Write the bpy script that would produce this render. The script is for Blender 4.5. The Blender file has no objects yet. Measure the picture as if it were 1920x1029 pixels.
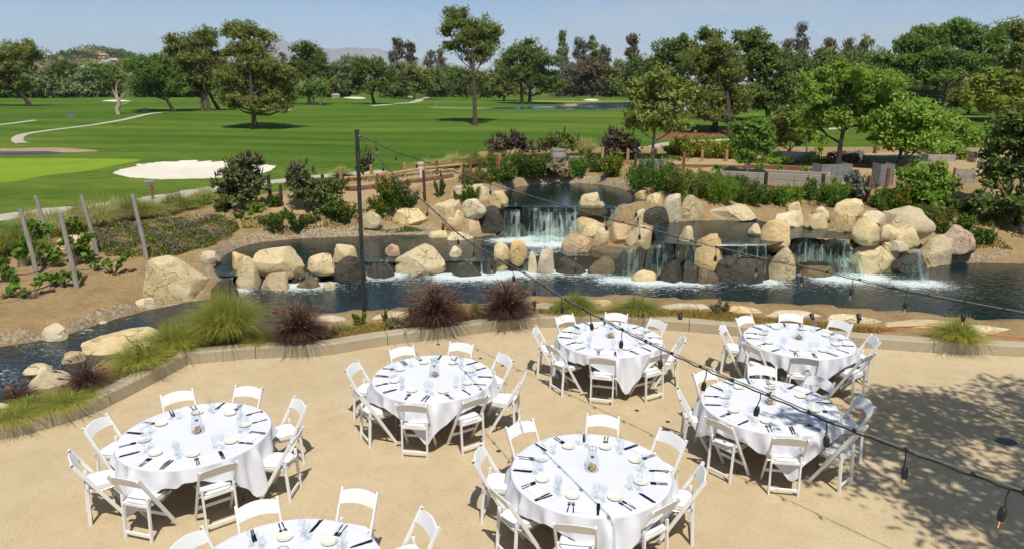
import bpy, bmesh, math, random
import numpy as np
from mathutils import Vector, Matrix, Quaternion, noise as mnoise

# ------------------------------------------------------------------ camera, sky, sun, exposure
scene = bpy.context.scene
COL = scene.collection
F_PX, CX, CY = 1340.0, 960.0, 514.5          # focal length and centre of the photograph, in its pixels
PITCH = math.radians(14.85)
EYE = 5.03
cam_data = bpy.data.cameras.new("camera")
cam_data.sensor_fit = 'HORIZONTAL'
cam_data.sensor_width = 36.0
cam_data.lens = 36.0 * F_PX / 1920.0
cam_data.clip_start = 0.05
cam_data.clip_end = 40000.0
cam = bpy.data.objects.new("camera", cam_data)
cam.location = (0, 0, EYE)
cam.rotation_euler = (math.radians(90) - PITCH, 0, 0)
COL.objects.link(cam)
scene.camera = cam

SUN_DIR = Vector((0.10, -0.50, 1.0)).normalized()      # towards the sun
SUN_EL = math.asin(SUN_DIR.z)
SUN_ROT = math.atan2(SUN_DIR.x, SUN_DIR.y)
sun_data = bpy.data.lights.new("sun", 'SUN')
sun_data.energy = 4.6
sun_data.angle = math.radians(0.53)
sun_data.color = (1.0, 0.955, 0.88)
sun = bpy.data.objects.new("sun", sun_data)
sun.rotation_euler = SUN_DIR.to_track_quat('Z', 'Y').to_euler()
sun.location = (0, 0, 60)
COL.objects.link(sun)

world = bpy.data.worlds.new("World")
scene.world = world
world.use_nodes = True
wn, wl = world.node_tree.nodes, world.node_tree.links
wn.clear()
w_out = wn.new('ShaderNodeOutputWorld')
w_bg = wn.new('ShaderNodeBackground')
w_sky = wn.new('ShaderNodeTexSky')
w_sky.sky_type = 'NISHITA'
w_sky.sun_disc = False
w_sky.sun_elevation = SUN_EL
w_sky.sun_rotation = SUN_ROT
w_sky.altitude = 100
w_sky.air_density = 0.62
w_sky.dust_density = .15
w_sky.ozone_density = 1.2
w_bg.inputs['Strength'].default_value = 0.118
# thin high cloud: stretched noise on the view direction, thicker low over the hills
w_tc = wn.new('ShaderNodeTexCoord')
w_map = wn.new('ShaderNodeMapping')
w_map.inputs['Scale'].default_value = (1.6, 1.6, 17.0)
w_map.inputs['Location'].default_value = (3.3, 0.4, 0.62)
w_noise = wn.new('ShaderNodeTexNoise')
w_noise.inputs['Scale'].default_value = 1.9
w_noise.inputs['Detail'].default_value = 7
w_noise.inputs['Roughness'].default_value = 0.55
w_ramp = wn.new('ShaderNodeValToRGB')
w_ramp.color_ramp.elements[0].position = 0.49
w_ramp.color_ramp.elements[1].position = 0.78
w_mul = wn.new('ShaderNodeMath'); w_mul.operation = 'MULTIPLY'; w_mul.inputs[1].default_value = 0.8
w_mix = wn.new('ShaderNodeMix'); w_mix.data_type = 'RGBA'
w_mix.inputs['B'].default_value = (5.3, 5.4, 5.6, 1)
wl.new(w_tc.outputs['Generated'], w_map.inputs['Vector'])
wl.new(w_map.outputs['Vector'], w_noise.inputs['Vector'])
wl.new(w_noise.outputs['Fac'], w_ramp.inputs['Fac'])
wl.new(w_ramp.outputs['Color'], w_mul.inputs[0])
wl.new(w_mul.outputs[0], w_mix.inputs['Factor'])
wl.new(w_sky.outputs['Color'], w_mix.inputs['A'])
wl.new(w_mix.outputs['Result'], w_bg.inputs['Color'])
wl.new(w_bg.outputs['Background'], w_out.inputs['Surface'])

scene.view_settings.view_transform = 'Standard'
scene.view_settings.look = 'None'
scene.view_settings.exposure = 0.0
scene.view_settings.gamma = 1.0
scene.view_settings.use_curve_mapping = False
scene.cycles.max_bounces = 8
scene.cycles.diffuse_bounces = 3
scene.cycles.glossy_bounces = 3
scene.cycles.transmission_bounces = 4
scene.cycles.transparent_max_bounces = 12
scene.cycles.volume_bounces = 0
scene.cycles.caustics_reflective = False
scene.cycles.caustics_refractive = False
scene.cycles.use_denoising = True
scene.cycles.use_adaptive_sampling = True
scene.cycles.adaptive_threshold = 0.025
scene.cycles.adaptive_min_samples = 16

HAZE_DENSITY = 9e-5
R = random.Random(7)
rng = np.random.default_rng(11)

# ------------------------------------------------------------------ from the photograph's pixels to places
_c, _s = math.cos(PITCH), math.sin(PITCH)
def ray(px, py):
    x, y = (px - CX) / F_PX, -(py - CY) / F_PX
    return (x, _c + y * _s, -_s + y * _c)
def at(px, py, z):
    d = ray(px, py); t = (z - EYE) / d[2]
    return Vector((d[0] * t, d[1] * t, z))
def at_depth(px, py, zc):
    d = ray(px, py)
    return Vector((d[0] * zc, d[1] * zc, EYE + d[2] * zc))
def depth_of(p):
    return p[1] * _c + (EYE - p[2]) * _s
def at_y(px, py, Y):
    d = ray(px, py); t = Y / d[1]
    return Vector((d[0] * t, Y, EYE + d[2] * t))

def ss(a, b, x):
    t = np.clip((np.asarray(x, float) - a) / (b - a), 0, 1)
    return t * t * (3 - 2 * t)

L0, L1, LR, L2 = -0.12, 0.18, 0.80, 1.10       # the four water levels
def pxpoly(pts, z):
    return np.array([[at(x, y, z).x, at(x, y, z).y] for x, y in pts])
POND = pxpoly([(-160, 690), (0, 648), (60, 640), (130, 625), (180, 607), (240, 590), (290, 578), (330, 570), (390, 560), (425, 535), (445, 535),
               (490, 534), (560, 530), (640, 515), (690, 512), (740, 511), (840, 511), (880, 511), (930, 508), (1000, 507), (1060, 503), (1110, 505),
               (1180, 520), (1225, 525), (1340, 527), (1420, 527), (1490, 512), (1560, 508), (1665, 508), (1740, 503), (1790, 492), (1850, 492),
               (1920, 494), (2060, 500), (2060, 632), (1920, 617), (1845, 617), (1760, 609), (1640, 599), (1500, 590), (1380, 582), (1250, 574), (1150, 571),
               (1000, 574), (880, 588), (780, 590), (700, 600), (610, 606), (540, 622), (450, 640), (370, 640), (300, 645), (250, 665), (190, 690), (140, 735),
               (80, 752), (0, 775), (-160, 830)], L0)
POOL_MID = pxpoly([(398, 500), (420, 478), (445, 464), (490, 454), (560, 447), (640, 444), (700, 442), (740, 440), (800, 440), (860, 444), (905, 444),
                   (945, 437), (985, 436), (1060, 438), (1100, 452), (1108, 478), (1040, 480), (985, 486), (900, 490), (840, 490), (740, 491), (690, 491),
                   (640, 492), (570, 502), (500, 512), (440, 517), (403, 517)], L1)
POOL_RIGHT = pxpoly([(1225, 424), (1260, 417), (1300, 414), (1420, 413), (1440, 418), (1480, 424), (1530, 427), (1600, 434), (1640, 444), (1655, 450),
                     (1645, 454), (1620, 452), (1600, 449), (1540, 446), (1490, 446), (1440, 460), (1350, 461), (1290, 459), (1235, 455)], LR)
POOL_TOP = pxpoly([(938, 362), (960, 352), (1000, 346), (1060, 343), (1120, 345), (1160, 352), (1185, 360), (1215, 374), (1245, 392),
                   (1180, 390), (1100, 389), (1020, 389), (950, 388), (936, 376)], L2)

KERB_PX = [(-330, 905), (-160, 868), (0, 825), (100, 800), (190, 768), (300, 712), (352, 683), (480, 672), (600, 667), (700, 651), (790, 639), (960, 618),
           (1060, 613), (1150, 614), (1250, 619), (1350, 627), (1600, 650), (1750, 661), (1920, 669), (2200, 685), (2500, 700)]
KERB_KEY = np.array([[at(x, y, 0).x, at(x, y, 0).y] for x, y in KERB_PX])
def catmull(P, n, corners=()):
    P = np.asarray(P, float); out = []
    for i in range(len(P) - 1):
        p1, p2 = P[i], P[i + 1]
        p0 = P[i - 1] if i > 0 and i not in corners else 2 * p1 - p2
        p3 = P[i + 2] if i + 2 < len(P) and (i + 1) not in corners else 2 * p2 - p1
        for k in range(n):
            t = k / n
            out.append(.5 * (2 * p1 + (p2 - p0) * t + (2 * p0 - 5 * p1 + 4 * p2 - p3) * t * t + (3 * p1 - p0 - 3 * p2 + p3) * t ** 3))
    out.append(P[-1]); return np.array(out)
KERB = catmull(KERB_KEY, 6, corners=(6,))
PATIO = np.vstack([KERB, [[KERB[-1][0], -3.0], [KERB[0][0], -3.0]]])

def sdist(poly, X, Y):
    """signed distance to a polygon, negative inside"""
    X = np.asarray(X, float); Y = np.asarray(Y, float)
    d2 = np.full(X.shape, 1e18); inside = np.zeros(X.shape, bool)
    n = len(poly)
    for i in range(n):
        ax, ay = poly[i]; bx, by = poly[(i + 1) % n]
        ex, ey = bx - ax, by - ay
        L = ex * ex + ey * ey + 1e-12
        t = np.clip(((X - ax) * ex + (Y - ay) * ey) / L, 0, 1)
        d2 = np.minimum(d2, (X - ax - t * ex) ** 2 + (Y - ay - t * ey) ** 2)
        cond = ((ay > Y) != (by > Y))
        xi = ax + (Y - ay) * ex / (ey if abs(ey) > 1e-12 else 1e-12)
        inside ^= cond & (X < xi)
    d = np.sqrt(d2)
    return np.where(inside, -d, d)

def wob(X, Y):
    return (0.5 * np.sin(X * .083 + 1.3) * np.cos(Y * .071 + .4) + 0.3 * np.sin(X * .19 + Y * .11) + 0.2 * np.sin(X * .05 - Y * .16 + 2))
BUNKER_PX = [(203, 329), (222, 320), (262, 311), (300, 306), (360, 305), (420, 307), (480, 308), (524, 315), (512, 325), (468, 335), (390, 341), (300, 343), (240, 339)]
BUNKER = pxpoly(BUNKER_PX, .42)
def zbase(X, Y):
    X = np.asarray(X, float); Y = np.asarray(Y, float)
    golf = .42 + 1.0 * ss(62, 100, Y + .12 * X) + .28 * wob(X, Y) * ss(36, 60, Y)
    left = .12 + .45 * ss(12.5, 24, Y)
    mid = .17 + .33 * ss(17.5, 20, Y) + .72 * ss(21.6, 26, Y)
    wD = ss(3.3, 4.2, X)
    cen = .17 + (1 - wD) * (.12 * ss(18.6, 19.6, Y) + 1.11 * ss(22.3, 23.5, Y)) + wD * (.85 * ss(18.0, 19.0, Y) + .38 * ss(21, 24, Y))
    rig = .17 + 1.23 * ss(20.2, 26.0, Y)
    wL = 1 - ss(-12.5, -7.0, X)
    wC = ss(-5.5, -2.4, X)
    wR = ss(6.5, 8.5, X)
    bank = wL * left + (1 - wL) * ((1 - wC) * mid + wC * ((1 - wR) * cen + wR * rig))
    y0 = 25.0 + 17.0 * ss(-8, -1, X)
    t = ss(0, 14, Y - y0)
    z = bank * (1 - t) + golf * t
    nb = (X > -30) & (X < -8) & (Y > 28) & (Y < 50)
    if nb.any():                     # the sand lies in a hollow behind a low turf lip
        d = sdist(BUNKER, X[nb], Y[nb]); z = np.array(z); z[nb] += .13 * np.exp(-(np.maximum(d, 0) / .55) ** 2) * (d > -.15) - .24 * ss(.05, 1.1, -d)
    return z
WATERS = [(POOL_TOP, L2, 1.6), (POOL_RIGHT, LR, 1.8), (POOL_MID, L1, 1.1), (POND, L0, 3.0)]
TIER = {'0': L0, '1': L1, 'r': LR, '2': L2}
ROCKS = [  # px x0,x1,y0,y1, water or ground level at its foot, tone, label
 (272,390,478,568,'0','t','huge rounded tan boulder on the dirt bank beside the narrow fall'),
 (365,413,468,498,'1','g','cracked pale boulder just behind the huge tan bank boulder'),
 (257,300,555,580,'0','g','flat pale stone at the foot of the huge bank boulder'),
 (433,470,472,505,'1','o','small overhanging orange-tan boulder touching the long humped boulder'),
 (470,570,460,517,'1','t','long humped tan boulder, largest in the left pool'),
 (442,485,480,542,'0','t','leaning upright boulder with shaded right face behind the green grass'),
 (488,543,508,546,'0','o','smooth orange pointed boulder above the purple fountain grass'),
 (533,556,511,528,'0','b','small brown stone wedged beside the smooth orange boulder'),
 (575,628,475,512,'1','t','dark sided boulder with pale top left of the black pole'),
 (622,670,459,494,'1','t','tan wedge boulder perched just left of the black pole'),
 (606,631,526,544,'0','g','small square pale stone in the water near the black pole'),
 (558,604,519,541,'0','b','low wet brown stone in the cascade left of the pole'),
 (630,688,478,534,'0','w','wet dark boulder directly behind the black pole'),
 (71,130,605,640,'0','g','pale faceted boulder on the far bank of the left stream'),
 (165,312,613,665,'0','t','very long flat tan rock lying along the left stream'),
 (116,158,660,683,'0','o','small rounded orange stone in the left stream'),
 (45,97,682,705,'0','g','flat pale stone in the left stream beside a larger boulder'),
 (59,134,690,742,'0','g','pale boulder behind the purple grass by the left stream'),
 (182,202,600,607,'0','g','tiny flat stone at the edge of the left stream'),
 (8,22,722,733,'0','b','tiny greenish stone at the photo\'s left edge in the stream'),
 (106,160,440,470,.38,'g','pale square block stone among the grapevines'),
 (30,52,480,502,.33,'t','small tan stone under the leftmost vine'),
 (292,324,399,410,.5,'g','thin flat stone slab lying beside the ornamental grass'),
 (733,803,389,424,.42,'t','broad smooth tan boulder below the orange daisies'),
 (678,718,393,427,.45,'t','tan boulder just right of the pole on the flower bank'),
 (805,867,374,418,.5,'t','large rounded boulder at the top left of the upper fall pile'),
 (867,912,372,408,.8,'g','pale angular boulder under the overhanging stone left of the upper pool'),
 (915,953,357,391,.95,'o','smooth orange-tan boulder at the left lip of the upper pool'),
 (893,923,348,376,1.1,'g','overhanging pale stone above the left lip boulder'),
 (843,910,345,378,1.1,'t','broad sandy boulder with a yellow flower plant growing before it'),
 (830,872,393,436,'1','t','pale square boulder in the middle of the left rock pile'),
 (862,904,406,444,'1','o','egg shaped boulder at the foot of the left rock pile'),
 (890,958,386,441,'1','w','large wet black boulder left of the upper waterfall'),
 (802,840,432,446,'1','t','low flat stone at the waterline under the left rock pile'),
 (838,887,433,451,'1','g','low pale triangular stone beside the egg shaped boulder'),
 (936,953,433,446,'1','b','small reddish brown wet stone under the black boulder'),
 (945,990,418,445,'1','w','wet grey wedge rock at the foot of the upper waterfall'),
 (963,989,400,430,'1','w','dark rock splitting the upper waterfall'),
 (990,1026,404,436,'1','w','mossy dark rock under the white water of the upper fall'),
 (722,750,457,481,'1','p','small pinkish round stone left of the heart shaped boulder'),
 (740,838,459,518,'0','t','big heart shaped pale boulder between two lower falls'),
 (842,866,461,483,'1','g','small tapered stone right of the heart shaped boulder'),
 (925,956,455,508,'0','t','upright tan boulder left of the slanted orange one'),
 (954,988,450,492,'1','o','slanted orange block standing in the middle falls'),
 (989,1008,471,514,'0','g','narrow upright pale stone above the rightmost purple grass'),
 (1007,1039,461,516,'0','g','split upright pale boulder left of the dark fall ledge'),
 (1083,1129,361,406,.75,'t','angular tan boulder standing on the lip of the upper pool'),
 (1117,1138,378,406,.75,'g','smooth rounded stone leaning on the lip boulder'),
 (1066,1138,406,446,'1','o','broad brown boulder at the right of the white water'),
 (1091,1134,417,444,.3,'t','tan boulder resting on the broad brown boulder'),
 (1038,1072,424,446,'1','w','wet grey stone at the right edge of the white water'),
 (1053,1119,437,476,'1','o','big slanted flat-topped boulder jutting over the middle pool'),
 (1112,1142,427,462,.25,'t','rough tan rock in the centre of the middle rock pile'),
 (1139,1186,417,458,.3,'o','undercut orange-tan boulder in the middle rock pile'),
 (1173,1229,421,463,.35,'t','broad pointed tan boulder at right of the middle rock pile'),
 (1185,1216,392,421,.75,'g','pale stone beside the smooth wet spillway rock'),
 (1203,1254,386,424,.75,'w','smooth wet domed rock with water sliding over it'),
 (1102,1178,458,485,'1','b','flat olive-brown slab below the slanted boulder'),
 (1100,1155,478,515,'0','b','rounded brown wet boulder right of the dark fall ledge'),
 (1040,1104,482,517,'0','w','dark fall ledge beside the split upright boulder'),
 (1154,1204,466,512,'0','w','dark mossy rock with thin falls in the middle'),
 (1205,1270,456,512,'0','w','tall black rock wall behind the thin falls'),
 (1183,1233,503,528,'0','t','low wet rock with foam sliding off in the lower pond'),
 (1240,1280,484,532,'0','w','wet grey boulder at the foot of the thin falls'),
 (1268,1302,424,488,.3,'t','tall upright tan boulder left of a narrow green fall'),
 (1190,1216,356,379,1.0,'o','small orange-faced stone at the right shore of the upper pool'),
 (1209,1245,362,388,1.0,'t','leaning tan boulder beside the right shore of the upper pool'),
 (1236,1279,363,418,.8,'g','pale boulder at the left end of the right bank row'),
 (1274,1321,364,416,.8,'t','tall pale boulder second in the right bank row'),
 (1317,1418,383,416,'r','t','long low block-shaped boulder reflected in the right pool'),
 (1302,1361,436,512,.1,'o','big overhanging brown boulder above a dark hollow'),
 (1356,1424,462,492,.3,'w','dark flat ledge at the brink of the right pool'),
 (1338,1425,478,534,'0','w','large square grey wet boulder standing in the pond'),
 (1412,1464,433,475,.35,'t','tan boulder with black pitted end by the right pool'),
 (1425,1481,412,467,.6,'o','tall smooth wedge boulder left of the right waterfall'),
 (1401,1428,419,443,'r','g','small pale knob of rock in the right pool'),
 (1438,1491,462,528,'0','t','tall brown streaked boulder left of the right waterfall foot'),
 (1445,1508,393,427,'r','g','white angular boulder undercut by dark shade'),
 (1474,1504,379,408,1.0,'t','small tan stone above the white angular boulder'),
 (1508,1551,399,430,'r','t','rounded boulder directly above the right waterfall'),
 (1524,1556,387,408,1.0,'g','small broken pale stone on the soil above the right fall'),
 (1552,1609,394,437,'r','o','big orange-tan egg boulder at the top of the right fall'),
 (1559,1619,372,406,1.0,'t','long smooth boulder highest on the right bank'),
 (1597,1649,405,455,'r','t','tilted oval boulder right of the orange-tan egg boulder'),
 (1616,1663,395,420,1.0,'g','pale flat boulder wedged against the biggest right boulder'),
 (1644,1744,386,445,.7,'t','biggest sloping pink-streaked boulder on the right bank'),
 (1649,1687,421,454,.6,'t','cracked tan boulder under the biggest right boulder'),
 (1676,1722,422,464,.5,'t','split pale boulder near the small rocky spill'),
 (1721,1784,439,499,'0','t','tan boulder with black stained foot at the pond\'s right shore'),
 (1756,1828,421,472,.3,'p','pink granite boulder on the dirt at far right of the row'),
 (1591,1668,454,517,'0','t','large smooth diagonal-striped boulder right of the right waterfall'),
 (1592,1621,437,458,.55,'b','small olive round stone on top of the diagonal-striped boulder'),
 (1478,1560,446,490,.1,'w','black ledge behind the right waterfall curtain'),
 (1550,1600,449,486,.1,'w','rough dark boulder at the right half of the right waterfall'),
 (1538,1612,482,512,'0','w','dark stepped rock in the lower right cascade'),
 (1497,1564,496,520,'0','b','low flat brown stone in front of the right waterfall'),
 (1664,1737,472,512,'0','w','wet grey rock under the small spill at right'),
 (1647,1682,454,490,.1,'t','brown stone behind the diagonal-striped boulder'),
 (1662,1704,449,469,.45,'g','flat tan ledge stone above the small spill'),
 (1476,1503,474,505,'0','b','brown stone at the left foot of the right waterfall'),
 (1738,1762,462,486,.0,'b','small dark stone left of the stained-foot boulder'),
 (1655,1673,505,516,'0','b','little stone at the waterline beside the striped boulder'),
 (545,575,498,516,.1,'b','small shaded stone behind the smooth orange boulder'),
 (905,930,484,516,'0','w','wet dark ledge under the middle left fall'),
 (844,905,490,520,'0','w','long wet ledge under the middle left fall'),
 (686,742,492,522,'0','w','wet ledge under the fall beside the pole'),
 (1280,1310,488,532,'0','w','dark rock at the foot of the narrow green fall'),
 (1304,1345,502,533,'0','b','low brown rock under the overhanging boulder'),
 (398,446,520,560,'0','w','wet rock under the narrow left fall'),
]
ROCK_AT = []
for x0, x1, y0, y1, tz, tone, lab in ROCKS:
    z = TIER[tz] if isinstance(tz, str) else tz
    xc, yc = (x0 + x1) / 2, (y0 + y1) / 2
    zc = depth_of(at(xc, y1, z))
    w = (x1 - x0) * zc / F_PX * 1.03
    vpx = (y1 - y0) * zc / F_PX
    delta = PITCH + math.atan((yc - CY) / F_PX)
    d = max(min(w * .8, 1.25, vpx * 2.2), .18)
    if w > 2.2: d = max(d, .8)
    h = math.sqrt(max((vpx ** 2 - (d * .8 * math.sin(delta)) ** 2), (vpx * .5) ** 2)) / math.cos(delta)
    c = at_depth(xc, yc, zc + d * .42)
    ROCK_AT.append((c, w, d, h, .12 * h + (.10 if tone in 'wb' else .03), tone, lab, z))
def ground_z(X, Y, fine=True):
    X = np.atleast_1d(np.asarray(X, float)); Y = np.atleast_1d(np.asarray(Y, float))
    z = zbase(X, Y)
    if fine:
        near = (X > -22) & (X < 26) & (Y > -5) & (Y < 34)
        if near.any():
            x, y = X[near], Y[near]; zz = z[near]
            zz = zz + .035 * np.sin(x * 2.3 + 1.1 * y) * np.cos(y * 1.9 - .7 * x) + .02 * np.sin(x * 5.1) * np.sin(y * 4.7)
            for poly, lev, slope in WATERS:
                d = sdist(poly, x, y)
                zi = np.where(d < 0, lev - np.minimum(.7, -d * 1.3) + .05, lev + .05 + slope * np.maximum(d, 0) * (1 + .3 * np.sin(3.1 * x + 2.3 * y)))
                zz = np.minimum(zz, zi)
            for c, w, d, h, sunk, tone, lab, zf in ROCK_AT:      # the soil lies below the foot of every boulder
                m = (np.abs(x - c.x) < w * .5 + .5) & (y > c.y - d * .5 - 1.3) & (y < c.y + .6)
                if m.any():
                    xm, ym = x[m], y[m]
                    dd = np.maximum(np.abs(xm - c.x) - w * .40, 0) * 2.2 + np.maximum(ym - c.y, 0) * 3 + np.maximum(c.y - d * .5 - (.55 if c.x > -8 else .1) - ym, 0) * 1.2
                    zz[m] = np.minimum(zz[m], np.maximum(zf + .01 + dd, L0 - .6))
            dp = sdist(PATIO, x, y)
            zz = np.where(dp < .12, np.minimum(zz, -.25), np.where(dp < .32, np.minimum(zz, .17), zz))
            z[near] = zz
    return z
def gz(x, y):
    return float(ground_z(np.array([x]), np.array([y]))[0])
def on_ground(px, py):
    """where the sight line through a pixel first meets the land"""
    d = ray(px, py)
    ts = np.concatenate([np.arange(8, 45, .12), np.arange(45, 160, .5), np.arange(160, 1500, 4.)])
    X, Y, Z = d[0] * ts, d[1] * ts, EYE + d[2] * ts
    g = ground_z(X, Y)
    k = np.argmax(Z <= g)
    if not (Z <= g).any():
        k = len(ts) - 1
    return Vector((X[k], Y[k], g[k]))

# ------------------------------------------------------------------ materials
MATS = {}
def new_mat(name):
    m = bpy.data.materials.new(name); m.use_nodes = True
    nt = m.node_tree
    MATS[name] = m
    return m, nt.nodes, nt.links, nt.nodes['Principled BSDF']
def tex_coord(n, l, scale=(1, 1, 1), kind='Object'):
    tc = n.new('ShaderNodeTexCoord'); mp = n.new('ShaderNodeMapping')
    mp.inputs['Scale'].default_value = scale
    l.new(tc.outputs[kind], mp.inputs['Vector'])
    return mp.outputs['Vector']
def noise_node(n, l, vec, scale, detail=4, rough=.55, dist=0):
    t = n.new('ShaderNodeTexNoise')
    t.inputs['Scale'].default_value = scale; t.inputs['Detail'].default_value = detail
    t.inputs['Roughness'].default_value = rough; t.inputs['Distortion'].default_value = dist
    if vec is not None: l.new(vec, t.inputs['Vector'])
    return t.outputs['Fac']
def ramp(n, l, fac, stops):
    r = n.new('ShaderNodeValToRGB')
    while len(r.color_ramp.elements) < len(stops): r.color_ramp.elements.new(.5)
    for e, (p, c) in zip(r.color_ramp.elements, stops):
        e.position = p; e.color = (c[0], c[1], c[2], 1) if len(c) == 3 else c
    l.new(fac, r.inputs['Fac'])
    return r.outputs['Color']
def mix(n, l, fac, a, b, mode='MIX'):
    m = n.new('ShaderNodeMix'); m.data_type = 'RGBA'; m.blend_type = mode
    for sock, v in (('Factor', fac), ('A', a), ('B', b)):
        if isinstance(v, (int, float)): m.inputs[sock].default_value = v
        elif isinstance(v, tuple): m.inputs[sock].default_value = v if len(v) == 4 else (*v, 1)
        else: l.new(v, m.inputs[sock])
    return m.outputs['Result']
def math_n(n, l, op, a, b=0.0):
    m = n.new('ShaderNodeMath'); m.operation = op
    for i, v in enumerate((a, b)):
        if isinstance(v, (int, float)): m.inputs[i].default_value = v
        else: l.new(v, m.inputs[i])
    return m.outputs[0]
def bump(n, l, b, height, strength=.3, dist=.02):
    bm_ = n.new('ShaderNodeBump'); bm_.inputs['Strength'].default_value = strength; bm_.inputs['Distance'].default_value = dist
    l.new(height, bm_.inputs['Height']); l.new(bm_.outputs['Normal'], b.inputs['Normal'])
def simple(name, c1, c2=None, scale=8, rough=.6, bumps=0, metal=0, detail=4, stretch=(1, 1, 1), spec=.5, coord='Object'):
    m, n, l, b = new_mat(name)
    b.inputs['Roughness'].default_value = rough; b.inputs['Metallic'].default_value = metal
    b.inputs['Specular IOR Level'].default_value = spec
    if c2 is None: c2 = tuple(min(1, x * 1.12) for x in c1); 
    v = tex_coord(n, l, stretch, coord)
    f = noise_node(n, l, v, scale, detail)
    l.new(ramp(n, l, f, [(.32, c1), (.68, c2)]), b.inputs['Base Color'])
    if bumps: bump(n, l, b, f, bumps, .01)
    return m
def leaf_mat(name, dark, light, trans=.28, rough=.55, spec=.3):
    m, n, l, b = new_mat(name)
    g = n.new('ShaderNodeNewGeometry')
    col = ramp(n, l, g.outputs['Random Per Island'], [(.0, dark), (.6, tuple((a + c) / 2 for a, c in zip(dark, light))), (1, light)])
    oi = n.new('ShaderNodeObjectInfo')
    hsv = n.new('ShaderNodeHueSaturation')
    l.new(col, hsv.inputs['Color'])
    l.new(math_n(n, l, 'ADD', math_n(n, l, 'MULTIPLY', oi.outputs['Random'], .25), .88), hsv.inputs['Value'])
    col = hsv.outputs['Color']
    l.new(col, b.inputs['Base Color'])
    b.inputs['Roughness'].default_value = rough; b.inputs['Specular IOR Level'].default_value = spec
    tr = n.new('ShaderNodeBsdfTranslucent'); l.new(mix(n, l, .5, col, (light[0] * 1.3, light[1] * 1.3, light[2]), 'MIX'), tr.inputs['Color'])
    ms = n.new('ShaderNodeMixShader'); ms.inputs['Fac'].default_value = trans
    out = n['Material Output']
    l.new(b.outputs['BSDF'], ms.inputs[1]); l.new(tr.outputs['BSDF'], ms.inputs[2]); l.new(ms.outputs['Shader'], out.inputs['Surface'])
    return m

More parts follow.
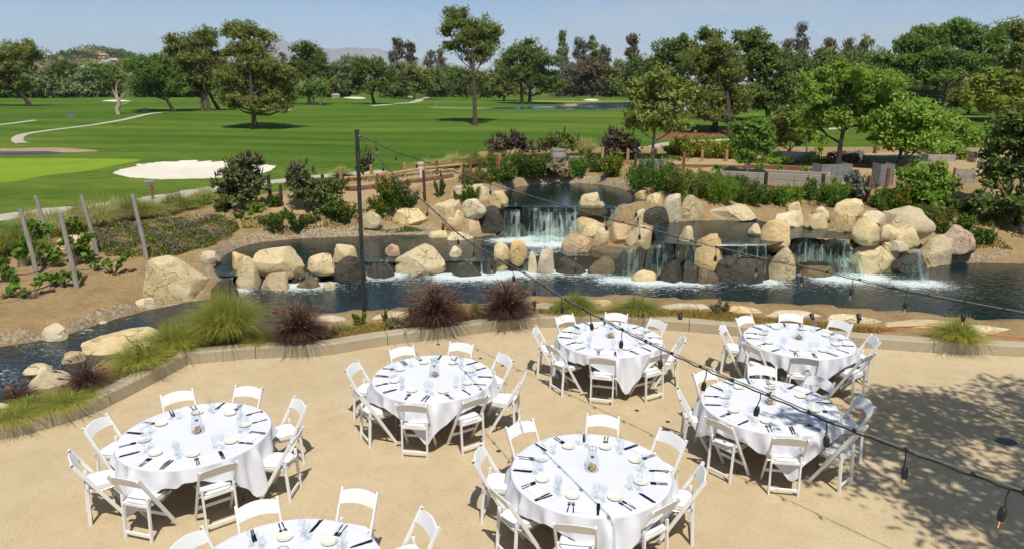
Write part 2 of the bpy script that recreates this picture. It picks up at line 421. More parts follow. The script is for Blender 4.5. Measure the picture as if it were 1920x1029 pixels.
# ground: masks lawn / granite sand / bare stone rim, else brown dirt
def ground_material():
    m, n, l, b = new_mat('land')
    at_ = n.new('ShaderNodeAttribute'); at_.attribute_name = 'cover'
    sep = n.new('ShaderNodeSeparateColor'); l.new(at_.outputs['Color'], sep.inputs['Color'])
    v = tex_coord(n, l)
    n1 = noise_node(n, l, v, 1.1, 6); n2 = noise_node(n, l, v, 9, 5, .7); n3 = noise_node(n, l, v, 40, 4, .7)
    dirt = mix(n, l, ramp(n, l, n2, [(.35, (0, 0, 0)), (.7, (1, 1, 1))]), (.29, .195, .09), (.43, .305, .155))
    dirt = mix(n, l, ramp(n, l, n3, [(.55, (0, 0, 0)), (.75, (1, 1, 1))]), dirt, (.50, .39, .23))
    dirt = mix(n, l, ramp(n, l, n1, [(.5, (0, 0, 0)), (.7, (1, 1, 1))]), dirt, (.26, .175, .085))
    sand = mix(n, l, n2, (.42, .29, .15), (.52, .38, .21))
    sand = mix(n, l, ramp(n, l, n3, [(.5, (0, 0, 0)), (.8, (1, 1, 1))]), sand, (.33, .22, .12))
    # lawn: broad tone, mowing bands, fine mottling
    vs = tex_coord(n, l, (.012, .03, 1))
    big = noise_node(n, l, vs, 1.6, 4)
    vm = tex_coord(n, l, (.25, .9, .5))
    fine = noise_node(n, l, vm, 2.2, 6, .7)
    vr = tex_coord(n, l, (.035, .11, .2))
    rough_f = noise_node(n, l, vr, 2.0, 5, .6, .6)
    wv = n.new('ShaderNodeTexWave'); wv.wave_type = 'BANDS'; wv.bands_direction = 'Y'
    mp = n.new('ShaderNodeMapping'); mp.inputs['Rotation'].default_value = (0, 0, math.radians(10)); tc = n.new('ShaderNodeTexCoord')
    l.new(tc.outputs['Object'], mp.inputs['Vector']); l.new(mp.outputs['Vector'], wv.inputs['Vector'])
    wv.inputs['Scale'].default_value = .047; wv.inputs['Distortion'].default_value = 1.6; wv.inputs['Detail'].default_value = 1
    wv.inputs['Detail Scale'].default_value = .35
    lawn = ramp(n, l, big, [(.3, (.058, .122, .013)), (.5, (.088, .162, .019)), (.7, (.145, .205, .030))])
    band = ramp(n, l, wv.outputs['Fac'], [(.44, (0, 0, 0)), (.56, (1, 1, 1))])
    bandm = n.new('ShaderNodeMix'); bandm.data_type = 'RGBA'; bandm.blend_type = 'MULTIPLY'
    bandm.inputs['Factor'].default_value = .55
    l.new(lawn, bandm.inputs['A']); l.new(mix(n, l, band, (.72, .80, .70), (1.2, 1.14, 1.1)), bandm.inputs['B'])
    lawn = bandm.outputs['Result']
    lawn = mix(n, l, ramp(n, l, rough_f, [(.52, (0, 0, 0)), (.70, (1, 1, 1))]), lawn, mix(n, l, .75, lawn, (.150, .185, .035)))
    lawn = mix(n, l, ramp(n, l, fine, [(.42, (0, 0, 0)), (.68, (1, 1, 1))]), lawn, mix(n, l, .5, lawn, (.035, .085, .01)))
    edge = math_n(n, l, 'MULTIPLY', math_n(n, l, 'SUBTRACT', n2, .5), .6)
    def mask(ch):
        return ramp(n, l, math_n(n, l, 'ADD', sep.outputs[ch], edge), [(.42, (0, 0, 0)), (.58, (1, 1, 1))])
    stone = mix(n, l, ramp(n, l, noise_node(n, l, v, 14, 6, .75), [(.4, (0, 0, 0)), (.62, (1, 1, 1))]), (.20, .15, .09), (.52, .41, .26))
    col = mix(n, l, mask('Green'), dirt, sand)
    col = mix(n, l, mask('Blue'), col, stone)
    col = mix(n, l, mask('Red'), col, lawn)
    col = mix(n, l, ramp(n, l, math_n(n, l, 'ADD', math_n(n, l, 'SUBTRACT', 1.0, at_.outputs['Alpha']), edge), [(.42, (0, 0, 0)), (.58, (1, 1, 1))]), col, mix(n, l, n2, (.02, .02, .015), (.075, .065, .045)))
    l.new(col, b.inputs['Base Color'])
    b.inputs['Roughness'].default_value = .9; b.inputs['Specular IOR Level'].default_value = .04
    hb = math_n(n, l, 'ADD', n2, math_n(n, l, 'MULTIPLY', n3, .5))
    bump(n, l, b, hb, .75, .07)
    return m
LAND = ground_material()

def concrete_material(name, c1, c2, speck, agg=True):
    m, n, l, b = new_mat(name)
    v = tex_coord(n, l)
    big = noise_node(n, l, v, .35, 5, .6, .4); med = noise_node(n, l, v, 2.6, 6, .65); fine = noise_node(n, l, v, 75, 3, .6)
    col = mix(n, l, ramp(n, l, big, [(.33, (0, 0, 0)), (.68, (1, 1, 1))]), c1, c2)
    col = mix(n, l, ramp(n, l, med, [(.45, (0, 0, 0)), (.75, (1, 1, 1))]), col, mix(n, l, .35, col, (.36, .25, .13)))
    vo = n.new('ShaderNodeTexVoronoi'); vo.inputs['Scale'].default_value = 90; l.new(v, vo.inputs['Vector'])
    sepc = n.new('ShaderNodeSeparateColor'); l.new(vo.outputs['Color'], sepc.inputs['Color'])
    col = mix(n, l, ramp(n, l, sepc.outputs['Red'], [(.80, (0, 0, 0)), (.86, (.4, .4, .4))]), col, speck)
    col = mix(n, l, ramp(n, l, fine, [(.34, (.3, .3, .3)), (.46, (0, 0, 0))]), col, speck)
    # old stains
    st = noise_node(n, l, v, .8, 6, .7, 1.2)
    col = mix(n, l, ramp(n, l, st, [(.64, (0, 0, 0)), (.80, (.30, .30, .30))]), col, (.27, .19, .11))
    l.new(col, b.inputs['Base Color'])
    b.inputs['Roughness'].default_value = .85; b.inputs['Specular IOR Level'].default_value = .25
    bump(n, l, b, math_n(n, l, 'ADD', fine, math_n(n, l, 'MULTIPLY', vo.outputs['Distance'], .8)), .35, .006)
    return m
PATIO_M = concrete_material('patio_concrete', (.515, .40, .235), (.59, .47, .295), (.30, .23, .14))
KERB_M = concrete_material('kerb_concrete', (.40, .335, .225), (.47, .40, .28), (.27, .22, .15))
PATH_M = concrete_material('cart_path_concrete', (.44, .40, .33), (.52, .47, .38), (.33, .29, .23))

def rock_material(name, c1, c2, accent, rough, bumpst=.6, dark=(.12, .085, .05)):
    m, n, l, b = new_mat(name)
    oi = n.new('ShaderNodeObjectInfo')
    tc = n.new('ShaderNodeTexCoord'); ad = n.new('ShaderNodeVectorMath'); ad.operation = 'ADD'
    mp = n.new('ShaderNodeVectorMath'); mp.operation = 'SCALE'; mp.inputs['Scale'].default_value = 30
    cb = n.new('ShaderNodeCombineXYZ')
    for k in range(3): l.new(oi.outputs['Random'], cb.inputs[k])
    l.new(cb.outputs[0], mp.inputs[0]); l.new(tc.outputs['Object'], ad.inputs[0]); l.new(mp.outputs[0], ad.inputs[1])
    v = ad.outputs[0]
    big = noise_node(n, l, v, 1.3, 5, .6, .5); med = noise_node(n, l, v, 7, 6, .7); fine = noise_node(n, l, v, 60, 4, .7)
    col = mix(n, l, ramp(n, l, med, [(.3, (0, 0, 0)), (.7, (1, 1, 1))]), c1, c2)
    col = mix(n, l, ramp(n, l, big, [(.52, (0, 0, 0)), (.72, (.8, .8, .8))]), col, accent)
    col = mix(n, l, ramp(n, l, fine, [(.30, (.75, .75, .75)), (.44, (0, 0, 0))]), col, dark)
    vc = n.new('ShaderNodeTexVoronoi'); vc.feature = 'DISTANCE_TO_EDGE'; vc.inputs['Scale'].default_value = 1.1
    wv_ = n.new('ShaderNodeVectorMath'); wv_.operation = 'ADD'; l.new(v, wv_.inputs[0])
    nn = n.new('ShaderNodeTexNoise'); nn.inputs['Scale'].default_value = 2.5; l.new(v, nn.inputs['Vector']); l.new(nn.outputs['Color'], wv_.inputs[1])
    l.new(wv_.outputs[0], vc.inputs['Vector'])
    crack = ramp(n, l, vc.outputs['Distance'], [(.0, (1, 1, 1)), (.02, (0, 0, 0))])
    crackm = math_n(n, l, 'MULTIPLY', crack, ramp(n, l, big, [(.45, (0, 0, 0)), (.6, (1, 1, 1))]))
    col = mix(n, l, math_n(n, l, 'MULTIPLY', crackm, .42), col, dark)
    hs = n.new('ShaderNodeHueSaturation'); l.new(col, hs.inputs['Color']); l.new(math_n(n, l, 'ADD', math_n(n, l, 'MULTIPLY', oi.outputs['Random'], .30), .90), hs.inputs['Value']); l.new(math_n(n, l, 'ADD', math_n(n, l, 'MULTIPLY', oi.outputs['Random'], .18), .98), hs.inputs['Saturation']); col = hs.outputs['Color']
    l.new(col, b.inputs['Base Color'])
    b.inputs['Roughness'].default_value = rough
    h = math_n(n, l, 'ADD', math_n(n, l, 'MULTIPLY', med, 1.0), math_n(n, l, 'MULTIPLY', fine, .35))
    h = math_n(n, l, 'SUBTRACT', h, math_n(n, l, 'MULTIPLY', crackm, .7))
    bump(n, l, b, h, min(1.0, bumpst * 1.5), .07)
    return m
ROCK = {
    't': rock_material('granite_tan', (.60, .475, .265), (.78, .65, .41), (.62, .455, .23), .85),
    'o': rock_material('granite_orange', (.58, .42, .22), (.74, .57, .33), (.60, .34, .14), .85),
    'p': rock_material('granite_pink', (.54, .37, .25), (.66, .49, .35), (.50, .29, .19), .85),
    'g': rock_material('granite_pale', (.63, .53, .34), (.78, .68, .48), (.56, .44, .27), .85),
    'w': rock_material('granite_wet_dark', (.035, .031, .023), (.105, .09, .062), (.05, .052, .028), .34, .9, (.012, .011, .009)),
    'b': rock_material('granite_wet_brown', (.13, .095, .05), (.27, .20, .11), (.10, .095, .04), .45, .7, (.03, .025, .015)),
}

def water_material(name, deep, foam_scale=7.0, bump_st=.25):
    m, n, l, b = new_mat(name)
    v = tex_coord(n, l)
    w1 = noise_node(n, l, tex_coord(n, l, (1, 1.5, 1)), 4.5, 3, .55, .4); w2 = noise_node(n, l, v, 15, 3, .6)
    fa = n.new('ShaderNodeAttribute'); fa.attribute_name = 'foam'
    fn = noise_node(n, l, tex_coord(n, l, (1, 1.8, 1)), foam_scale, 7, .72, 1.3)
    # foam lies where the noise falls under the local foam amount
    amount = math_n(n, l, 'ADD', fn, math_n(n, l, 'MULTIPLY', fa.outputs['Fac'], .40))
    mask = ramp(n, l, amount, [(.64, (0, 0, 0)), (.82, (1, 1, 1))])
    col = mix(n, l, mask, deep, (.62, .68, .66))
    l.new(col, b.inputs['Base Color'])
    rg = n.new('ShaderNodeMix'); rg.data_type = 'FLOAT'; rg.inputs['A'].default_value = .04; rg.inputs['B'].default_value = .7
    l.new(mask, rg.inputs['Factor']); l.new(rg.outputs['Result'], b.inputs['Roughness'])
    b.inputs['IOR'].default_value = 1.33
    hh = math_n(n, l, 'ADD', w1, math_n(n, l, 'MULTIPLY', w2, .45))
    hh = math_n(n, l, 'MULTIPLY', hh, math_n(n, l, 'ADD', math_n(n, l, 'MULTIPLY', fa.outputs['Fac'], 2.0), 1.0))
    bump(n, l, b, hh, bump_st, .06)
    return m
WATER_M = water_material('pond_water', (.006, .018, .020), 7.0, .24)
WATER_TOP_M = water_material('upper_water', (.010, .022, .020), 7, .12)
FAR_WATER_M = water_material('lake_water', (.04, .11, .17), .3, .1)

def fall_material():
    m, n, l, b = new_mat('falling_water')
    uv = n.new('ShaderNodeUVMap')
    mp = n.new('ShaderNodeMapping'); mp.inputs['Scale'].default_value = (1, .16, 1); l.new(uv.outputs['UV'], mp.inputs['Vector'])
    f = noise_node(n, l, mp.outputs['Vector'], 14, 6, .75, .3)
    b.inputs['Base Color'].default_value = (.50, .63, .57, 1); b.inputs['Roughness'].default_value = .35
    tr = n.new('ShaderNodeBsdfTransparent'); tr.inputs['Color'].default_value = (.86, .95, .92, 1)
    ms = n.new('ShaderNodeMixShader')
    a = n.new('ShaderNodeAttribute'); a.attribute_name = 'foam'
    k = math_n(n, l, 'ADD', f, math_n(n, l, 'MULTIPLY', a.outputs['Fac'], .22))
    mp2 = n.new('ShaderNodeMapping'); mp2.inputs['Scale'].default_value = (1, .05, 1); l.new(uv.outputs['UV'], mp2.inputs['Vector'])
    gap = noise_node(n, l, mp2.outputs['Vector'], 3.2, 3, .6)
    k = math_n(n, l, 'ADD', k, math_n(n, l, 'MULTIPLY', math_n(n, l, 'SUBTRACT', gap, .5), .75))
    l.new(ramp(n, l, k, [(.52, (.03, .03, .03)), (.86, (.92, .92, .92))]), ms.inputs['Fac'])
    l.new(tr.outputs[0], ms.inputs[1]); l.new(b.outputs[0], ms.inputs[2]); l.new(ms.outputs[0], n['Material Output'].inputs['Surface'])
    bump(n, l, b, f, .6, .05)
    return m
FALL_M = fall_material()

# ------------------------------------------------------------------ mesh helpers
def mesh_np(name, V, faces, smooth=False):
    """faces: list of (M,k) integer arrays"""
    me = bpy.data.meshes.new(name)
    V = np.ascontiguousarray(V, dtype=np.float32)
    me.vertices.add(len(V)); me.vertices.foreach_set('co', V.ravel())
    faces = [np.asarray(f, dtype=np.int32) for f in faces if len(f)]
    nl = sum(f.size for f in faces); nf = sum(len(f) for f in faces)
    me.loops.add(nl); me.polygons.add(nf)
    me.loops.foreach_set('vertex_index', np.concatenate([f.ravel() for f in faces]))
    tot = np.concatenate([np.full(len(f), f.shape[1], np.int32) for f in faces])
    start = np.concatenate([[0], np.cumsum(tot)[:-1]]).astype(np.int32)
    me.polygons.foreach_set('loop_start', start)
    if smooth: me.polygons.foreach_set('use_smooth', np.ones(nf, bool))
    me.update(calc_edges=True)
    return me
def link(name, me, mat=None, parent=None, loc=(0, 0, 0), rz=0.0):
    o = bpy.data.objects.new(name, me)
    COL.objects.link(o)
    if mat is not None and me is not None and not me.materials: me.materials.append(mat)
    o.parent = parent; o.location = loc
    if rz: o.rotation_euler = (0, 0, rz)
    return o
def empty(name, loc=(0, 0, 0), rz=0.0):
    o = bpy.data.objects.new(name, None); COL.objects.link(o)
    o.empty_display_size = .2; o.location = loc; o.rotation_euler = (0, 0, rz)
    return o
def tag(o, label=None, cat=None, group=None, kind=None):
    if label: o['label'] = label
    if cat: o['category'] = cat
    if group: o['group'] = group
    if kind: o['kind'] = kind
    return o
def copy_tree(o, parent=None):
    c = o.copy(); COL.objects.link(c); c.parent = parent
    for ch in o.children: copy_tree(ch, c)
    return c

class MB:
    """collects vertices and faces of one part"""
    def __init__(s): s.v = []; s.f = []
    def add(s, V, Fs):
        k = len(s.v); s.v.extend([tuple(p) for p in V]); s.f.extend([tuple(i + k for i in f) for f in Fs]); return s
    def box(s, c, size, rot=None, taper=1.0):
        x, y, z = [q / 2 for q in size]
        P = [Vector((a * x * (taper if cz > 0 else 1), b_ * y * (taper if cz > 0 else 1), cz * z)) for cz in (-1, 1) for a, b_ in ((-1, -1), (1, -1), (1, 1), (-1, 1))]
        if rot is not None: P = [rot @ p for p in P]
        c = Vector(c)
        return s.add([p + c for p in P], [(3, 2, 1, 0), (4, 5, 6, 7), (0, 1, 5, 4), (1, 2, 6, 5), (2, 3, 7, 6), (3, 0, 4, 7)])
    def bar(s, a, b, w, d, up=(1, 0, 0)):
        """a bar from a to b, w wide along up, d the other way, with small chamfers"""
        a, b = Vector(a), Vector(b); ax = (b - a).normalized(); u = Vector(up); u = (u - ax * u.dot(ax)).normalized(); v = ax.cross(u)
        c = min(w, d) * .22; ring = []
        for p in (a, b):
            for su, sv in ((w / 2 - c, d / 2), (w / 2, d / 2 - c), (w / 2, -d / 2 + c), (w / 2 - c, -d / 2), (-w / 2 + c, -d / 2), (-w / 2, -d / 2 + c), (-w / 2, d / 2 - c), (-w / 2 + c, d / 2)):
                ring.append(p + u * su + v * sv)
        F = [(i, (i + 1) % 8, 8 + (i + 1) % 8, 8 + i) for i in range(8)] + [tuple(range(7, -1, -1)), tuple(range(8, 16))]
        return s.add(ring, F)
    def tube(s, pts, rad, n=6, cap=True):
        pts = [Vector(p) for p in pts]
        if isinstance(rad, (int, float)): rad = [rad] * len(pts)
        V = []; u = None
        for i, p in enumerate(pts):
            t = (pts[min(i + 1, len(pts) - 1)] - pts[max(i - 1, 0)])
            t = t.normalized() if t.length > 1e-9 else Vector((0, 0, 1))
            if u is None: u = t.orthogonal().normalized()
            u = (u - t * u.dot(t)); u = u.normalized() if u.length > 1e-6 else t.orthogonal().normalized()
            w = t.cross(u)
            for k in range(n):
                a = 2 * math.pi * k / n
                V.append(p + (u * math.cos(a) + w * math.sin(a)) * rad[i])
        F = [(i * n + k, i * n + (k + 1) % n, (i + 1) * n + (k + 1) % n, (i + 1) * n + k) for i in range(len(pts) - 1) for k in range(n)]
        if cap: F += [tuple(range(n - 1, -1, -1)), tuple(range((len(pts) - 1) * n, len(pts) * n))]
        return s.add(V, F)
    def lathe(s, prof, n=12, c=(0, 0, 0)):
        V = [(c[0] + r * math.cos(2 * math.pi * k / n), c[1] + r * math.sin(2 * math.pi * k / n), c[2] + z) for r, z in prof for k in range(n)]
        F = [(i * n + k, i * n + (k + 1) % n, (i + 1) * n + (k + 1) % n, (i + 1) * n + k) for i in range(len(prof) - 1) for k in range(n)]
        F += [tuple(range(n - 1, -1, -1)), tuple(range((len(prof) - 1) * n, len(prof) * n))]
        return s.add(V, F)
    def mesh(s, name, smooth=False):
        me = bpy.data.meshes.new(name); me.from_pydata(s.v, [], s.f)
        if smooth:
            me.polygons.foreach_set('use_smooth', np.ones(len(me.polygons), bool)); me.set_sharp_from_angle(angle=math.radians(40))
        me.update(); return me
    def build(s, name, mat, parent=None, loc=(0, 0, 0), rz=0, smooth=False):
        return link(name, s.mesh(name, smooth), mat, parent, loc, rz)
# ------------------------------------------------------------------ the land, one sheet from the terrace to the horizon
def graded(lo, hi, dense, step, outer, grow):
    a = np.arange(lo, hi + 1e-6, step); out = list(a)
    s = step; x = hi
    while x < outer[1]:
        s *= grow; x += s; out.append(x)
    s = step; x = lo; pre = []
    while x > outer[0]:
        s *= grow; x -= s; pre.append(x)
    return np.array(pre[::-1] + out)
xs = graded(-25, 19, None, .19, (-9500, 9500), 1.06)
ys = graded(7, 42, None, .19, (-60, 11500), 1.045)
GX, GY = np.meshgrid(xs, ys)
GZ = ground_z(GX.ravel(), GY.ravel())
nx, ny = len(xs), len(ys)
idx = np.arange(nx * ny).reshape(ny, nx)
quads = np.stack([idx[:-1, :-1].ravel(), idx[:-1, 1:].ravel(), idx[1:, 1:].ravel(), idx[1:, :-1].ravel()], 1)
me = mesh_np('ground', np.stack([GX.ravel(), GY.ravel(), GZ], 1), [quads], smooth=True)
DG = [pxpoly([(505, 392), (600, 398), (690, 376), (760, 364), (850, 352), (905, 338), (930, 325), (900, 318), (850, 320), (760, 340), (660, 352), (560, 358), (515, 370)], 1.1),
      pxpoly([(1130, 300), (1250, 302), (1330, 335), (1420, 350), (1560, 362), (1625, 350), (1640, 330), (1760, 325), (1960, 335), (1990, 285), (1700, 285), (1500, 292), (1300, 296)], 1.4)]
DIRT_N = pxpoly([(-200, 420), (0, 412), (240, 392), (400, 362), (520, 352), (640, 338), (800, 318), (860, 312), (900, 298), (1000, 290), (1240, 285), (1400, 282), (1600, 280), (1800, 276), (2100, 270), (2300, 600), (2300, 700), (-500, 900)], 1.0)
x, y = GX.ravel(), GY.ravel()
cover = np.zeros((len(x), 4), np.float32); cover[:, 3] = 1
near = (x > -30) & (x < 32) & (y < 48)
lawn = np.ones(len(x)); lawn[near] = np.clip(.5 + sdist(DIRT_N, x[near], y[near]) * 1.2, 0, 1)
sandm = np.zeros(len(x))
for poly in DG: sandm[near] = np.maximum(sandm[near], np.clip(.5 - sdist(poly, x[near], y[near]) * 1.2, 0, 1))
rim = np.zeros(len(x))
for poly, w in ((POOL_TOP, .28), (POOL_MID, .20), (POND, .12)):
    d = sdist(poly, x[near], y[near])
    rim[near] = np.maximum(rim[near], np.clip(1.15 - np.abs(d - w * .4) / w, 0, 1))
rim[(y < 17.5) & (x > -6)] *= .0
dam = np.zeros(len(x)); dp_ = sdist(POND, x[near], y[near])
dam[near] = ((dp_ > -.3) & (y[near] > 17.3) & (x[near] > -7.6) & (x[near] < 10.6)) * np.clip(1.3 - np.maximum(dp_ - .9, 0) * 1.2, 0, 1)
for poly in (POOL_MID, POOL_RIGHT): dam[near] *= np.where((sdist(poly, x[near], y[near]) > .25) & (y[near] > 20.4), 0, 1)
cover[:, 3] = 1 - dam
cover[:, 0] = lawn; cover[:, 1] = sandm; cover[:, 2] = rim
ca = me.attributes.new('cover', 'FLOAT_COLOR', 'POINT'); ca.data.foreach_set('color', cover.ravel())
tag(link('ground', me, LAND), kind='structure')

def sheet(name, poly2d, mat, lift=.03, kind='structure', rings=6, crown=0.0):
    """a surface laid on the land: concentric rings that follow its relief"""
    poly2d = np.asarray(poly2d, float); c = poly2d.mean(0); n = len(poly2d)
    V = [c[None, :]]
    for k in range(1, rings + 1): V.append(c + (poly2d - c) * (k / rings))
    V = np.vstack(V)
    z = ground_z(V[:, 0], V[:, 1]) + lift
    if crown:
        t = np.concatenate([[0]] + [np.full(n, k / rings) for k in range(1, rings + 1)]); z = z + crown * (1 - t ** 2)
    z[-n:] -= lift + .02
    tri = np.array([[0, 1 + i, 1 + (i + 1) % n] for i in range(n)])
    q = np.array([[1 + (k - 1) * n + i, 1 + k * n + i, 1 + k * n + (i + 1) % n, 1 + (k - 1) * n + (i + 1) % n] for k in range(1, rings) for i in range(n)])
    o = link(name, mesh_np(name, np.column_stack([V, z]), [tri, q], True), mat)
    return tag(o, kind=kind) if kind else o
def gpoly(pts, n=5):
    P = np.array([on_ground(*p)[:2] for p in pts])
    return catmull(np.vstack([P, P[:1]]), n)[:-1]
def strip(name, pts, width, mat, lift=.03, n=8, kind='structure'):
    C = catmull(np.array([on_ground(*p)[:2] for p in pts]), n)
    T = np.gradient(C, axis=0); T /= np.linalg.norm(T, axis=1)[:, None] + 1e-9
    N = np.column_stack([-T[:, 1], T[:, 0]])
    offs = np.linspace(-.5, .5, 5) * width
    P = np.concatenate([C + N * o_ for o_ in offs]); z = ground_z(P[:, 0], P[:, 1]) + lift
    m = len(C); z[:m] -= lift + .02; z[-m:] -= lift + .02
    q = [[k * m + i, (k + 1) * m + i, (k + 1) * m + i + 1, k * m + i + 1] for k in range(4) for i in range(m - 1)]
    o = link(name, mesh_np(name, np.column_stack([P, z]), [np.array(q)], True), mat)
    return tag(o, kind=kind)

GREEN_M = simple('putting_green_turf', (.165, .265, .016), (.21, .31, .022), .35, .85, .15, spec=.1)
BUNKER_M = simple('bunker_sand', (.64, .585, .475), (.72, .665, .555), 1.2, .95, .35, spec=.05)
BANK_M = simple('dry_bank', (.26, .19, .10), (.42, .33, .19), 2.5, .95, .6, spec=.05)
MULCH_M = simple('bark_mulch', (.13, .06, .03), (.26, .13, .06), 6, .95, .6, spec=.05)
sheet('putting_green', gpoly([(-160, 345), (-60, 347), (20, 343), (90, 330), (170, 322), (225, 310), (280, 299), (180, 296), (60, 296), (-100, 300)]), GREEN_M, .02)
sheet('sand_bunker', catmull(np.vstack([BUNKER, BUNKER[:1]]), 6)[:-1], BUNKER_M, .07, rings=12)
sheet('sand_bunker', gpoly([(190, 190), (215, 191), (243, 190), (240, 188.4), (215, 188), (195, 188.6)], 3), BUNKER_M, .12, rings=2)
sheet('sand_bunker', gpoly([(641, 184), (665, 186.5), (687, 185), (680, 182.5), (655, 182)], 3), BUNKER_M, .12, rings=2)
sheet('sand_bunker', gpoly([(748, 183), (762, 184), (775, 183), (765, 181.5)], 3), BUNKER_M, .12, rings=2)
sheet('sand_bunker', gpoly([(503, 206), (525, 208), (549, 206.5), (530, 204.5)], 3), BUNKER_M, .08, rings=2)
CREEK_M = water_material('creek_water', (.06, .055, .04), .3, .5); sheet('creek_bank', gpoly([(-60, 281), (60, 279.5), (130, 279), (190, 283), (160, 286.5), (60, 288), (-60, 290)], 4), BANK_M, .05, rings=3, crown=.1)
sheet('creek_water', gpoly([(-60, 289), (60, 288.5), (115, 288), (140, 289), (60, 292), (-60, 293)], 4), CREEK_M, .17, rings=2)
strip('lake_shore', [(812, 202), (870, 203.5), (960, 203), (1030, 202), (1068, 199), (1072, 196)], 3.0, BANK_M, .05)
strip('lake_shore', [(1000, 190), (1060, 190.5), (1100, 191), (1180, 191), (1260, 190)], 5.0, BANK_M, .05)
sheet('lake_water', gpoly([(880, 205), (985, 204.6), (1060, 203.2), (1078, 199), (1090, 194.5), (1170, 192.6), (1260, 193), (1300, 198), (1290, 207.5), (1170, 207.4), (1040, 206.4)], 4), FAR_WATER_M, .13, rings=4)
sheet('sand_heap', gpoly([(1092, 188.5), (1108, 189.6), (1124, 188.5), (1108, 187.4)], 3), BUNKER_M, .1, rings=3, crown=.25)
sheet('mulch_bed', gpoly([(1225, 265), (1270, 262), (1330, 258), (1400, 250), (1385, 240), (1300, 243), (1230, 252)], 4), MULCH_M, .04, rings=4)
strip('cart_path', [(-160, 425), (0, 409), (100, 397), (240, 379), (400, 358), (540, 338), (640, 328), (720, 322)], 1.9, PATH_M, .03)
strip('cart_path', [(42, 269), (32, 262), (45, 253), (90, 245), (170, 235), (230, 225), (278, 214), (300, 212)], 1.1, PATH_M, .035)
strip('cart_path', [(-20, 236), (30, 231), (65, 226)], 1.1, PATH_M, .035)
strip('cart_path', [(690, 199), (740, 195), (775, 192), (790, 186), (806, 182)], 2.2, PATH_M, .06)
strip('cart_path', [(1180, 279), (1240, 272), (1300, 266), (1370, 262), (1420, 256), (1480, 248), (1535, 244), (1600, 240)], 1.5, PATH_M, .035)

# ------------------------------------------------------------------ water
FALLS = [  # px left, px right, px lip row, level above, level below, forward run, foam
    (978, 1086, 389, L2, L1 - .02, .35, .02), (1000, 1078, 402, .92, L1 - .02, .95, .42), (945, 975, 396, 1.0, L1 - .02, .6, .3), (1132, 1190, 391, L2, LR - .15, .28, .25),
    (687, 738, 490, L1, L0, .30, .2), (846, 928, 489, L1, L0, .34, .12), (966, 992, 487, L1, L0, .25, .1), (1042, 1103, 480, L1, L0, .34, .12),
    (1150, 1204, 466, .66, L0, .25, .02), (1204, 1262, 458, LR, L0, .25, .0), (1284, 1304, 461, LR, L0, .22, .25), (1357, 1420, 461, LR, .55, .15, -.05), (1418, 1436, 460, LR, L0, .22, .3),
    (1480, 1556, 443, LR, .14, .28, .12), (1552, 1600, 447, LR, .20, .25, .05), (1548, 1612, 484, .30, L0, .40, .18),
    (1684, 1722, 466, LR - .12, L0, .55, .0), (404, 444, 514, L1, L0, .45, .15), (565, 604, 505, L1 - .02, L0, .5, .15)]
SPLASH = []
for x0, x1, yl, za, zb, fw, fo in FALLS:
    a, b = at(x0, yl, za), at(x1, yl, za)
    SPLASH.append((Vector((a.x, a.y - fw, zb)), Vector((b.x, b.y - fw, zb)), 1.0 if (b - a).length > .8 else .7))
def fall(i, x0, x1, yl, za, zb, fw, fo):
    a, b = at(x0, yl, za), at(x1, yl, za)
    nu = max(4, int((b - a).length / .06)); nv = 12
    V, uv, fm = [], [], []
    for v in range(nv + 1):
        t = v / nv
        for u in range(nu + 1):
            s = u / nu; p = a.lerp(b, s)
            wob_ = .05 * math.sin(s * 23 + i) + .04 * math.sin(s * 51 + 2 * i) + .03 * math.sin(s * 9)
            if t < .2:
                q = Vector((p.x, p.y + .16 * (1 - t / .2), za + .035 - .03 * (t / .2) ** 2))
            else:
                k = (t - .2) / .8
                q = Vector((p.x, p.y - fw * (k ** .55) * (1 + wob_ * 2) - wob_ * k, za + (zb - .03 - za) * k ** 1.5))
            V.append(q); uv.append((s * (b - a).length, t * (za - zb + .2))); fm.append(fo + .45 * max(0, t - .7) / .3 - (.35 if t < .18 else 0))
    Fq = [[v * (nu + 1) + u, v * (nu + 1) + u + 1, (v + 1) * (nu + 1) + u + 1, (v + 1) * (nu + 1) + u] for v in range(nv) for u in range(nu)]
    me = mesh_np('waterfall', np.array([tuple(q) for q in V]), [np.array(Fq)], True)
    lay = me.uv_layers.new(name='UVMap')
    li = np.array(Fq).ravel(); U = np.array(uv, np.float32)
    lay.data.foreach_set('uv', U[li].ravel())
    me.attributes.new('foam', 'FLOAT', 'POINT').data.foreach_set('value', np.array(fm, np.float32))
    tag(link('waterfall', me, FALL_M), kind='structure')
for i, f_ in enumerate(FALLS): fall(i, *f_)

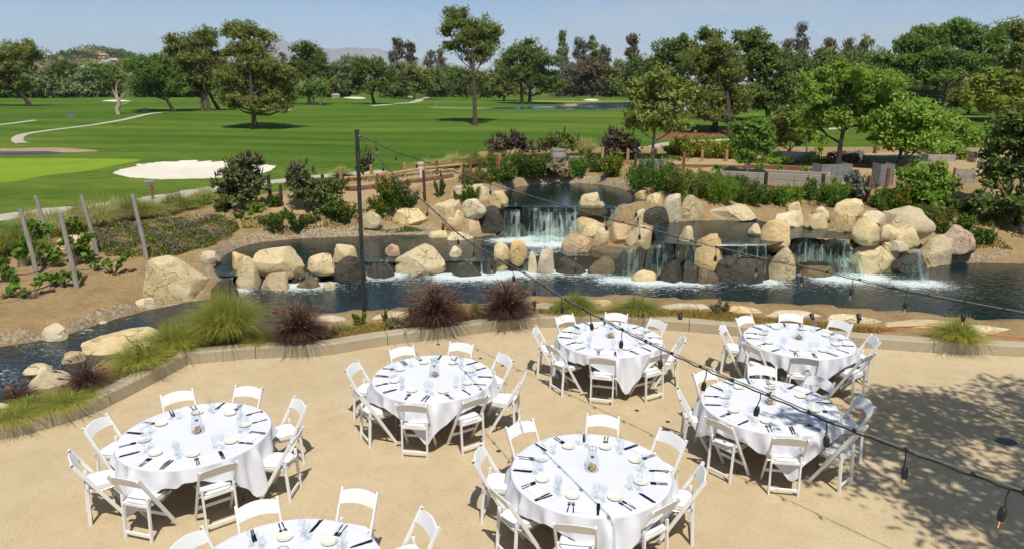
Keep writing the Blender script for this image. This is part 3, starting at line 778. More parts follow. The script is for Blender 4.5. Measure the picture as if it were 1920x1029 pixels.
def offset_poly(P, d):
    n = len(P); area = .5 * sum(P[i][0] * P[(i + 1) % n][1] - P[(i + 1) % n][0] * P[i][1] for i in range(n))
    out = []
    for i in range(n):
        t = P[(i + 1) % n] - P[i - 1]; t = t / (np.linalg.norm(t) + 1e-9)
        out.append(P[i] + np.array([t[1], -t[0]]) * d * (1 if area > 0 else -1))
    return np.array(out)
def water(name, poly, lev, mat, grow=.22, cell=.22, base_foam=0.0, flow=None):
    P = offset_poly(poly, grow)
    bm = bmesh.new()
    bm.faces.new([bm.verts.new((q[0], q[1], lev)) for q in P])
    lo, hi = P.min(0), P.max(0)
    for ax in (0, 1):
        c = lo[ax]
        while c < hi[ax]:
            c += cell
            no = (1, 0, 0) if ax == 0 else (0, 1, 0); co = (c, 0, 0) if ax == 0 else (0, c, 0)
            bmesh.ops.bisect_plane(bm, geom=bm.verts[:] + bm.edges[:] + bm.faces[:], plane_co=co, plane_no=no)
    bmesh.ops.recalc_face_normals(bm, faces=bm.faces)
    me = bpy.data.meshes.new(name); bm.to_mesh(me); bm.free()
    if me.polygons[0].normal.z < 0: me.flip_normals()
    fm = []
    for v in me.vertices:
        p = v.co; f = base_foam
        for a, b, w in SPLASH:
            if abs(a.z - lev) > .25: continue
            ab = b - a; t = max(0, min(1, (p - a).dot(ab) / ab.length_squared)); q = a + ab * t
            dx, dy = p.x - q.x, p.y - q.y
            d = math.hypot(dx, dy * (.8 if dy < 0 else 2.5))
            f = max(f, w * (1.0 * math.exp(-(d / .45) ** 2) + .5 * math.exp(-(d / 1.3) ** 2)))
        if flow: f = max(f, flow(p))
        fm.append(f)
    me.attributes.new('foam', 'FLOAT', 'POINT').data.foreach_set('value', np.array(fm, np.float32))
    tag(link(name, me, mat), kind='structure')
def stream_flow(p):
    return .30 * (1 - float(ss(-9.5, -7.0, p.x))) * (.6 + .4 * math.sin(p.x * 3 + p.y * 5)) + .12 * math.exp(-((p.y - 17.6) / 1.2) ** 2)
water('pond_water', POND, L0, WATER_M, flow=stream_flow)
water('middle_pool_water', POOL_MID, L1, WATER_M, .06, flow=lambda p: .45 * math.exp(-((p.x - 1.0) / 1.5) ** 2))
water('right_pool_water', POOL_RIGHT, LR, WATER_M, .04, base_foam=.06)
water('upper_pool_water', POOL_TOP, L2, WATER_TOP_M, .08)

# ------------------------------------------------------------------ the terrace: sawn concrete panels and a kerb
patio = tag(empty('patio'), kind='structure')
CUTS = [((388, 672), (690, 975)), ((733, 639), (957, 865)), ((787, 631), (1267, 794)), ((814, 1024), (1740, 664)), ((1667, 1029), (1920, 863)),
        ((62, 820), (108, 1029)), ((100, 978), (378, 905)), ((1302, 995), (1357, 1029))]
bm = bmesh.new()
bm.faces.new([bm.verts.new((q[0], q[1], 0)) for q in PATIO])
for a, b in CUTS:
    A, B = at(*a, 0), at(*b, 0); d = B - A
    bmesh.ops.bisect_plane(bm, geom=bm.verts[:] + bm.edges[:] + bm.faces[:], plane_co=A, plane_no=(-d.y, d.x, 0))
cells = [[v.co.copy() for v in f.verts] for f in bm.faces]
bm.free()
for c in cells:
    b2 = bmesh.new(); f = b2.faces.new([b2.verts.new(v) for v in c])
    if f.calc_area() < .02: b2.free(); continue
    f.normal_update()
    if f.normal.z < 0: f.normal_flip()
    r = bmesh.ops.inset_region(b2, faces=[f], thickness=.0085, use_even_offset=True)
    bmesh.ops.delete(b2, geom=r['faces'], context='FACES')
    b2.faces.ensure_lookup_table()
    if not b2.faces: b2.free(); continue
    ex = bmesh.ops.extrude_face_region(b2, geom=b2.faces[:])
    for e in ex['geom']:
        if isinstance(e, bmesh.types.BMVert): e.co.z -= .10
    bmesh.ops.recalc_face_normals(b2, faces=b2.faces)
    m_ = bpy.data.meshes.new('slab'); b2.to_mesh(m_); b2.free()
    link('slab', m_, PATIO_M, patio)
base = [(KERB[0][0], -3), (KERB[-1][0], -3)]
mb = MB(); mb.add([(q[0], q[1], -.06) for q in PATIO], [tuple(range(len(PATIO)))])
mb.build('joint_bed', simple('joint_dirt', (.09, .07, .05), (.13, .10, .07), 10, .95), patio)

kerb = tag(empty('kerb'), kind='structure')
S = np.concatenate([[0], np.cumsum(np.linalg.norm(np.diff(KERB, axis=0), axis=1))])
T = np.gradient(KERB, axis=0); T /= np.linalg.norm(T, axis=1)[:, None]
NRM = np.column_stack([-T[:, 1], T[:, 0]])
if NRM[len(NRM) // 2][1] < 0: NRM = -NRM
def kerb_at(s):
    p = np.array([np.interp(s, S, KERB[:, k]) for k in (0, 1)]); n_ = np.array([np.interp(s, S, NRM[:, k]) for k in (0, 1)])
    return p, n_ / np.linalg.norm(n_)
joints = [0]
for jx, jy in ((-60, 842), (95, 801), (205, 762), (312, 706), (352, 683), (488, 671), (733, 646), (783, 640), (965, 618), (1130, 614), (1295, 622), (1530, 643), (1757, 661), (2000, 674)):
    q = at(jx, jy, 0); k = np.argmin((KERB[:, 0] - q.x) ** 2 + (KERB[:, 1] - q.y) ** 2); joints.append(S[k])
joints.append(S[-1])
prof = [(0.0, -.05), (0.012, .195), (.04, .225), (.25, .232), (.28, .215), (.28, -.05)]
for a, b in zip(joints[:-1], joints[1:]):
    if b - a < .1: continue
    ss_ = np.linspace(a + .006, b - .006, max(3, int((b - a) / .22)))
    mb = MB(); V = []
    for s in ss_:
        p, n_ = kerb_at(s)
        for o_, z in prof: V.append((p[0] + n_[0] * o_, p[1] + n_[1] * o_, z))
    k = len(prof)
    Fq = [(i * k + j, i * k + j + 1, (i + 1) * k + j + 1, (i + 1) * k + j) for i in range(len(ss_) - 1) for j in range(k - 1)]
    Fq += [tuple(range(k - 1, -1, -1)), tuple((len(ss_) - 1) * k + j for j in range(k))]
    mb.add(V, Fq); o = mb.build('kerb_stone', KERB_M, kerb)
    bm = bmesh.new(); bm.from_mesh(o.data); bmesh.ops.recalc_face_normals(bm, faces=bm.faces); bm.to_mesh(o.data); bm.free()

# ------------------------------------------------------------------ far hills and mountains
HILL_M = simple('hill_scrub_ground', (.14, .11, .055), (.26, .19, .10), .02, .95, .2, spec=.05, detail=8)
def hill_z(X, Y):
    X = np.asarray(X, float); Y = np.asarray(Y, float)
    h = 40 * np.exp(-((X + 545) / 105) ** 2) + 30 * np.exp(-((X + 395) / 95) ** 2) + 22 * np.exp(-((X + 700) / 110) ** 2)
    return 1.0 + h * np.exp(-((Y - 980) / 190) ** 2) * (1 + .12 * np.sin(X * .045 + Y * .02) + .06 * np.sin(X * .11))
hx, hy = np.meshgrid(np.linspace(-1000, -150, 90), np.linspace(600, 1400, 60))
hz = hill_z(hx, hy) - 1.5
ii = np.arange(hx.size).reshape(hx.shape)
hq = np.stack([ii[:-1, :-1].ravel(), ii[:-1, 1:].ravel(), ii[1:, 1:].ravel(), ii[1:, :-1].ravel()], 1)
tag(link('hill', mesh_np('hill', np.stack([hx.ravel(), hy.ravel(), hz.ravel()], 1), [hq], True), HILL_M), kind='structure')
MOUNT_M = simple('mountain_rock', (.22, .21, .20), (.32, .31, .29), .002, .95, .3, spec=.05, detail=8)
def mountains(keys, Y0, depth, seed):
    rr = np.random.default_rng(seed)
    kx = np.array([(x - 960) / F_PX * Y0 * 1.0 for x, _ in keys]); kz = np.array([EYE + Y0 * (159 - y) / 1386 * 1.035 for _, y in keys])
    X = np.linspace(kx[0], kx[-1], 260); top = np.interp(X, kx, kz)
    nz = sum(rr.uniform(.5, 1) * np.sin(X * f + rr.uniform(0, 6)) * a for f, a in ((.004, 18), (.009, 14), (.02, 9), (.043, 6), (.09, 3)))
    top = np.maximum(top + nz * Y0 / 9000 * .6, 8)
    V, rows = [], 14
    for r_ in range(rows):
        t = r_ / (rows - 1)
        rid = sum(np.sin(X * f + ph + t * 5) * a for f, ph, a in ((.006, 1, .10), (.014, 3, .07), (.03, 5, .04)))
        V.append(np.stack([X, np.full_like(X, Y0 - depth * (1 - t)) , top * (t ** 1.3) * (1 + rid * (1 - t) * 1.5) - 2], 1))
    V.append(np.stack([X, np.full_like(X, Y0 + depth), np.full_like(X, -2)], 1))
    V = np.vstack(V); ii = np.arange(len(V)).reshape(rows + 1, -1)
    q = np.stack([ii[:-1, :-1].ravel(), ii[:-1, 1:].ravel(), ii[1:, 1:].ravel(), ii[1:, :-1].ravel()], 1)
    return link('mountain', mesh_np('mountain', V, [q], True), MOUNT_M)
tag(mountains([(250, 150), (340, 118), (430, 100), (520, 80), (545, 79), (590, 92), (630, 97), (668, 93), (720, 99), (780, 112), (850, 120), (930, 135), (1010, 152)], 9000, 2200, 3), kind='structure')
tag(mountains([(-150, 150), (0, 140), (120, 132), (300, 128), (420, 122), (520, 112), (640, 118), (800, 116), (900, 128), (1000, 140), (1200, 150)], 6200, 1200, 5), kind='structure')

# the air: one even box of haze round everything
mb = MB(); mb.box((0, 5600, 300), (22000, 12800, 620))
hm = bpy.data.materials.new('haze_air'); hm.use_nodes = True; hn = hm.node_tree.nodes; hl = hm.node_tree.links
hn.remove(hn['Principled BSDF'])
pv = hn.new('ShaderNodeVolumePrincipled'); pv.inputs['Density'].default_value = HAZE_DENSITY; pv.inputs['Color'].default_value = (.82, .92, 1.0, 1); pv.inputs['Anisotropy'].default_value = 0.0
hl.new(pv.outputs['Volume'], hn['Material Output'].inputs['Volume'])
hz_o = mb.build('haze', hm); hz_o['kind'] = 'stuff'
# ------------------------------------------------------------------ boulders
def boulder_mesh(seed, w, d, h, sub=3, cuts=15, rough=.085, slab=False):
    r_ = np.random.default_rng(seed)
    bm = bmesh.new(); bmesh.ops.create_icosphere(bm, subdivisions=sub, radius=1.0)
    V = np.array([v.co[:] for v in bm.verts])
    for k in range(cuts):
        nrm = r_.normal(size=3); nrm[2] = abs(nrm[2]) * (.9 if k % 3 else .2); nrm /= np.linalg.norm(nrm)
        hgt = r_.uniform(.46, .84)
        dd = V @ nrm - hgt
        V -= np.outer(np.maximum(dd, 0) * r_.uniform(.9, 1.0), nrm)
    off = r_.uniform(-50, 50, 3)
    for i, p in enumerate(V):
        q = Vector(p * 1.4 + off); nz = mnoise.fractal(q, 1.0, 2.0, 4)
        nz2 = mnoise.noise(Vector(p * 5 + off))
        V[i] = p * (1 + rough * nz + .022 * nz2)
    V = V - (V.max(0) + V.min(0)) / 2
    V = V / (V.max(0) - V.min(0)) * np.array([w, d, h])
    for v, p in zip(bm.verts, V): v.co = p
    me = bpy.data.meshes.new('boulder'); bm.to_mesh(me); bm.free()
    me.polygons.foreach_set('use_smooth', np.ones(len(me.polygons), bool)); me.set_sharp_from_angle(angle=math.radians(30))
    return me
for i, (c, w, d, h, sunk, tone, lab, zf) in enumerate(ROCK_AT):
    me = boulder_mesh(100 + i, w, d, h + sunk, 4 if w > .95 else 3)
    tag(link('boulder', me, ROCK[tone], None, (c.x, c.y, c.z - sunk / 2)), lab, 'boulder', 'boulders round the cascades')

# flat coping stones along the near edge of the pond
COPE = [(515, 580, 610), (578, 668, 604), (690, 770, 597), (760, 850, 590), (860, 930, 588), (985, 1050, 580), (1060, 1150, 575), (1150, 1225, 574), (1225, 1340, 578), (1340, 1430, 585),
        (1430, 1540, 591), (1540, 1660, 599), (1660, 1790, 610), (1790, 1930, 620), (-40, 40, 772)]
for i, (x0, x1, yy) in enumerate(COPE):
    a, b = at(x0, yy, .15), at(x1, yy + (3 if x0 > 1200 else -3 if x1 < 900 else 0), .12)
    L = (b - a).length; me = boulder_mesh(400 + i, L * 1.04, .36 + .1 * R.random(), .34, 3, 14, .06)
    o = link('coping_stone', me, ROCK['g' if i % 3 else 't'], None, ((a.x + b.x) / 2, (a.y + b.y) / 2 - .02, .11), math.atan2(b.y - a.y, b.x - a.x))
    nth = ['below the left clump of purple grass', 'just left of the black pole', 'just right of the black pole', 'left of the middle purple grass', 'between the two right purple grasses',
           'below the third purple grass', 'left behind the middle back table', 'right behind the middle back table', 'right of the second green grass clump',
           'behind the gap between the two back tables', 'behind the back right table, left end', 'behind the back right table', 'right of the back right table', "at the photo's right edge by the spiky grass", "at the photo's left edge by the stream"][i]
    tag(o, 'flat pale edging stone of the pond ' + nth, 'edging stone', 'flat edging stones along the pond')

# ------------------------------------------------------------------ tables, chairs and place settings
WHITE_M = simple('chair_white_resin', (.76, .75, .71), (.80, .79, .75), 3, .38, 0)
PAD_M = simple('seat_vinyl', (.80, .79, .75), (.84, .83, .79), 4, .42, .08)
STEEL_M = simple('chair_hardware', (.35, .35, .35), (.5, .5, .5), 20, .35, 0, 1.0)
LEG_M = simple('table_leg_steel', (.16, .16, .15), (.22, .22, .21), 10, .45, 0, .6)
WOOD_TOP_M = simple('table_plywood', (.30, .20, .11), (.42, .29, .16), 6, .6, .1, stretch=(1, 6, 1))
PLATE_M = simple('cream_china', (.74, .71, .60), (.78, .75, .64), 2, .22, 0)
CUTLERY_M = simple('cutlery_steel', (.07, .08, .10), (.11, .12, .15), 8, .22, 0, 1.0)
CORK_M = simple('wine_cork', (.40, .22, .10), (.62, .42, .22), 18, .85, .2, coord='Object')
def cloth_material():
    m, n, l, b = new_mat('white_linen')
    v = tex_coord(n, l)
    f1 = noise_node(n, l, v, 2.2, 4, .5, .5); f2 = noise_node(n, l, v, 300, 2, .5)
    l.new(ramp(n, l, f1, [(.3, (.66, .665, .70)), (.7, (.71, .715, .745))]), b.inputs['Base Color'])
    b.inputs['Roughness'].default_value = .85; b.inputs['Specular IOR Level'].default_value = .2
    vo = n.new('ShaderNodeTexVoronoi'); vo.feature = 'DISTANCE_TO_EDGE'; vo.inputs['Scale'].default_value = .9; l.new(v, vo.inputs['Vector'])
    cr = ramp(n, l, vo.outputs['Distance'], [(0, (1, 1, 1)), (.03, (0, 0, 0))])
    bump(n, l, b, math_n(n, l, 'ADD', f1, math_n(n, l, 'ADD', math_n(n, l, 'MULTIPLY', cr, .10), math_n(n, l, 'MULTIPLY', f2, .03))), .22, .05)
    return m
CLOTH_M = cloth_material()
NAPKIN_M = simple('napkin_linen', (.80, .80, .80), (.84, .84, .84), 30, .9, .1, spec=.1)
def glass_material(name, tint=(.97, .985, .99), spec=1.0):
    m, n, l, b = new_mat(name)
    n.remove(b)
    gl = n.new('ShaderNodeBsdfGlossy'); gl.inputs['Roughness'].default_value = .02
    tr = n.new('ShaderNodeBsdfTransparent')
    lw = n.new('ShaderNodeLayerWeight'); lw.inputs['Blend'].default_value = .35
    l.new(ramp(n, l, lw.outputs['Facing'], [(.0, tint), (.7, tuple(t * .97 for t in tint)), (.99, (.80, .82, .86))]), tr.inputs['Color'])
    ms = n.new('ShaderNodeMixShader')
    l.new(ramp(n, l, lw.outputs['Facing'], [(.0, (.03, .03, .03)), (.7, (.06, .06, .06)), (.96, (.34, .34, .34))]), ms.inputs['Fac']); l.new(tr.outputs[0], ms.inputs[1]); l.new(gl.outputs[0], ms.inputs[2]); l.new(ms.outputs[0], n['Material Output'].inputs['Surface'])
    return m
GLASS_M = glass_material('clear_glass')
BULB_GLASS_M = glass_material('bulb_glass', (.99, .98, .96))

def chair_proto():
    root = empty('folding_chair')
    for sx in (-1, 1):
        mb = MB(); mb.bar((sx * .206, -.302, .80), (sx * .206, .17, 0), .024, .044)
        mb.lathe([(.004, -.012), (.021, -.012), (.021, .012), (.004, .012)], 10, (0, 0, 0))
        k = len(mb.v) - 40
        for i in range(k, len(mb.v)):           # rounded top end of the upright, turned across the chair
            x_, y_, z_ = mb.v[i]; mb.v[i] = (sx * .206 + z_, -.302 + y_, .80 + x_)
        mb.build('upright', WHITE_M, root)
    for sx in (-1, 1):
        mb = MB(); mb.bar((sx * .178, -.185, .525), (sx * .178, -.215, 0), .024, .040); mb.build('rear_leg', WHITE_M, root)
    mb = MB(); nb = 10; V = []
    for i in range(nb + 1):
        t = i / nb * 2 - 1; x = t * .196; yb = -.03 * (1 - t * t)
        for z, yy, dz in ((.675, -.228, .018), (.675, -.212, .018), (.787, -.277, .03), (.787, -.293, .03)):
            V.append((x, yy + yb, z + dz * (1 - t * t)))
    Fq = [(i * 4 + j, i * 4 + (j + 1) % 4, i * 4 + 4 + (j + 1) % 4, i * 4 + 4 + j) for i in range(nb) for j in range(4)] + [(3, 2, 1, 0), (nb * 4, nb * 4 + 1, nb * 4 + 2, nb * 4 + 3)]
    mb.add(V, Fq); mb.build('backrest', WHITE_M, root)
    seat = MB(); seat.box((0, -.02, .428), (.36, .37, .028)); s = seat.build('seat', WHITE_M, root)
    c = MB(); V = []; 
    for k, (sc, z) in enumerate(((.96, .4435), (1.0, .452), (1.0, .464), (.95, .474), (.6, .479))):
        for a in range(20):
            an = 2 * math.pi * a / 20; e = 5.0
            ca, sa = math.cos(an), math.sin(an)
            rr = 1 / (abs(ca) ** e + abs(sa) ** e) ** (1 / e)
            V.append((ca * rr * .172 * sc, -.02 + sa * rr * .178 * sc, z))
    Fq = [(k * 20 + a, k * 20 + (a + 1) % 20, k * 20 + 20 + (a + 1) % 20, k * 20 + 20 + a) for k in range(4) for a in range(20)] + [tuple(range(80, 100))]
    c.add(V, Fq); c.build('seat_pad', PAD_M, s, smooth=True)
    mb = MB(); mb.bar((-.166, -.209, .075), (.166, -.209, .075), .042, .02, (0, 0, 1)); mb.build('rear_crossbar', WHITE_M, root)
    mb = MB(); mb.bar((-.194, .06, .19), (.194, .06, .19), .04, .02, (0, 0, 1)); mb.build('front_crossbar', WHITE_M, root)
    for sx in (-1, 1):
        mb = MB(); mb.bar((sx * .188, -.08, .40), (sx * .188, .10, .412), .014, .02); mb.build('hinge', STEEL_M, root)
        mb = MB(); mb.tube([(sx * .16, -.185, .45), (sx * .222, -.185, .45)], .006, 6); mb.build('pivot_bolt', STEEL_M, root)
    for c in [root] + list(root.children) + [k for c in root.children for k in c.children]:
        if c.type == 'MESH': c.data.transform(Matrix.Diagonal((1.0, 1.0, 1.037, 1.0)))
    return root
CHAIR = chair_proto()

def fork_mesh():
    mb = MB(); t = .0025
    mb.add([(-.005, -.095, 0), (.005, -.095, 0), (.0045, -.05, t), (-.0045, -.05, t)], [(0, 1, 2, 3)])
    mb.box((0, -.05, .0025), (.0085, .09, .004)); mb.box((0, .012, .0028), (.005, .05, .004)); mb.box((0, .045, .003), (.022, .022, .0035))
    for k in range(4): mb.box((-.009 + .006 * k, .074, .0035), (.0035, .04, .003))
    mb.v = [(x * 1.4, y, z) for x, y, z in mb.v]
    return mb.mesh('fork')
def knife_mesh():
    mb = MB(); mb.box((0, -.065, .003), (.012, .095, .006), taper=.8); 
    mb.add([(-.0085, -.018, .001), (.0085, -.018, .001), (.0085, .085, .001), (.002, .115, .001), (-.0085, .10, .001), (-.0085, -.018, .0035), (.0085, -.018, .0025), (.0085, .085, .0025), (.002, .115, .0025), (-.0085, .10, .0035)],
           [(4, 3, 2, 1, 0), (5, 6, 7, 8, 9), (0, 1, 6, 5), (1, 2, 7, 6), (2, 3, 8, 7), (3, 4, 9, 8), (4, 0, 5, 9)])
    mb.v = [(x * 1.35, y, z) for x, y, z in mb.v]
    return mb.mesh('knife')
FORK_ME, KNIFE_ME = fork_mesh(), knife_mesh()
for me_ in (FORK_ME, KNIFE_ME): me_.materials.append(CUTLERY_M)
def plate_mesh():
    mb = MB(); mb.lathe([(.045, 0), (.05, .004), (.074, .014), (.080, .018), (.079, .021), (.058, .012), (.05, .008), (.004, .007)], 24); return mb.mesh('plate', True)
PLATE_ME = plate_mesh(); PLATE_ME.materials.append(PLATE_M)
def napkin_mesh():
    mb = MB(); V = []; nx_, ny_ = 6, 4
    for k, (z, s) in enumerate(((.001, 1), (.011, .985))):
        for j in range(ny_ + 1):
            for i in range(nx_ + 1):
                x = (i / nx_ - .5) * .185 * s; y = (j / ny_ - .5) * .125 * s
                V.append((x, y, z + (.003 * math.sin(i * 1.3 + j) if k else 0)))
    w_ = nx_ + 1; m = w_ * (ny_ + 1)
    Fq = [(m + j * w_ + i, m + j * w_ + i + 1, m + (j + 1) * w_ + i + 1, m + (j + 1) * w_ + i) for j in range(ny_) for i in range(nx_)]
    rimi = [i for i in range(w_)] + [j * w_ + nx_ for j in range(1, ny_ + 1)] + [ny_ * w_ + i for i in range(nx_ - 1, -1, -1)] + [j * w_ for j in range(ny_ - 1, 0, -1)]
    Fq += [(rimi[i], rimi[(i + 1) % len(rimi)], m + rimi[(i + 1) % len(rimi)], m + rimi[i]) for i in range(len(rimi))]
    mb.add(V, Fq); mb.box((.004, .006, .0135), (.176, .10, .003))
    return mb.mesh('napkin')
NAPKIN_ME = napkin_mesh(); NAPKIN_ME.materials.append(NAPKIN_M)
def goblet_mesh(bowl_r, bowl_h, stem, name):
    h0 = .004 + stem
    out = [(.034, 0), (.035, .002), (.012, .006), (.005, .012), (.0042, h0 - .004), (.010, h0), (bowl_r * .75, h0 + bowl_h * .2), (bowl_r, h0 + bowl_h * .48), (bowl_r * .93, h0 + bowl_h * .8), (bowl_r * .80, h0 + bowl_h)]
    inn = [(bowl_r * .78, h0 + bowl_h), (bowl_r * .91, h0 + bowl_h * .8), (bowl_r * .975, h0 + bowl_h * .48), (bowl_r * .72, h0 + bowl_h * .22), (.004, h0 + .006)]
    mb = MB(); mb.lathe(out + inn, 14); return mb.mesh(name, True)
WINE_ME = goblet_mesh(.036, .098, .085, 'wine_glass'); GOB_ME = goblet_mesh(.040, .115, .055, 'water_goblet')
for me_ in (WINE_ME, GOB_ME): me_.materials.append(GLASS_M)

def carafe(loc, label, rz):
    root = empty('cork_jar', loc, rz); tag(root, label, 'jar', 'glass jars of corks on the tables')
    prof_o = [(.070, 0), (.078, .008), (.079, .06), (.070, .13), (.052, .22), (.047, .255), (.050, .272)]
    prof_i = [(.047, .272), (.044, .255), (.049, .22), (.067, .13), (.076, .06), (.074, .012), (.004, .010)]
    mb = MB(); mb.lathe(prof_o + prof_i, 20); mb.build('glass_body', GLASS_M, root, smooth=True)
    mb = MB(); mb.tube([(.049 * math.cos(a), .049 * math.sin(a), .274) for a in np.linspace(0, 2 * math.pi, 17)], .0028, 5, False); mb.build('rim_wire', LEG_M, root)
    cup = MB(); cup.lathe([(.018, .155), (.021, .158), (.022, .168), (.02, .168), (.017, .16)], 10); cu = cup.build('candle_cup', LEG_M, root)
    hang = MB()
    for k in range(3):
        a = 2.1 * k + .4; hang.tube([(.02 * math.cos(a), .02 * math.sin(a), .165), (.032 * math.cos(a), .032 * math.sin(a), .22), (.048 * math.cos(a), .048 * math.sin(a), .273)], .0016, 4)
    hang.build('hanger_wire', LEG_M, cu)
    rr = random.Random(int(rz * 1000) + 5)
    for k in range(30):
        lay = k // 11; a = rr.uniform(0, 6.28); rad = rr.uniform(.0, .055 - .012 * lay)
        ax = Vector((rr.uniform(-1, 1), rr.uniform(-1, 1), rr.uniform(-.5, .5))).normalized()
        c = Vector((rad * math.cos(a), rad * math.sin(a), .024 + .02 * lay)); mb = MB(); mb.tube([c - ax * .019, c + ax * .019], .0105, 7); mb.build('cork', CORK_M, root)
    return root

def cloth_mesh(phi, seed):
    """a square cloth over a round top: short drops at the sides, low corners, soft folds"""
    r_ = random.Random(seed); R0 = .915; half = 1.105
    nt, V, Fq = 160, [], []
    ph1, ph2 = r_.uniform(0, 6), r_.uniform(0, 6)
    radii = [0, .2, .4, .6, .75, .86, R0 - .02]
    V.append((0, 0, .7655))
    for r in radii[1:]:
        for k in range(nt):
            a = 2 * math.pi * k / nt; V.append((r * math.cos(a), r * math.sin(a), .7655 + .0008 * math.sin(5 * a + r * 9)))
    steps = [.0, .15, .3, .45, .6, .75, .9, 1.0]
    rows = 5 + len(steps)
    for j in range(rows):
        for k in range(nt):
            a = 2 * math.pi * k / nt
            ca, sa = abs(math.cos(a - phi)), abs(math.sin(a - phi))
            drop = half / max(ca, sa) - R0
            cornerness = max(0.0, min(1.0, (drop - .25) / .38))
            drop = min(drop, .62) * (1 + .04 * math.sin(3 * a + ph1))
            sd = .03 * (j + 1) / 5 if j < 5 else .03 + (drop - .03) * steps[j - 5] + .004
            th = min(1, sd / .03) * math.pi / 2; hang = max(0, sd - .03)
            fold = math.sin(17 * a + ph1 + 1.2 * math.sin(2 * a + ph2)) * .6 + math.sin(27 * a + ph2 + .8 * math.sin(3 * a)) * .32 + .22 * math.sin(34 * a + ph1)
            amp = .062 * min(1, hang / .15) * (.8 + .5 * cornerness)
            rad = R0 - .02 + .02 * math.sin(th) + .12 * hang * (1 + .5 * cornerness) + amp * fold
            z = .7655 - .02 * (1 - math.cos(th)) - hang + .055 * fold * min(1, hang / .18)
            V.append((rad * math.cos(a), rad * math.sin(a), z))
    m = 1
    tri = [(0, 1 + k, 1 + (k + 1) % nt) for k in range(nt)]
    nr = len(radii) - 1 + rows
    for i in range(nr - 1):
        for k in range(nt): Fq.append((1 + i * nt + k, 1 + (i + 1) * nt + k, 1 + (i + 1) * nt + (k + 1) % nt, 1 + i * nt + (k + 1) % nt))
    me = mesh_np('tablecloth', np.array(V), [np.array(tri), np.array(Fq)], True)
    return me

TABLES = [  # px centre of the top (or world x,y), cloth corner angle from the near side, jar offset, name, chairs: px of backrest tops
 ('px', 367, 811, -25, 'the leftmost table', [(331, 736), (467, 726), (563, 753), (557, 815), (409, 876), (231, 898), (132, 858), (178, 790)]),
 ('px', 812, 706, 0, 'the table nearest the pole', [(752, 652), (866, 644), (949, 668), (981, 709), (892, 749), (771, 760), (669, 733), (659, 685)]),
 ('px', 1143, 633, 10, 'the middle back table', [(1057, 592), (1156, 588), (1235, 602), (1283, 634), (1238, 665), (1129, 672), (1036, 651), (1002, 617)]),
 ('px', 1497, 636, -8, 'the back right table', [(1483, 589), (1578, 603), (1642, 634), (1629, 667), (1509, 672), (1408, 649), (1352, 612), (1394, 594)]),
 ('px', 1441, 757, 0, 'the table beside the tree shadow', [(1319, 697), (1429, 687), (1540, 710), (1627, 752), (1612, 808), (1483, 823), (1348, 792), (1273, 737)]),
 ('px', 1107, 882, 8, 'the front middle table', [(974, 794), (1131, 780), (1262, 815), (1320, 885), (1248, 948), (1078, 985), (935, 927), (895, 848)]),
 ('xy', -2.06, 5.50, 14, 'the cut-off bottom table', [(481, 942), (675, 920), (806, 970), None, None, None, None, (345, 1010)]),
]
SEATS = ['far left', 'far', 'far right', 'right', 'near right', 'near', 'near left', 'left']
CH_USED = [False]
def near_cam(p):
    q = Vector(p); d = depth_of(q)
    if d < .3: return False
    u = CX + F_PX * q.x / d; yc_ = (EYE - q.z) * _c - q.y * _s
    vpx = CY + F_PX * yc_ / d
    return -90 < u < 2010 and vpx < 1110
def seat_name(i, offs):
    return SEATS[(i + offs) % 8]
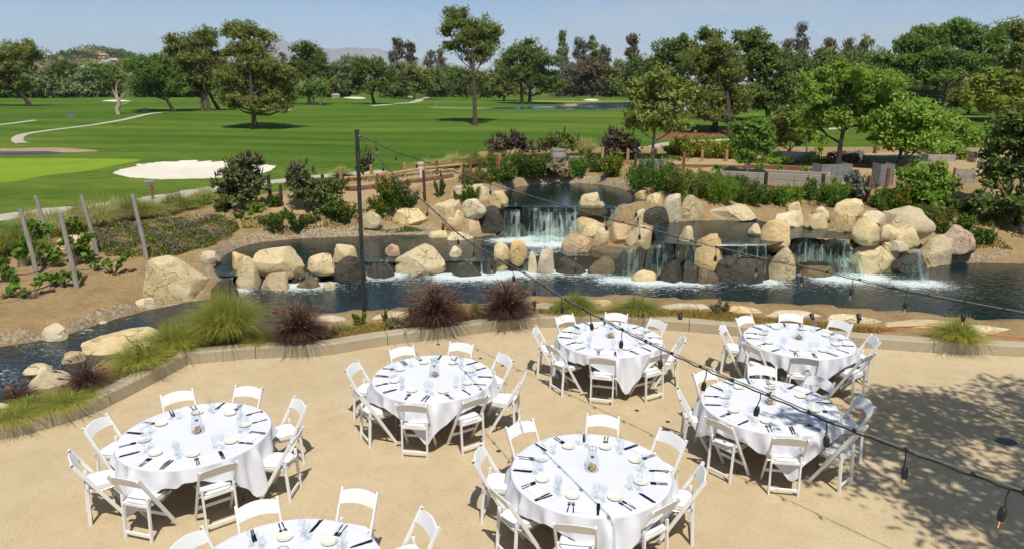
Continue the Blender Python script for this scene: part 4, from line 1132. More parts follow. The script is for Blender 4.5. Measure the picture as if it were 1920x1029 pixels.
for ti, (mode, a_, b_, corner, tname, chairs) in enumerate(TABLES):
    C = at(a_, b_, .765) if mode == 'px' else Vector((a_, b_, .765))
    cx_, cy_ = C.x, C.y
    # the table itself
    tb = empty('round_table', (cx_, cy_, 0), R.uniform(0, 1)); tag(tb, 'round folding banquet table under white cloth, ' + tname, 'table', 'round tables on the terrace')
    mb = MB(); mb.lathe([(.895, .735), (.905, .738), (.905, .758), (.895, .761), (.02, .761)], 48); mb.build('tabletop', WOOD_TOP_M, tb)
    for sx in (-1, 1):
        for sy in (-1, 1):
            mb = MB(); mb.tube([(sx * .50, sy * .28, .735), (sx * .55, sy * .42, .70), (sx * .56, sy * .44, .012)], .014, 8); mb.tube([(sx * .56, sy * .44, 0), (sx * .56, sy * .44, .03)], .019, 8); mb.build('leg', LEG_M, tb)
        mb = MB(); mb.tube([(sx * .56, -.44, .2), (sx * .56, .44, .2)], .010, 6); mb.build('leg_brace', LEG_M, tb)
    cl = link('tablecloth', cloth_mesh(math.radians(-90 + corner) - math.pi / 4, 40 + ti), CLOTH_M, None, (cx_, cy_, 0)); tag(cl, 'white square cloth draped over ' + tname, 'tablecloth', 'white tablecloths')
    carafe((cx_ + .02, cy_ + .02, .7665), 'clear tapered glass jar with corks on ' + tname, .3 + ti)
    # seats
    angs = []
    for p in chairs:
        if p is None: angs.append(None); continue
        q = at(p[0], p[1], .83); angs.append(math.atan2(q.y - cy_, q.x - cx_))
    # evenly spaced ring that fits the chairs: clockwise seen from above
    k0 = [(i, a) for i, a in enumerate(angs) if a is not None]
    s_, c_ = 0, 0
    for i, a in k0: s_ += math.sin(a + i * math.pi / 4); c_ += math.cos(a + i * math.pi / 4)
    base_a = math.atan2(s_, c_)
    # name shift so that 'far left' is the seat nearest to 135 degrees
    best = min(range(8), key=lambda o_: sum(abs(math.remainder((base_a - i * math.pi / 4) - (math.radians(135) - ((i + o_) % 8) * math.pi / 4), 2 * math.pi)) for i in range(8)))
    for i in range(8):
        ring_a = base_a - i * math.pi / 4
        sn = seat_name(i, best)
        if angs[i] is not None:
            q = at(chairs[i][0], chairs[i][1], .83)
            dirv = Vector((cx_ - q.x, cy_ - q.y, 0)); dist = dirv.length; dirv.normalize()
            face = math.atan2(dirv.y, dirv.x) - math.pi / 2 + R.uniform(-.075, .075)
            pos = Vector((q.x, q.y, 0)) + Vector((-math.sin(face), math.cos(face), 0)) * .30
        else:
            dirv = Vector((-math.cos(ring_a), -math.sin(ring_a), 0)); pos = Vector((cx_, cy_, 0)) - dirv * 1.10
            face = math.atan2(dirv.y, dirv.x) - math.pi / 2 + R.uniform(-.075, .075)
            if not near_cam((pos.x, pos.y, .8)): pos = None
        if pos is not None:
            ch = CHAIR if not CH_USED[0] else copy_tree(CHAIR)
            CH_USED[0] = True
            ch.location = pos; ch.rotation_euler = (0, 0, face)
            tag(ch, 'white folding chair at the %s side of %s' % (sn, tname), 'chair', 'white folding chairs')
        # place setting, in the seat's own frame: u to the diner's right, w towards the centre
        W = Vector((-math.cos(ring_a), -math.sin(ring_a), 0)); U = Vector((W.y, -W.x, 0)); E = Vector((cx_, cy_, .7665)) - W * .915
        rz = math.atan2(W.y, W.x) - math.pi / 2
        def put(me_, name, u, w, dz, rot, label, cat, group):
            p = E + U * (u + R.uniform(-.012, .012)) + W * (w + R.uniform(-.012, .012)) + Vector((0, 0, dz))
            if not near_cam(p): return
            o = link(name, me_, None, None, p, rz + rot + R.uniform(-.08, .08)); tag(o, label, cat, group)
        where = 'at the %s seat of %s' % (sn, tname)
        put(NAPKIN_ME, 'napkin', 0, .135, 0, 0, 'folded white napkin ' + where, 'napkin', 'folded napkins')
        put(FORK_ME, 'fork', -.128, .15, 0, .04, 'inner dark fork ' + where, 'fork', 'steel forks')
        put(FORK_ME, 'fork', -.156, .15, 0, 0, 'outer dark fork ' + where, 'fork', 'steel forks')
        put(KNIFE_ME, 'knife', .128, .15, 0, .0, 'inner dark knife ' + where, 'knife', 'steel knives')
        put(KNIFE_ME, 'knife', .152, .15, 0, .04, 'outer dark knife ' + where, 'knife', 'steel knives')
        put(PLATE_ME, 'bread_plate', -.14, .34, 0, 0, 'round cream bread plate ' + where, 'plate', 'cream bread plates')
        put(GOB_ME, 'water_goblet', .10, .36, 0, 0, 'clear water goblet ' + where, 'glass', 'water goblets')
        put(WINE_ME, 'wine_glass', .185, .31, 0, 0, 'clear slimmer wine glass ' + where, 'glass', 'wine glasses')

# ------------------------------------------------------------------ light pole and the two strings of bulbs
BLACK_M = simple('pole_black_paint', (.012, .012, .012), (.05, .048, .045), 14, .45, .15, stretch=(1, 1, .3))
WIRE_M = simple('guide_wire', (.28, .27, .24), (.40, .38, .33), 30, .4, 0, .7)
CABLE_M = simple('black_cable', (.012, .012, .012), (.02, .02, .02), 30, .5)
FIL_M, n_, l_, b_p = new_mat('lit_filament'); b_p.inputs['Base Color'].default_value = (1, .45, .1, 1); b_p.inputs['Emission Color'].default_value = (1, .42, .10, 1); b_p.inputs['Emission Strength'].default_value = 1.2
pole_foot = at(683, 590, .12)
pole_foot.z = gz(pole_foot.x, pole_foot.y) - .25
ptop = at_y(669, 246, pole_foot.y + .05)
mbp = MB(); mbp.tube([pole_foot, pole_foot.lerp(ptop, .5), ptop], [.045, .043, .042], 10)
pole = empty('light_pole', pole_foot); tag(pole, 'tall black pole with chipped paint at the pond edge holding the light strings', 'pole')
mbp.v = [tuple(Vector(v) - pole_foot) for v in mbp.v]; mbp.build('shaft', BLACK_M, pole, smooth=True)
mb = MB(); tp = ptop - pole_foot; mb.tube([tp, tp + Vector((0, 0, .03))], [.05, .046], 10); mb.build('cap', BLACK_M, pole)
mb = MB(); ey = tp + Vector((.045, -.02, -.13)); mb.tube([ey + Vector((.03 * math.cos(a), 0, .03 * math.sin(a))) for a in np.linspace(0, 2 * math.pi, 11)], .006, 5, False); mb.build('eye_bolt', WIRE_M, pole)

def bulb_proto():
    root = empty('string_bulb')
    mb = MB(); mb.tube([(0, 0, 0), (.004, .003, -.05), (-.004, 0, -.095), (0, 0, -.12)], .0045, 6); mb.build('lead', CABLE_M, root)
    mb = MB(); mb.lathe([(.006, -.105), (.014, -.11), (.021, -.13), (.0225, -.15), (.0225, -.165), (.019, -.167), (.019, -.185), (.012, -.186)][::-1], 12); mb.build('socket', CABLE_M, root, smooth=True)
    mb = MB(); mb.lathe([(.013, -.186), (.017, -.20), (.027, -.222), (.0285, -.24), (.024, -.258), (.012, -.27), (.002, -.273)][::-1], 14); g = mb.build('glass_bulb', BULB_GLASS_M, root, smooth=True)
    mb = MB(); mb.tube([(0, 0, -.195), (.001, 0, -.232)], .0016, 6); mb.build('filament', FIL_M, g)
    return root
BULB = bulb_proto(); bulb_used = [False]
def string_line(name, label, pts_px, bulbs_px, end_zc, end_px, which):
    A = Vector((ptop.x, ptop.y)); e = at_depth(*end_px, end_zc); B = Vector((e.x, e.y)); D = B - A
    def hit(px, py):
        d = ray(px, py)      # ray in plan meets the vertical plane of the string
        t = (A.x * D.y - A.y * D.x) / (d[0] * D.y - d[1] * D.x)
        return Vector((d[0] * t, d[1] * t, EYE + d[2] * t))
    P = [hit(*p) for p in pts_px]
    P3 = catmull(np.array([tuple(p) for p in P]), 8)
    last = Vector(P3[-1]); dirn = Vector((D.x, D.y, 0)).normalized()
    ext = [last + dirn * s + Vector((0, 0, .02 * s * s * .6 + .10 * s)) for s in (.6, 1.4, 2.4)]
    P3 = [Vector(p) for p in P3] + ext
    P3[0] = pole_foot + ey
    root = empty(name, P3[0]); tag(root, label, 'string lights', 'festoon light strings')
    o0 = P3[0]
    mb = MB(); mb.tube([p - o0 for p in P3], .0042, 6); mb.build('guide_wire', WIRE_M, root, smooth=True)
    mb = MB(); mb.tube([p - o0 + Vector((.004 * math.sin(i * 1.7), 0, -.013 - .008 * math.sin(i * 2.1) ** 2)) for i, p in enumerate(P3)], .0052, 6); mb.build('lamp_cable', CABLE_M, root, smooth=True)
    # clips
    for i in range(6, len(P3) - 1, 5):
        mb = MB(); p = P3[i] - o0; dq = (P3[i + 1] - P3[i]).normalized(); mb.tube([p + Vector((0, 0, -.006)) - dq * .008, p + Vector((0, 0, -.006)) + dq * .008], .013, 6); mb.build('clip', CABLE_M, root)
    for k, bx in enumerate(bulbs_px):
        xs_ = [p[0] for p in pts_px]; yv = float(np.interp(bx, xs_, [p[1] for p in pts_px])); p = hit(bx, yv)
        b = BULB if not bulb_used[0] else copy_tree(BULB); bulb_used[0] = True
        b.scale = (.86, .86, .86); b.location = p + Vector((0, 0, -.02)); b.rotation_euler = (R.uniform(-.12, .12), R.uniform(-.12, .12), R.uniform(0, 6))
        nth = ['first', 'second', 'third', 'fourth', 'fifth', 'sixth', 'seventh', 'eighth', 'ninth', 'tenth', 'eleventh', 'twelfth', 'thirteenth', 'fourteenth', 'fifteenth', 'sixteenth', 'seventeenth', 'eighteenth', 'nineteenth', 'twentieth', 'twenty-first', 'twenty-second'][k]
        tag(b, 'clear bulb in black socket, %s from the pole on the %s light string' % (nth, which), 'bulb', 'hanging clear bulbs')
string_line('string_light', 'near string of lights running from the pole over the tables', [(676, 259), (681, 265), (706, 291), (736, 324), (761, 348), (818, 398), (857, 435), (888, 457), (940, 488), (990, 515), (1053, 555), (1107, 584), (1167, 616), (1240, 651), (1325, 690), (1427, 732), (1550, 784), (1699, 840), (1894, 910), (1960, 932)],
            [701, 717, 736, 756, 779, 802, 830, 857, 888, 923, 961, 1004, 1053, 1107, 1167, 1240, 1325, 1427, 1550, 1699, 1894], 3.25, (1920, 919), 'near')
string_line('string_light', 'far string of lights running from the pole over the pond', [(676, 255), (680, 256), (704, 267), (742, 284), (783, 297), (825, 313), (866, 326), (919, 344), (1059, 386), (1137, 408), (1200, 424), (1270, 443), (1343, 462), (1422, 482), (1505, 498), (1600, 520), (1700, 543), (1810, 565), (1920, 585), (1960, 592)],
            [704, 742, 783, 825, 866, 919, 966, 1016, 1075, 1136, 1200, 1270, 1343, 1422, 1505, 1600, 1700, 1810], 6.0, (1920, 585), 'far')
# ------------------------------------------------------------------ vegetation
def unit(a): return a / (np.linalg.norm(a, axis=-1, keepdims=True) + 1e-9)
def leaf_quads(C, axis, nrm, L, W):
    side = unit(np.cross(axis, nrm)); L = L[:, None]; W = W[:, None]
    A = C - axis * L * .5; B = C + axis * L * .5; M = C - axis * L * .05
    V = np.stack([A, M + side * W * .5, B, M - side * W * .5], 1).reshape(-1, 3)
    return V, np.arange(len(V)).reshape(-1, 4)
def crown_mesh(name, lobes, leaf_l, leaf_w, n_leaf, clump_r, style, seed, per=26, shell=.5, fill=.12):
    g = np.random.default_rng(seed); lobes = np.asarray(lobes, float)
    wgt = (lobes[:, 3] * lobes[:, 4] * lobes[:, 5]) ** (2 / 3); wgt /= wgt.sum()
    nc = max(8, n_leaf // per)
    li = g.choice(len(lobes), nc, p=wgt); lb = lobes[li]
    d = unit(g.normal(size=(nc, 3))); d[:, 2] = np.where(d[:, 2] < -.55, -d[:, 2] * .4, d[:, 2]); d = unit(d)
    rad = (shell + (1 - shell) * g.random(nc) ** .6) * (1 + .10 * np.sin(d[:, 0] * 5 + li) * np.cos(d[:, 2] * 4 + 2 * li))
    off = d * rad[:, None] * lb[:, 3:6]
    cc = lb[:, :3] + off
    csz = clump_r * g.uniform(.6, 1.35, nc)
    ci = np.repeat(np.arange(nc), per); N = len(ci)
    o = unit(g.normal(size=(N, 3))) * (g.random(N) ** .45)[:, None]
    o[:, 2] *= .75
    C = cc[ci] + o * csz[ci][:, None]
    outw = unit(unit(off)[ci] * .7 + o)
    rnd = g.normal(size=(N, 3))
    if style == 'needle':
        axis = unit(outw * .55 + np.array([0, 0, .25]) + rnd * .6); nrm = unit(outw * .7 + np.array([0, -.25, .75]) + rnd * .35)
    elif style == 'droop':
        axis = unit(rnd * .5 + outw * .35 + np.array([0, 0, -1.0])); nrm = unit(outw + rnd * .6)
    else:
        axis = unit(rnd * .8 + outw * .5 + np.array([0, 0, -.15])); nrm = unit(outw * .8 + np.array([0, -.2, .7]) + rnd * .4)
    L = leaf_l * g.uniform(.65, 1.3, N); W = leaf_w * g.uniform(.65, 1.3, N)
    V, Q = leaf_quads(C, axis, nrm, L, W)
    if fill:                                  # larger, deeper leaves close the heart of the crown
        m = int(N * fill); li = g.choice(len(lobes), m, p=wgt); lb = lobes[li]; d = unit(g.normal(size=(m, 3)))
        C2 = lb[:, :3] + d * (g.random(m) ** .5 * .72)[:, None] * lb[:, 3:6]; rnd = g.normal(size=(m, 3))
        V2, Q2 = leaf_quads(C2, unit(rnd), unit(d * .6 + rnd[:, ::-1]), leaf_l * g.uniform(1.6, 2.6, m), np.maximum(leaf_w, leaf_l * .42) * g.uniform(1.6, 2.6, m))
        V = np.vstack([V, V2]); Q = np.vstack([Q, Q2 + Q.max() + 1])
    return mesh_np(name, V, [Q])
BARK = {
    'brown': simple('bark_brown', (.07, .05, .035), (.15, .11, .08), 5, .95, .8, stretch=(3, 3, .6), spec=.1),
    'grey': simple('bark_grey', (.14, .12, .10), (.26, .23, .19), 5, .95, .8, stretch=(3, 3, .6), spec=.1),
    'dark': simple('bark_dark', (.035, .028, .02), (.08, .062, .045), 5, .95, .8, stretch=(3, 3, .6), spec=.1),
    'pale': simple('bark_dead_pale', (.30, .23, .17), (.46, .37, .29), 5, .95, .5, stretch=(3, 3, .6), spec=.1)}
LEAF = {
    'pine_dark': leaf_mat('pine_dark', (0.057, 0.091, 0.020), (0.172, 0.228, 0.039), 0.36),
    'pine_olive': leaf_mat('pine_olive', (0.091, 0.112, 0.022), (0.287, 0.299, 0.061), 0.36),
    'pine_green': leaf_mat('pine_green', (0.063, 0.120, 0.023), (0.204, 0.301, 0.047), 0.36),
    'oak_dark': leaf_mat('oak_dark', (0.055, 0.086, 0.018), (0.187, 0.245, 0.046), 0.36),
    'oak_olive': leaf_mat('oak_olive', (0.100, 0.125, 0.025), (0.281, 0.312, 0.069), 0.36),
    'green': leaf_mat('fresh_green', (0.081, 0.168, 0.021), (0.215, 0.356, 0.046), 0.36),
    'bright': leaf_mat('bright_leaf', (0.101, 0.195, 0.021), (0.316, 0.450, 0.056), 0.36),
    'yellowgreen': leaf_mat('yellow_green_leaf', (0.109, 0.152, 0.017), (0.290, 0.341, 0.043), .32),
    'airy': leaf_mat('airy_olive_leaf', (0.114, 0.150, 0.029), (0.294, 0.330, 0.070), 0.36),
    'willow': leaf_mat('grey_green_leaf', (0.136, 0.168, 0.070), (0.333, 0.369, 0.160), 0.36),
    'euc': leaf_mat('grey_brown_leaf', (0.108, 0.101, 0.066), (0.265, 0.244, 0.166), 0.36),
    'euc_red': leaf_mat('rusty_leaf', (.095, .072, .040), (.205, .155, .085), 0.36),
    'purple': leaf_mat('purple_green_leaf', (.062, .085, .026), (.20, .225, .075), 0.36),
    'maroon': leaf_mat('maroon_leaf', (0.045, 0.036, 0.022), (0.145, 0.11, 0.07), .26),
    'grape': leaf_mat('grape_leaf', (.06, .13, .012), (.17, .27, .03), .35),
    'lavender': leaf_mat('silver_leaf', (.10, .105, .075), (.21, .215, .165), .2),
    'herb': leaf_mat('meadow_green', (0.055, 0.115, 0.016), (0.165, 0.255, 0.038), .3),
    'dry': leaf_mat('dry_twig', (.16, .13, .06), (.31, .26, .13), .2),
    'grass_green': leaf_mat('blade_green', (.14, .19, .032), (.42, .43, .11), .5),
    'grass_lime': leaf_mat('blade_lime', (.22, .27, .035), (.52, .52, .12), .5),
    'grass_straw': leaf_mat('blade_straw', (0.344, 0.290, 0.109), (0.660, 0.653, 0.307), .5),
    'grass_gold': leaf_mat('blade_gold', (0.377, 0.246, 0.058), (0.620, 0.478, 0.160), .42),
    'grass_purple': leaf_mat('blade_purple', (.045, .022, .016), (.155, .08, .055), .2),
    'plume': leaf_mat('grass_plume', (.13, .055, .035), (.30, .16, .095), .3)}
def petal(name, c):
    return leaf_mat(name, tuple(x * .75 for x in c), c, .25)
FLOWER = {'orange': petal('orange_petal', (.75, .25, .02)), 'yellow': petal('yellow_petal', (.78, .52, .03)), 'violet': petal('violet_petal', (.30, .14, .34)),
          'magenta': petal('magenta_spike', (.12, .035, .075)), 'red': petal('red_petal', (.60, .08, .03)), 'blue': petal('blue_petal', (.10, .08, .30))}

def tree(name, label, base, lobes_px, leaf='pine_green', style='needle', lpx=5.5, cover=3.0, trunk_px=10, bark='brown', group=None, lean=0.0, cat='tree', limbs=6, seed=None,
         width_ratio=None, clump=None, shell=.35, second=None, bare=None, ragged=True, fill=.13, grow=1.0):
    """base: pixel of the trunk foot, or a point; lobes: pixel ellipses (cx, cy, rx, ry[, depth shift in m]) at the tree's own distance"""
    B = on_ground(*base) if not isinstance(base, Vector) else base
    zc = depth_of(B); s = zc / F_PX; seed = seed if seed is not None else int(abs(B.x * 31 + B.y * 17)) % 9973
    g = random.Random(seed); lobes = []; area = 0
    for lb in lobes_px:
        cx_, cy_, rx, ry = lb[:4]; rx *= grow; ry *= grow; dy = lb[4] if len(lb) > 4 else g.uniform(-.35, .35) * rx * s
        p = at_depth(cx_, cy_, zc); p = p * 1.0
        # keep the picture place when shifted in depth
        if dy: 
            k = (zc + dy) / zc; p = Vector((p.x * k, p.y * k, EYE + (p.z - EYE) * k))
        p = p - B
        lobes.append((p.x, p.y, p.z, rx * s, rx * s * .92, ry * s)); area += math.pi * rx * ry
    extra = []
    if ragged:
        for q in lobes:
            for z in range(3):
                an = g.uniform(0, 6.283); el = g.uniform(-.5, 1.2); dd = Vector((math.cos(an) * math.cos(el) * q[3], math.sin(an) * math.cos(el) * q[4], math.sin(el) * q[5])) * g.uniform(.75, 1.0)
                k = g.uniform(.28, .45); extra.append((q[0] + dd.x, q[1] + dd.y, q[2] + dd.z, q[3] * k, q[4] * k, q[5] * k * .8))
    root = empty(name, B); tag(root, label, cat, group)
    wr = width_ratio if width_ratio else (.36 if style == 'needle' else .52)
    lpx = lpx * 1.12; cover = cover * 1.5
    L = lpx * s; W = L * wr
    n = int(cover * area / (lpx * lpx * wr * .5)); n = min(n, 30000)
    cl = clump if clump else 11.0
    me = crown_mesh('crown', lobes + extra, L, W, n, cl * s, style, seed, 34 if style == 'needle' else 24, shell, fill)
    link('crown', me, LEAF[leaf], root)
    # trunk and limbs
    mb = MB(); top = max(lobes, key=lambda q: q[2]); r0 = trunk_px * s / 2
    ww = sum(q[3] * q[5] for q in lobes); tx = sum(q[0] * q[3] * q[5] for q in lobes) / ww; ty = 0; tz = (top[2] - .2 * top[5]) * .8
    pts, rad = [], []
    for k in range(7):
        t = k / 6
        pts.append((tx * t ** 1.6 + lean * s * math.sin(t * 3.1) , ty * t ** 1.4, -.15 + (tz + .15) * t)); rad.append(r0 * (1.35 if k == 0 else 1.0) * (1 - .78 * t))
    mb.tube(pts, rad, 8)
    for qi, q in enumerate(sorted(lobes, key=lambda q: -q[3])):
        t0 = max(.22, min(.8, (q[2] - q[5] * .7) / max(tz, .1) * .75)); i0 = t0 * 6; k = int(i0); a = Vector(pts[k]).lerp(Vector(pts[min(k + 1, 6)]), i0 - k)
        e = Vector(q[:3]); m = a.lerp(e, .5) + Vector((0, 0, -.10 * (e - a).length))
        rr0 = r0 * (1 - .78 * t0) * .65
        mb.tube([a, m, e], [rr0, rr0 * .7, rr0 * .25], 6)
        for z in range(3 if qi < limbs else 0):
            e2 = e + Vector((g.uniform(-1, 1) * q[3], g.uniform(-1, 1) * q[4], g.uniform(-.3, .9) * q[5])) * .75
            mb.tube([m, m.lerp(e2, .55) + Vector((0, 0, .05)), e2], [rr0 * .5, rr0 * .3, rr0 * .1], 5)
    for q in lobes:
        e = Vector(q[:3])
        for z in range(2):
            e2 = e + Vector((g.uniform(-1, 1) * q[3], g.uniform(-1, 1) * q[4], g.uniform(-.6, .8) * q[5])) * .8
            mb.tube([e, e.lerp(e2, .6) + Vector((0, 0, .04)), e2], [r0 * .18, r0 * .12, r0 * .04], 5)
    if bare:
        for br in bare:
            P = [at_depth(x, y, zc) - B for x, y in br[:-1]]; w0 = br[-1] * s / 2
            m3 = MB(); m3.tube(P, [w0 * (1 - .75 * i / (len(P) - 1)) for i in range(len(P))], 7); link('limb', m3.mesh('limb', True), BARK[bark], root)
    if second:
        for (bx, by) in second:
            b2 = on_ground(bx, by) - B; e = Vector(max(lobes, key=lambda q: -abs(q[0] - b2.x) + q[3])[:3])
            m2 = MB(); m2.tube([b2 + Vector((0, 0, -.2)), b2.lerp(e, .5) + Vector((.1, 0, 0)), e], [r0 * 1.0, r0 * .8, r0 * .35], 8); link('trunk', m2.mesh('trunk', True), BARK[bark], root)
    link('trunk', mb.mesh('trunk', True), BARK[bark], root)
    return root

GT = 'trees on the golf course'
tree('pine_tree', 'large dark pine at the left edge with a leaning trunk', (57, 200), [(20, 115, 48, 38), (45, 105, 26, 28), (5, 150, 40, 26), (48, 160, 28, 14), (-20, 120, 30, 40)], 'pine_olive', trunk_px=8, bark='dark', lean=-6, group=GT)
tree('dead_tree', 'pale bare dead tree with forked limbs on the fairway', (222, 215), [(262, 118, 26, 16), (240, 128, 20, 14)], 'pine_green', trunk_px=1.5, bark='pale', group=GT, cover=1.3, limbs=0,
     bare=[[(222, 216), (219, 203), (223, 192), (221, 186), 8], [(222, 190), (217, 182), (213, 172), (211, 168), 4], [(222, 188), (218, 174), (218, 160), (224, 149), 4], [(223, 189), (229, 183), (234, 175), 4], [(222, 203), (228, 197), (240, 193), (252, 187), 4.5]])
tree('pine_tree', 'spreading pine behind the pale dead tree with curved trunk', (327, 210), [(255, 125, 30, 18), (285, 140, 34, 26), (270, 165, 36, 18), (315, 140, 30, 30), (330, 165, 26, 18), (300, 118, 30, 14)], 'pine_green', trunk_px=7, bark='dark', lean=-7, group=GT)
tree('pine_tree', 'tall clustered pine with three trunks left of the big fairway pine', (392, 208), [(352, 88, 34, 24), (388, 75, 24, 24), (330, 105, 18, 14), (365, 120, 40, 26), (398, 110, 24, 26), (375, 150, 40, 22), (410, 150, 26, 20), (360, 172, 26, 14), (318, 96, 12, 6)], 'pine_olive', trunk_px=8, bark='brown', group=GT, second=[(380, 208), (411, 206)], cover=3.4)
tree('pine_tree', 'biggest olive pine standing alone in the middle of the fairway', (478, 243), [(455, 62, 36, 24), (500, 72, 18, 14), (470, 95, 44, 22), (490, 125, 46, 20), (445, 135, 44, 18), (525, 140, 36, 18), (420, 152, 24, 14), (480, 155, 50, 18), (540, 170, 18, 18), (450, 178, 36, 12), (505, 178, 34, 16), (535, 205, 10, 10), (440, 198, 14, 7), (480, 188, 58, 15), (430, 185, 24, 12), (528, 190, 26, 15), (500, 203, 36, 8)], 'pine_olive', trunk_px=10, bark='brown', group=GT, cover=3.6)
tree('pine_tree', 'dense round dark pine right of the big fairway pine', (580, 196), [(580, 103, 32, 22), (568, 128, 24, 26), (600, 128, 20, 26), (582, 142, 34, 18)], 'pine_dark', trunk_px=7, bark='dark', group=GT)
tree('pine_tree', 'small umbrella pine with two trunks under the dense pine', (589, 198), [(588, 165, 30, 17), (575, 172, 20, 12), (604, 172, 18, 12)], 'pine_green', trunk_px=4, bark='brown', group=GT, second=[(600, 200)])
tree('pine_tree', 'flat-bottomed umbrella pine on the far fairway', (702, 196), [(697, 128, 34, 22), (680, 140, 24, 22), (720, 145, 24, 22), (705, 162, 36, 14), (665, 160, 18, 14)], 'pine_dark', trunk_px=6, bark='dark', group=GT, lean=-3)
tree('oak_tree', 'broad olive oak right of the umbrella pine', (777, 187), [(778, 140, 34, 20), (760, 155, 22, 18), (800, 158, 22, 18), (778, 165, 28, 12)], 'oak_olive', 'broad', 5, trunk_px=4, bark='grey', group=GT)
tree('broadleaf_tree', 'bright green rounded tree left of the tallest tree', (848, 182), [(850, 145, 28, 20), (838, 162, 18, 14), (868, 162, 20, 16)], 'green', 'broad', 5, trunk_px=4, bark='dark', group=GT)
tree('pine_tree', 'tallest lone tree with long bare trunk in the photo centre', (891, 236), [(858, 38, 32, 24), (900, 62, 34, 28), (838, 58, 14, 14), (875, 75, 36, 22), (925, 72, 18, 26), (850, 88, 20, 12), (890, 108, 26, 16), (910, 95, 22, 22), (898, 145, 18, 12), (908, 165, 12, 8)], 'airy', 'needle', 5.5, trunk_px=9, bark='brown', group=GT, cover=3.0, shell=.2,
     bare=[[(893, 150), (905, 140), (925, 120), 3], [(893, 170), (912, 178), (930, 190), 2.5], [(892, 175), (880, 180), (872, 190), 2.5], [(891, 140), (880, 120), (862, 105), 3]])
tree('pine_tree', 'wide dark pine behind the tallest tree', (993, 196), [(985, 100, 32, 22), (960, 108, 30, 18), (1015, 115, 34, 18), (975, 140, 44, 24), (1035, 160, 30, 22), (1010, 145, 36, 22)], 'pine_dark', trunk_px=7, bark='dark', group=GT, second=[(979, 196)])
tree('pine_tree', 'light olive bushy pine just right of the tallest trunk', (945, 190), [(945, 145, 36, 26), (930, 165, 24, 18), (962, 168, 26, 16)], 'pine_olive', trunk_px=5, bark='brown', group=GT)
# eucalypts and woods behind
BGG = 'woods beyond the fairways'
def far_base(px, py, extra): 
    q = on_ground(px, py); k = 1 + extra / q.length
    x, y = q.x * k, q.y * k; return Vector((x, y, gz(x, y)))
def euc(label, px, ytop, ybot, w, mat, extra=30, n=5):
    g = random.Random(px); lob = []
    for k in range(n):
        t = k / (n - 1); lob.append((px + g.uniform(-.35, .35) * w * (1 - .5 * t), ybot + (ytop + 8 - ybot) * t, w * (.80 - .42 * t), (ybot - ytop) / n * .75))
    for j in range(3): lob.append((px + g.uniform(-.55, .55) * w, ybot + (ytop - ybot) * g.uniform(.35, .8), w * .22, (ybot - ytop) * .16))
    tree('eucalyptus_tree', label, far_base(px, 186, extra), lob, mat, 'droop', 5, 3.2, 4, 'grey', BGG, width_ratio=.38, shell=.15, clump=7)
for i, (px, yt, w, m, lab) in enumerate([
    (742, 76, 28, 'euc', 'tall slender grey eucalyptus, left one of the central pair'), (765, 84, 26, 'euc_red', 'brownish tall eucalyptus, right one of the central pair'),
    (806, 96, 14, 'euc', 'narrow dark eucalyptus left of the rusty tree'), (826, 92, 14, 'euc', 'narrow eucalyptus peeking left of the tallest tree'), (832, 118, 24, 'euc_red', 'rusty brown tree left of the tallest tree'),
    (1055, 68, 20, 'willow', 'tall slim eucalyptus right of the wide dark pine'), (1085, 76, 26, 'euc', 'grey brown eucalyptus second right of the wide dark pine'), (1108, 78, 22, 'pine_green', 'green pointed tree among the grey eucalypts'),
    (1135, 88, 26, 'euc', 'grey eucalyptus behind the lake shore sand'), (1183, 70, 28, 'euc_red', 'rusty tall eucalyptus above the right end of the lake'), (1160, 112, 24, 'willow', 'low grey eucalyptus behind the lake'),
    (1500, 52, 22, 'euc', 'tall slim grey eucalyptus above the garden trees'), (1478, 76, 24, 'euc', 'shorter grey eucalyptus left of the tall slim one'), (1560, 80, 30, 'euc_red', 'brown grey eucalyptus right of the tall slim one'), (1592, 80, 24, 'euc', 'greyish eucalyptus left of the great right pine'),
    (1625, 74, 30, 'willow', 'grey green tree touching the great right pine'), (640, 116, 24, 'euc_red', 'brown tree behind the dense dark pine'), (530, 105, 16, 'euc', 'thin dark tree between the big pine and the dense pine'), (990, 82, 26, 'willow', 'grey tree top behind the wide dark pine')]):
    euc(lab, px, yt, 175, w, m, 40 + 7 * (i % 5))
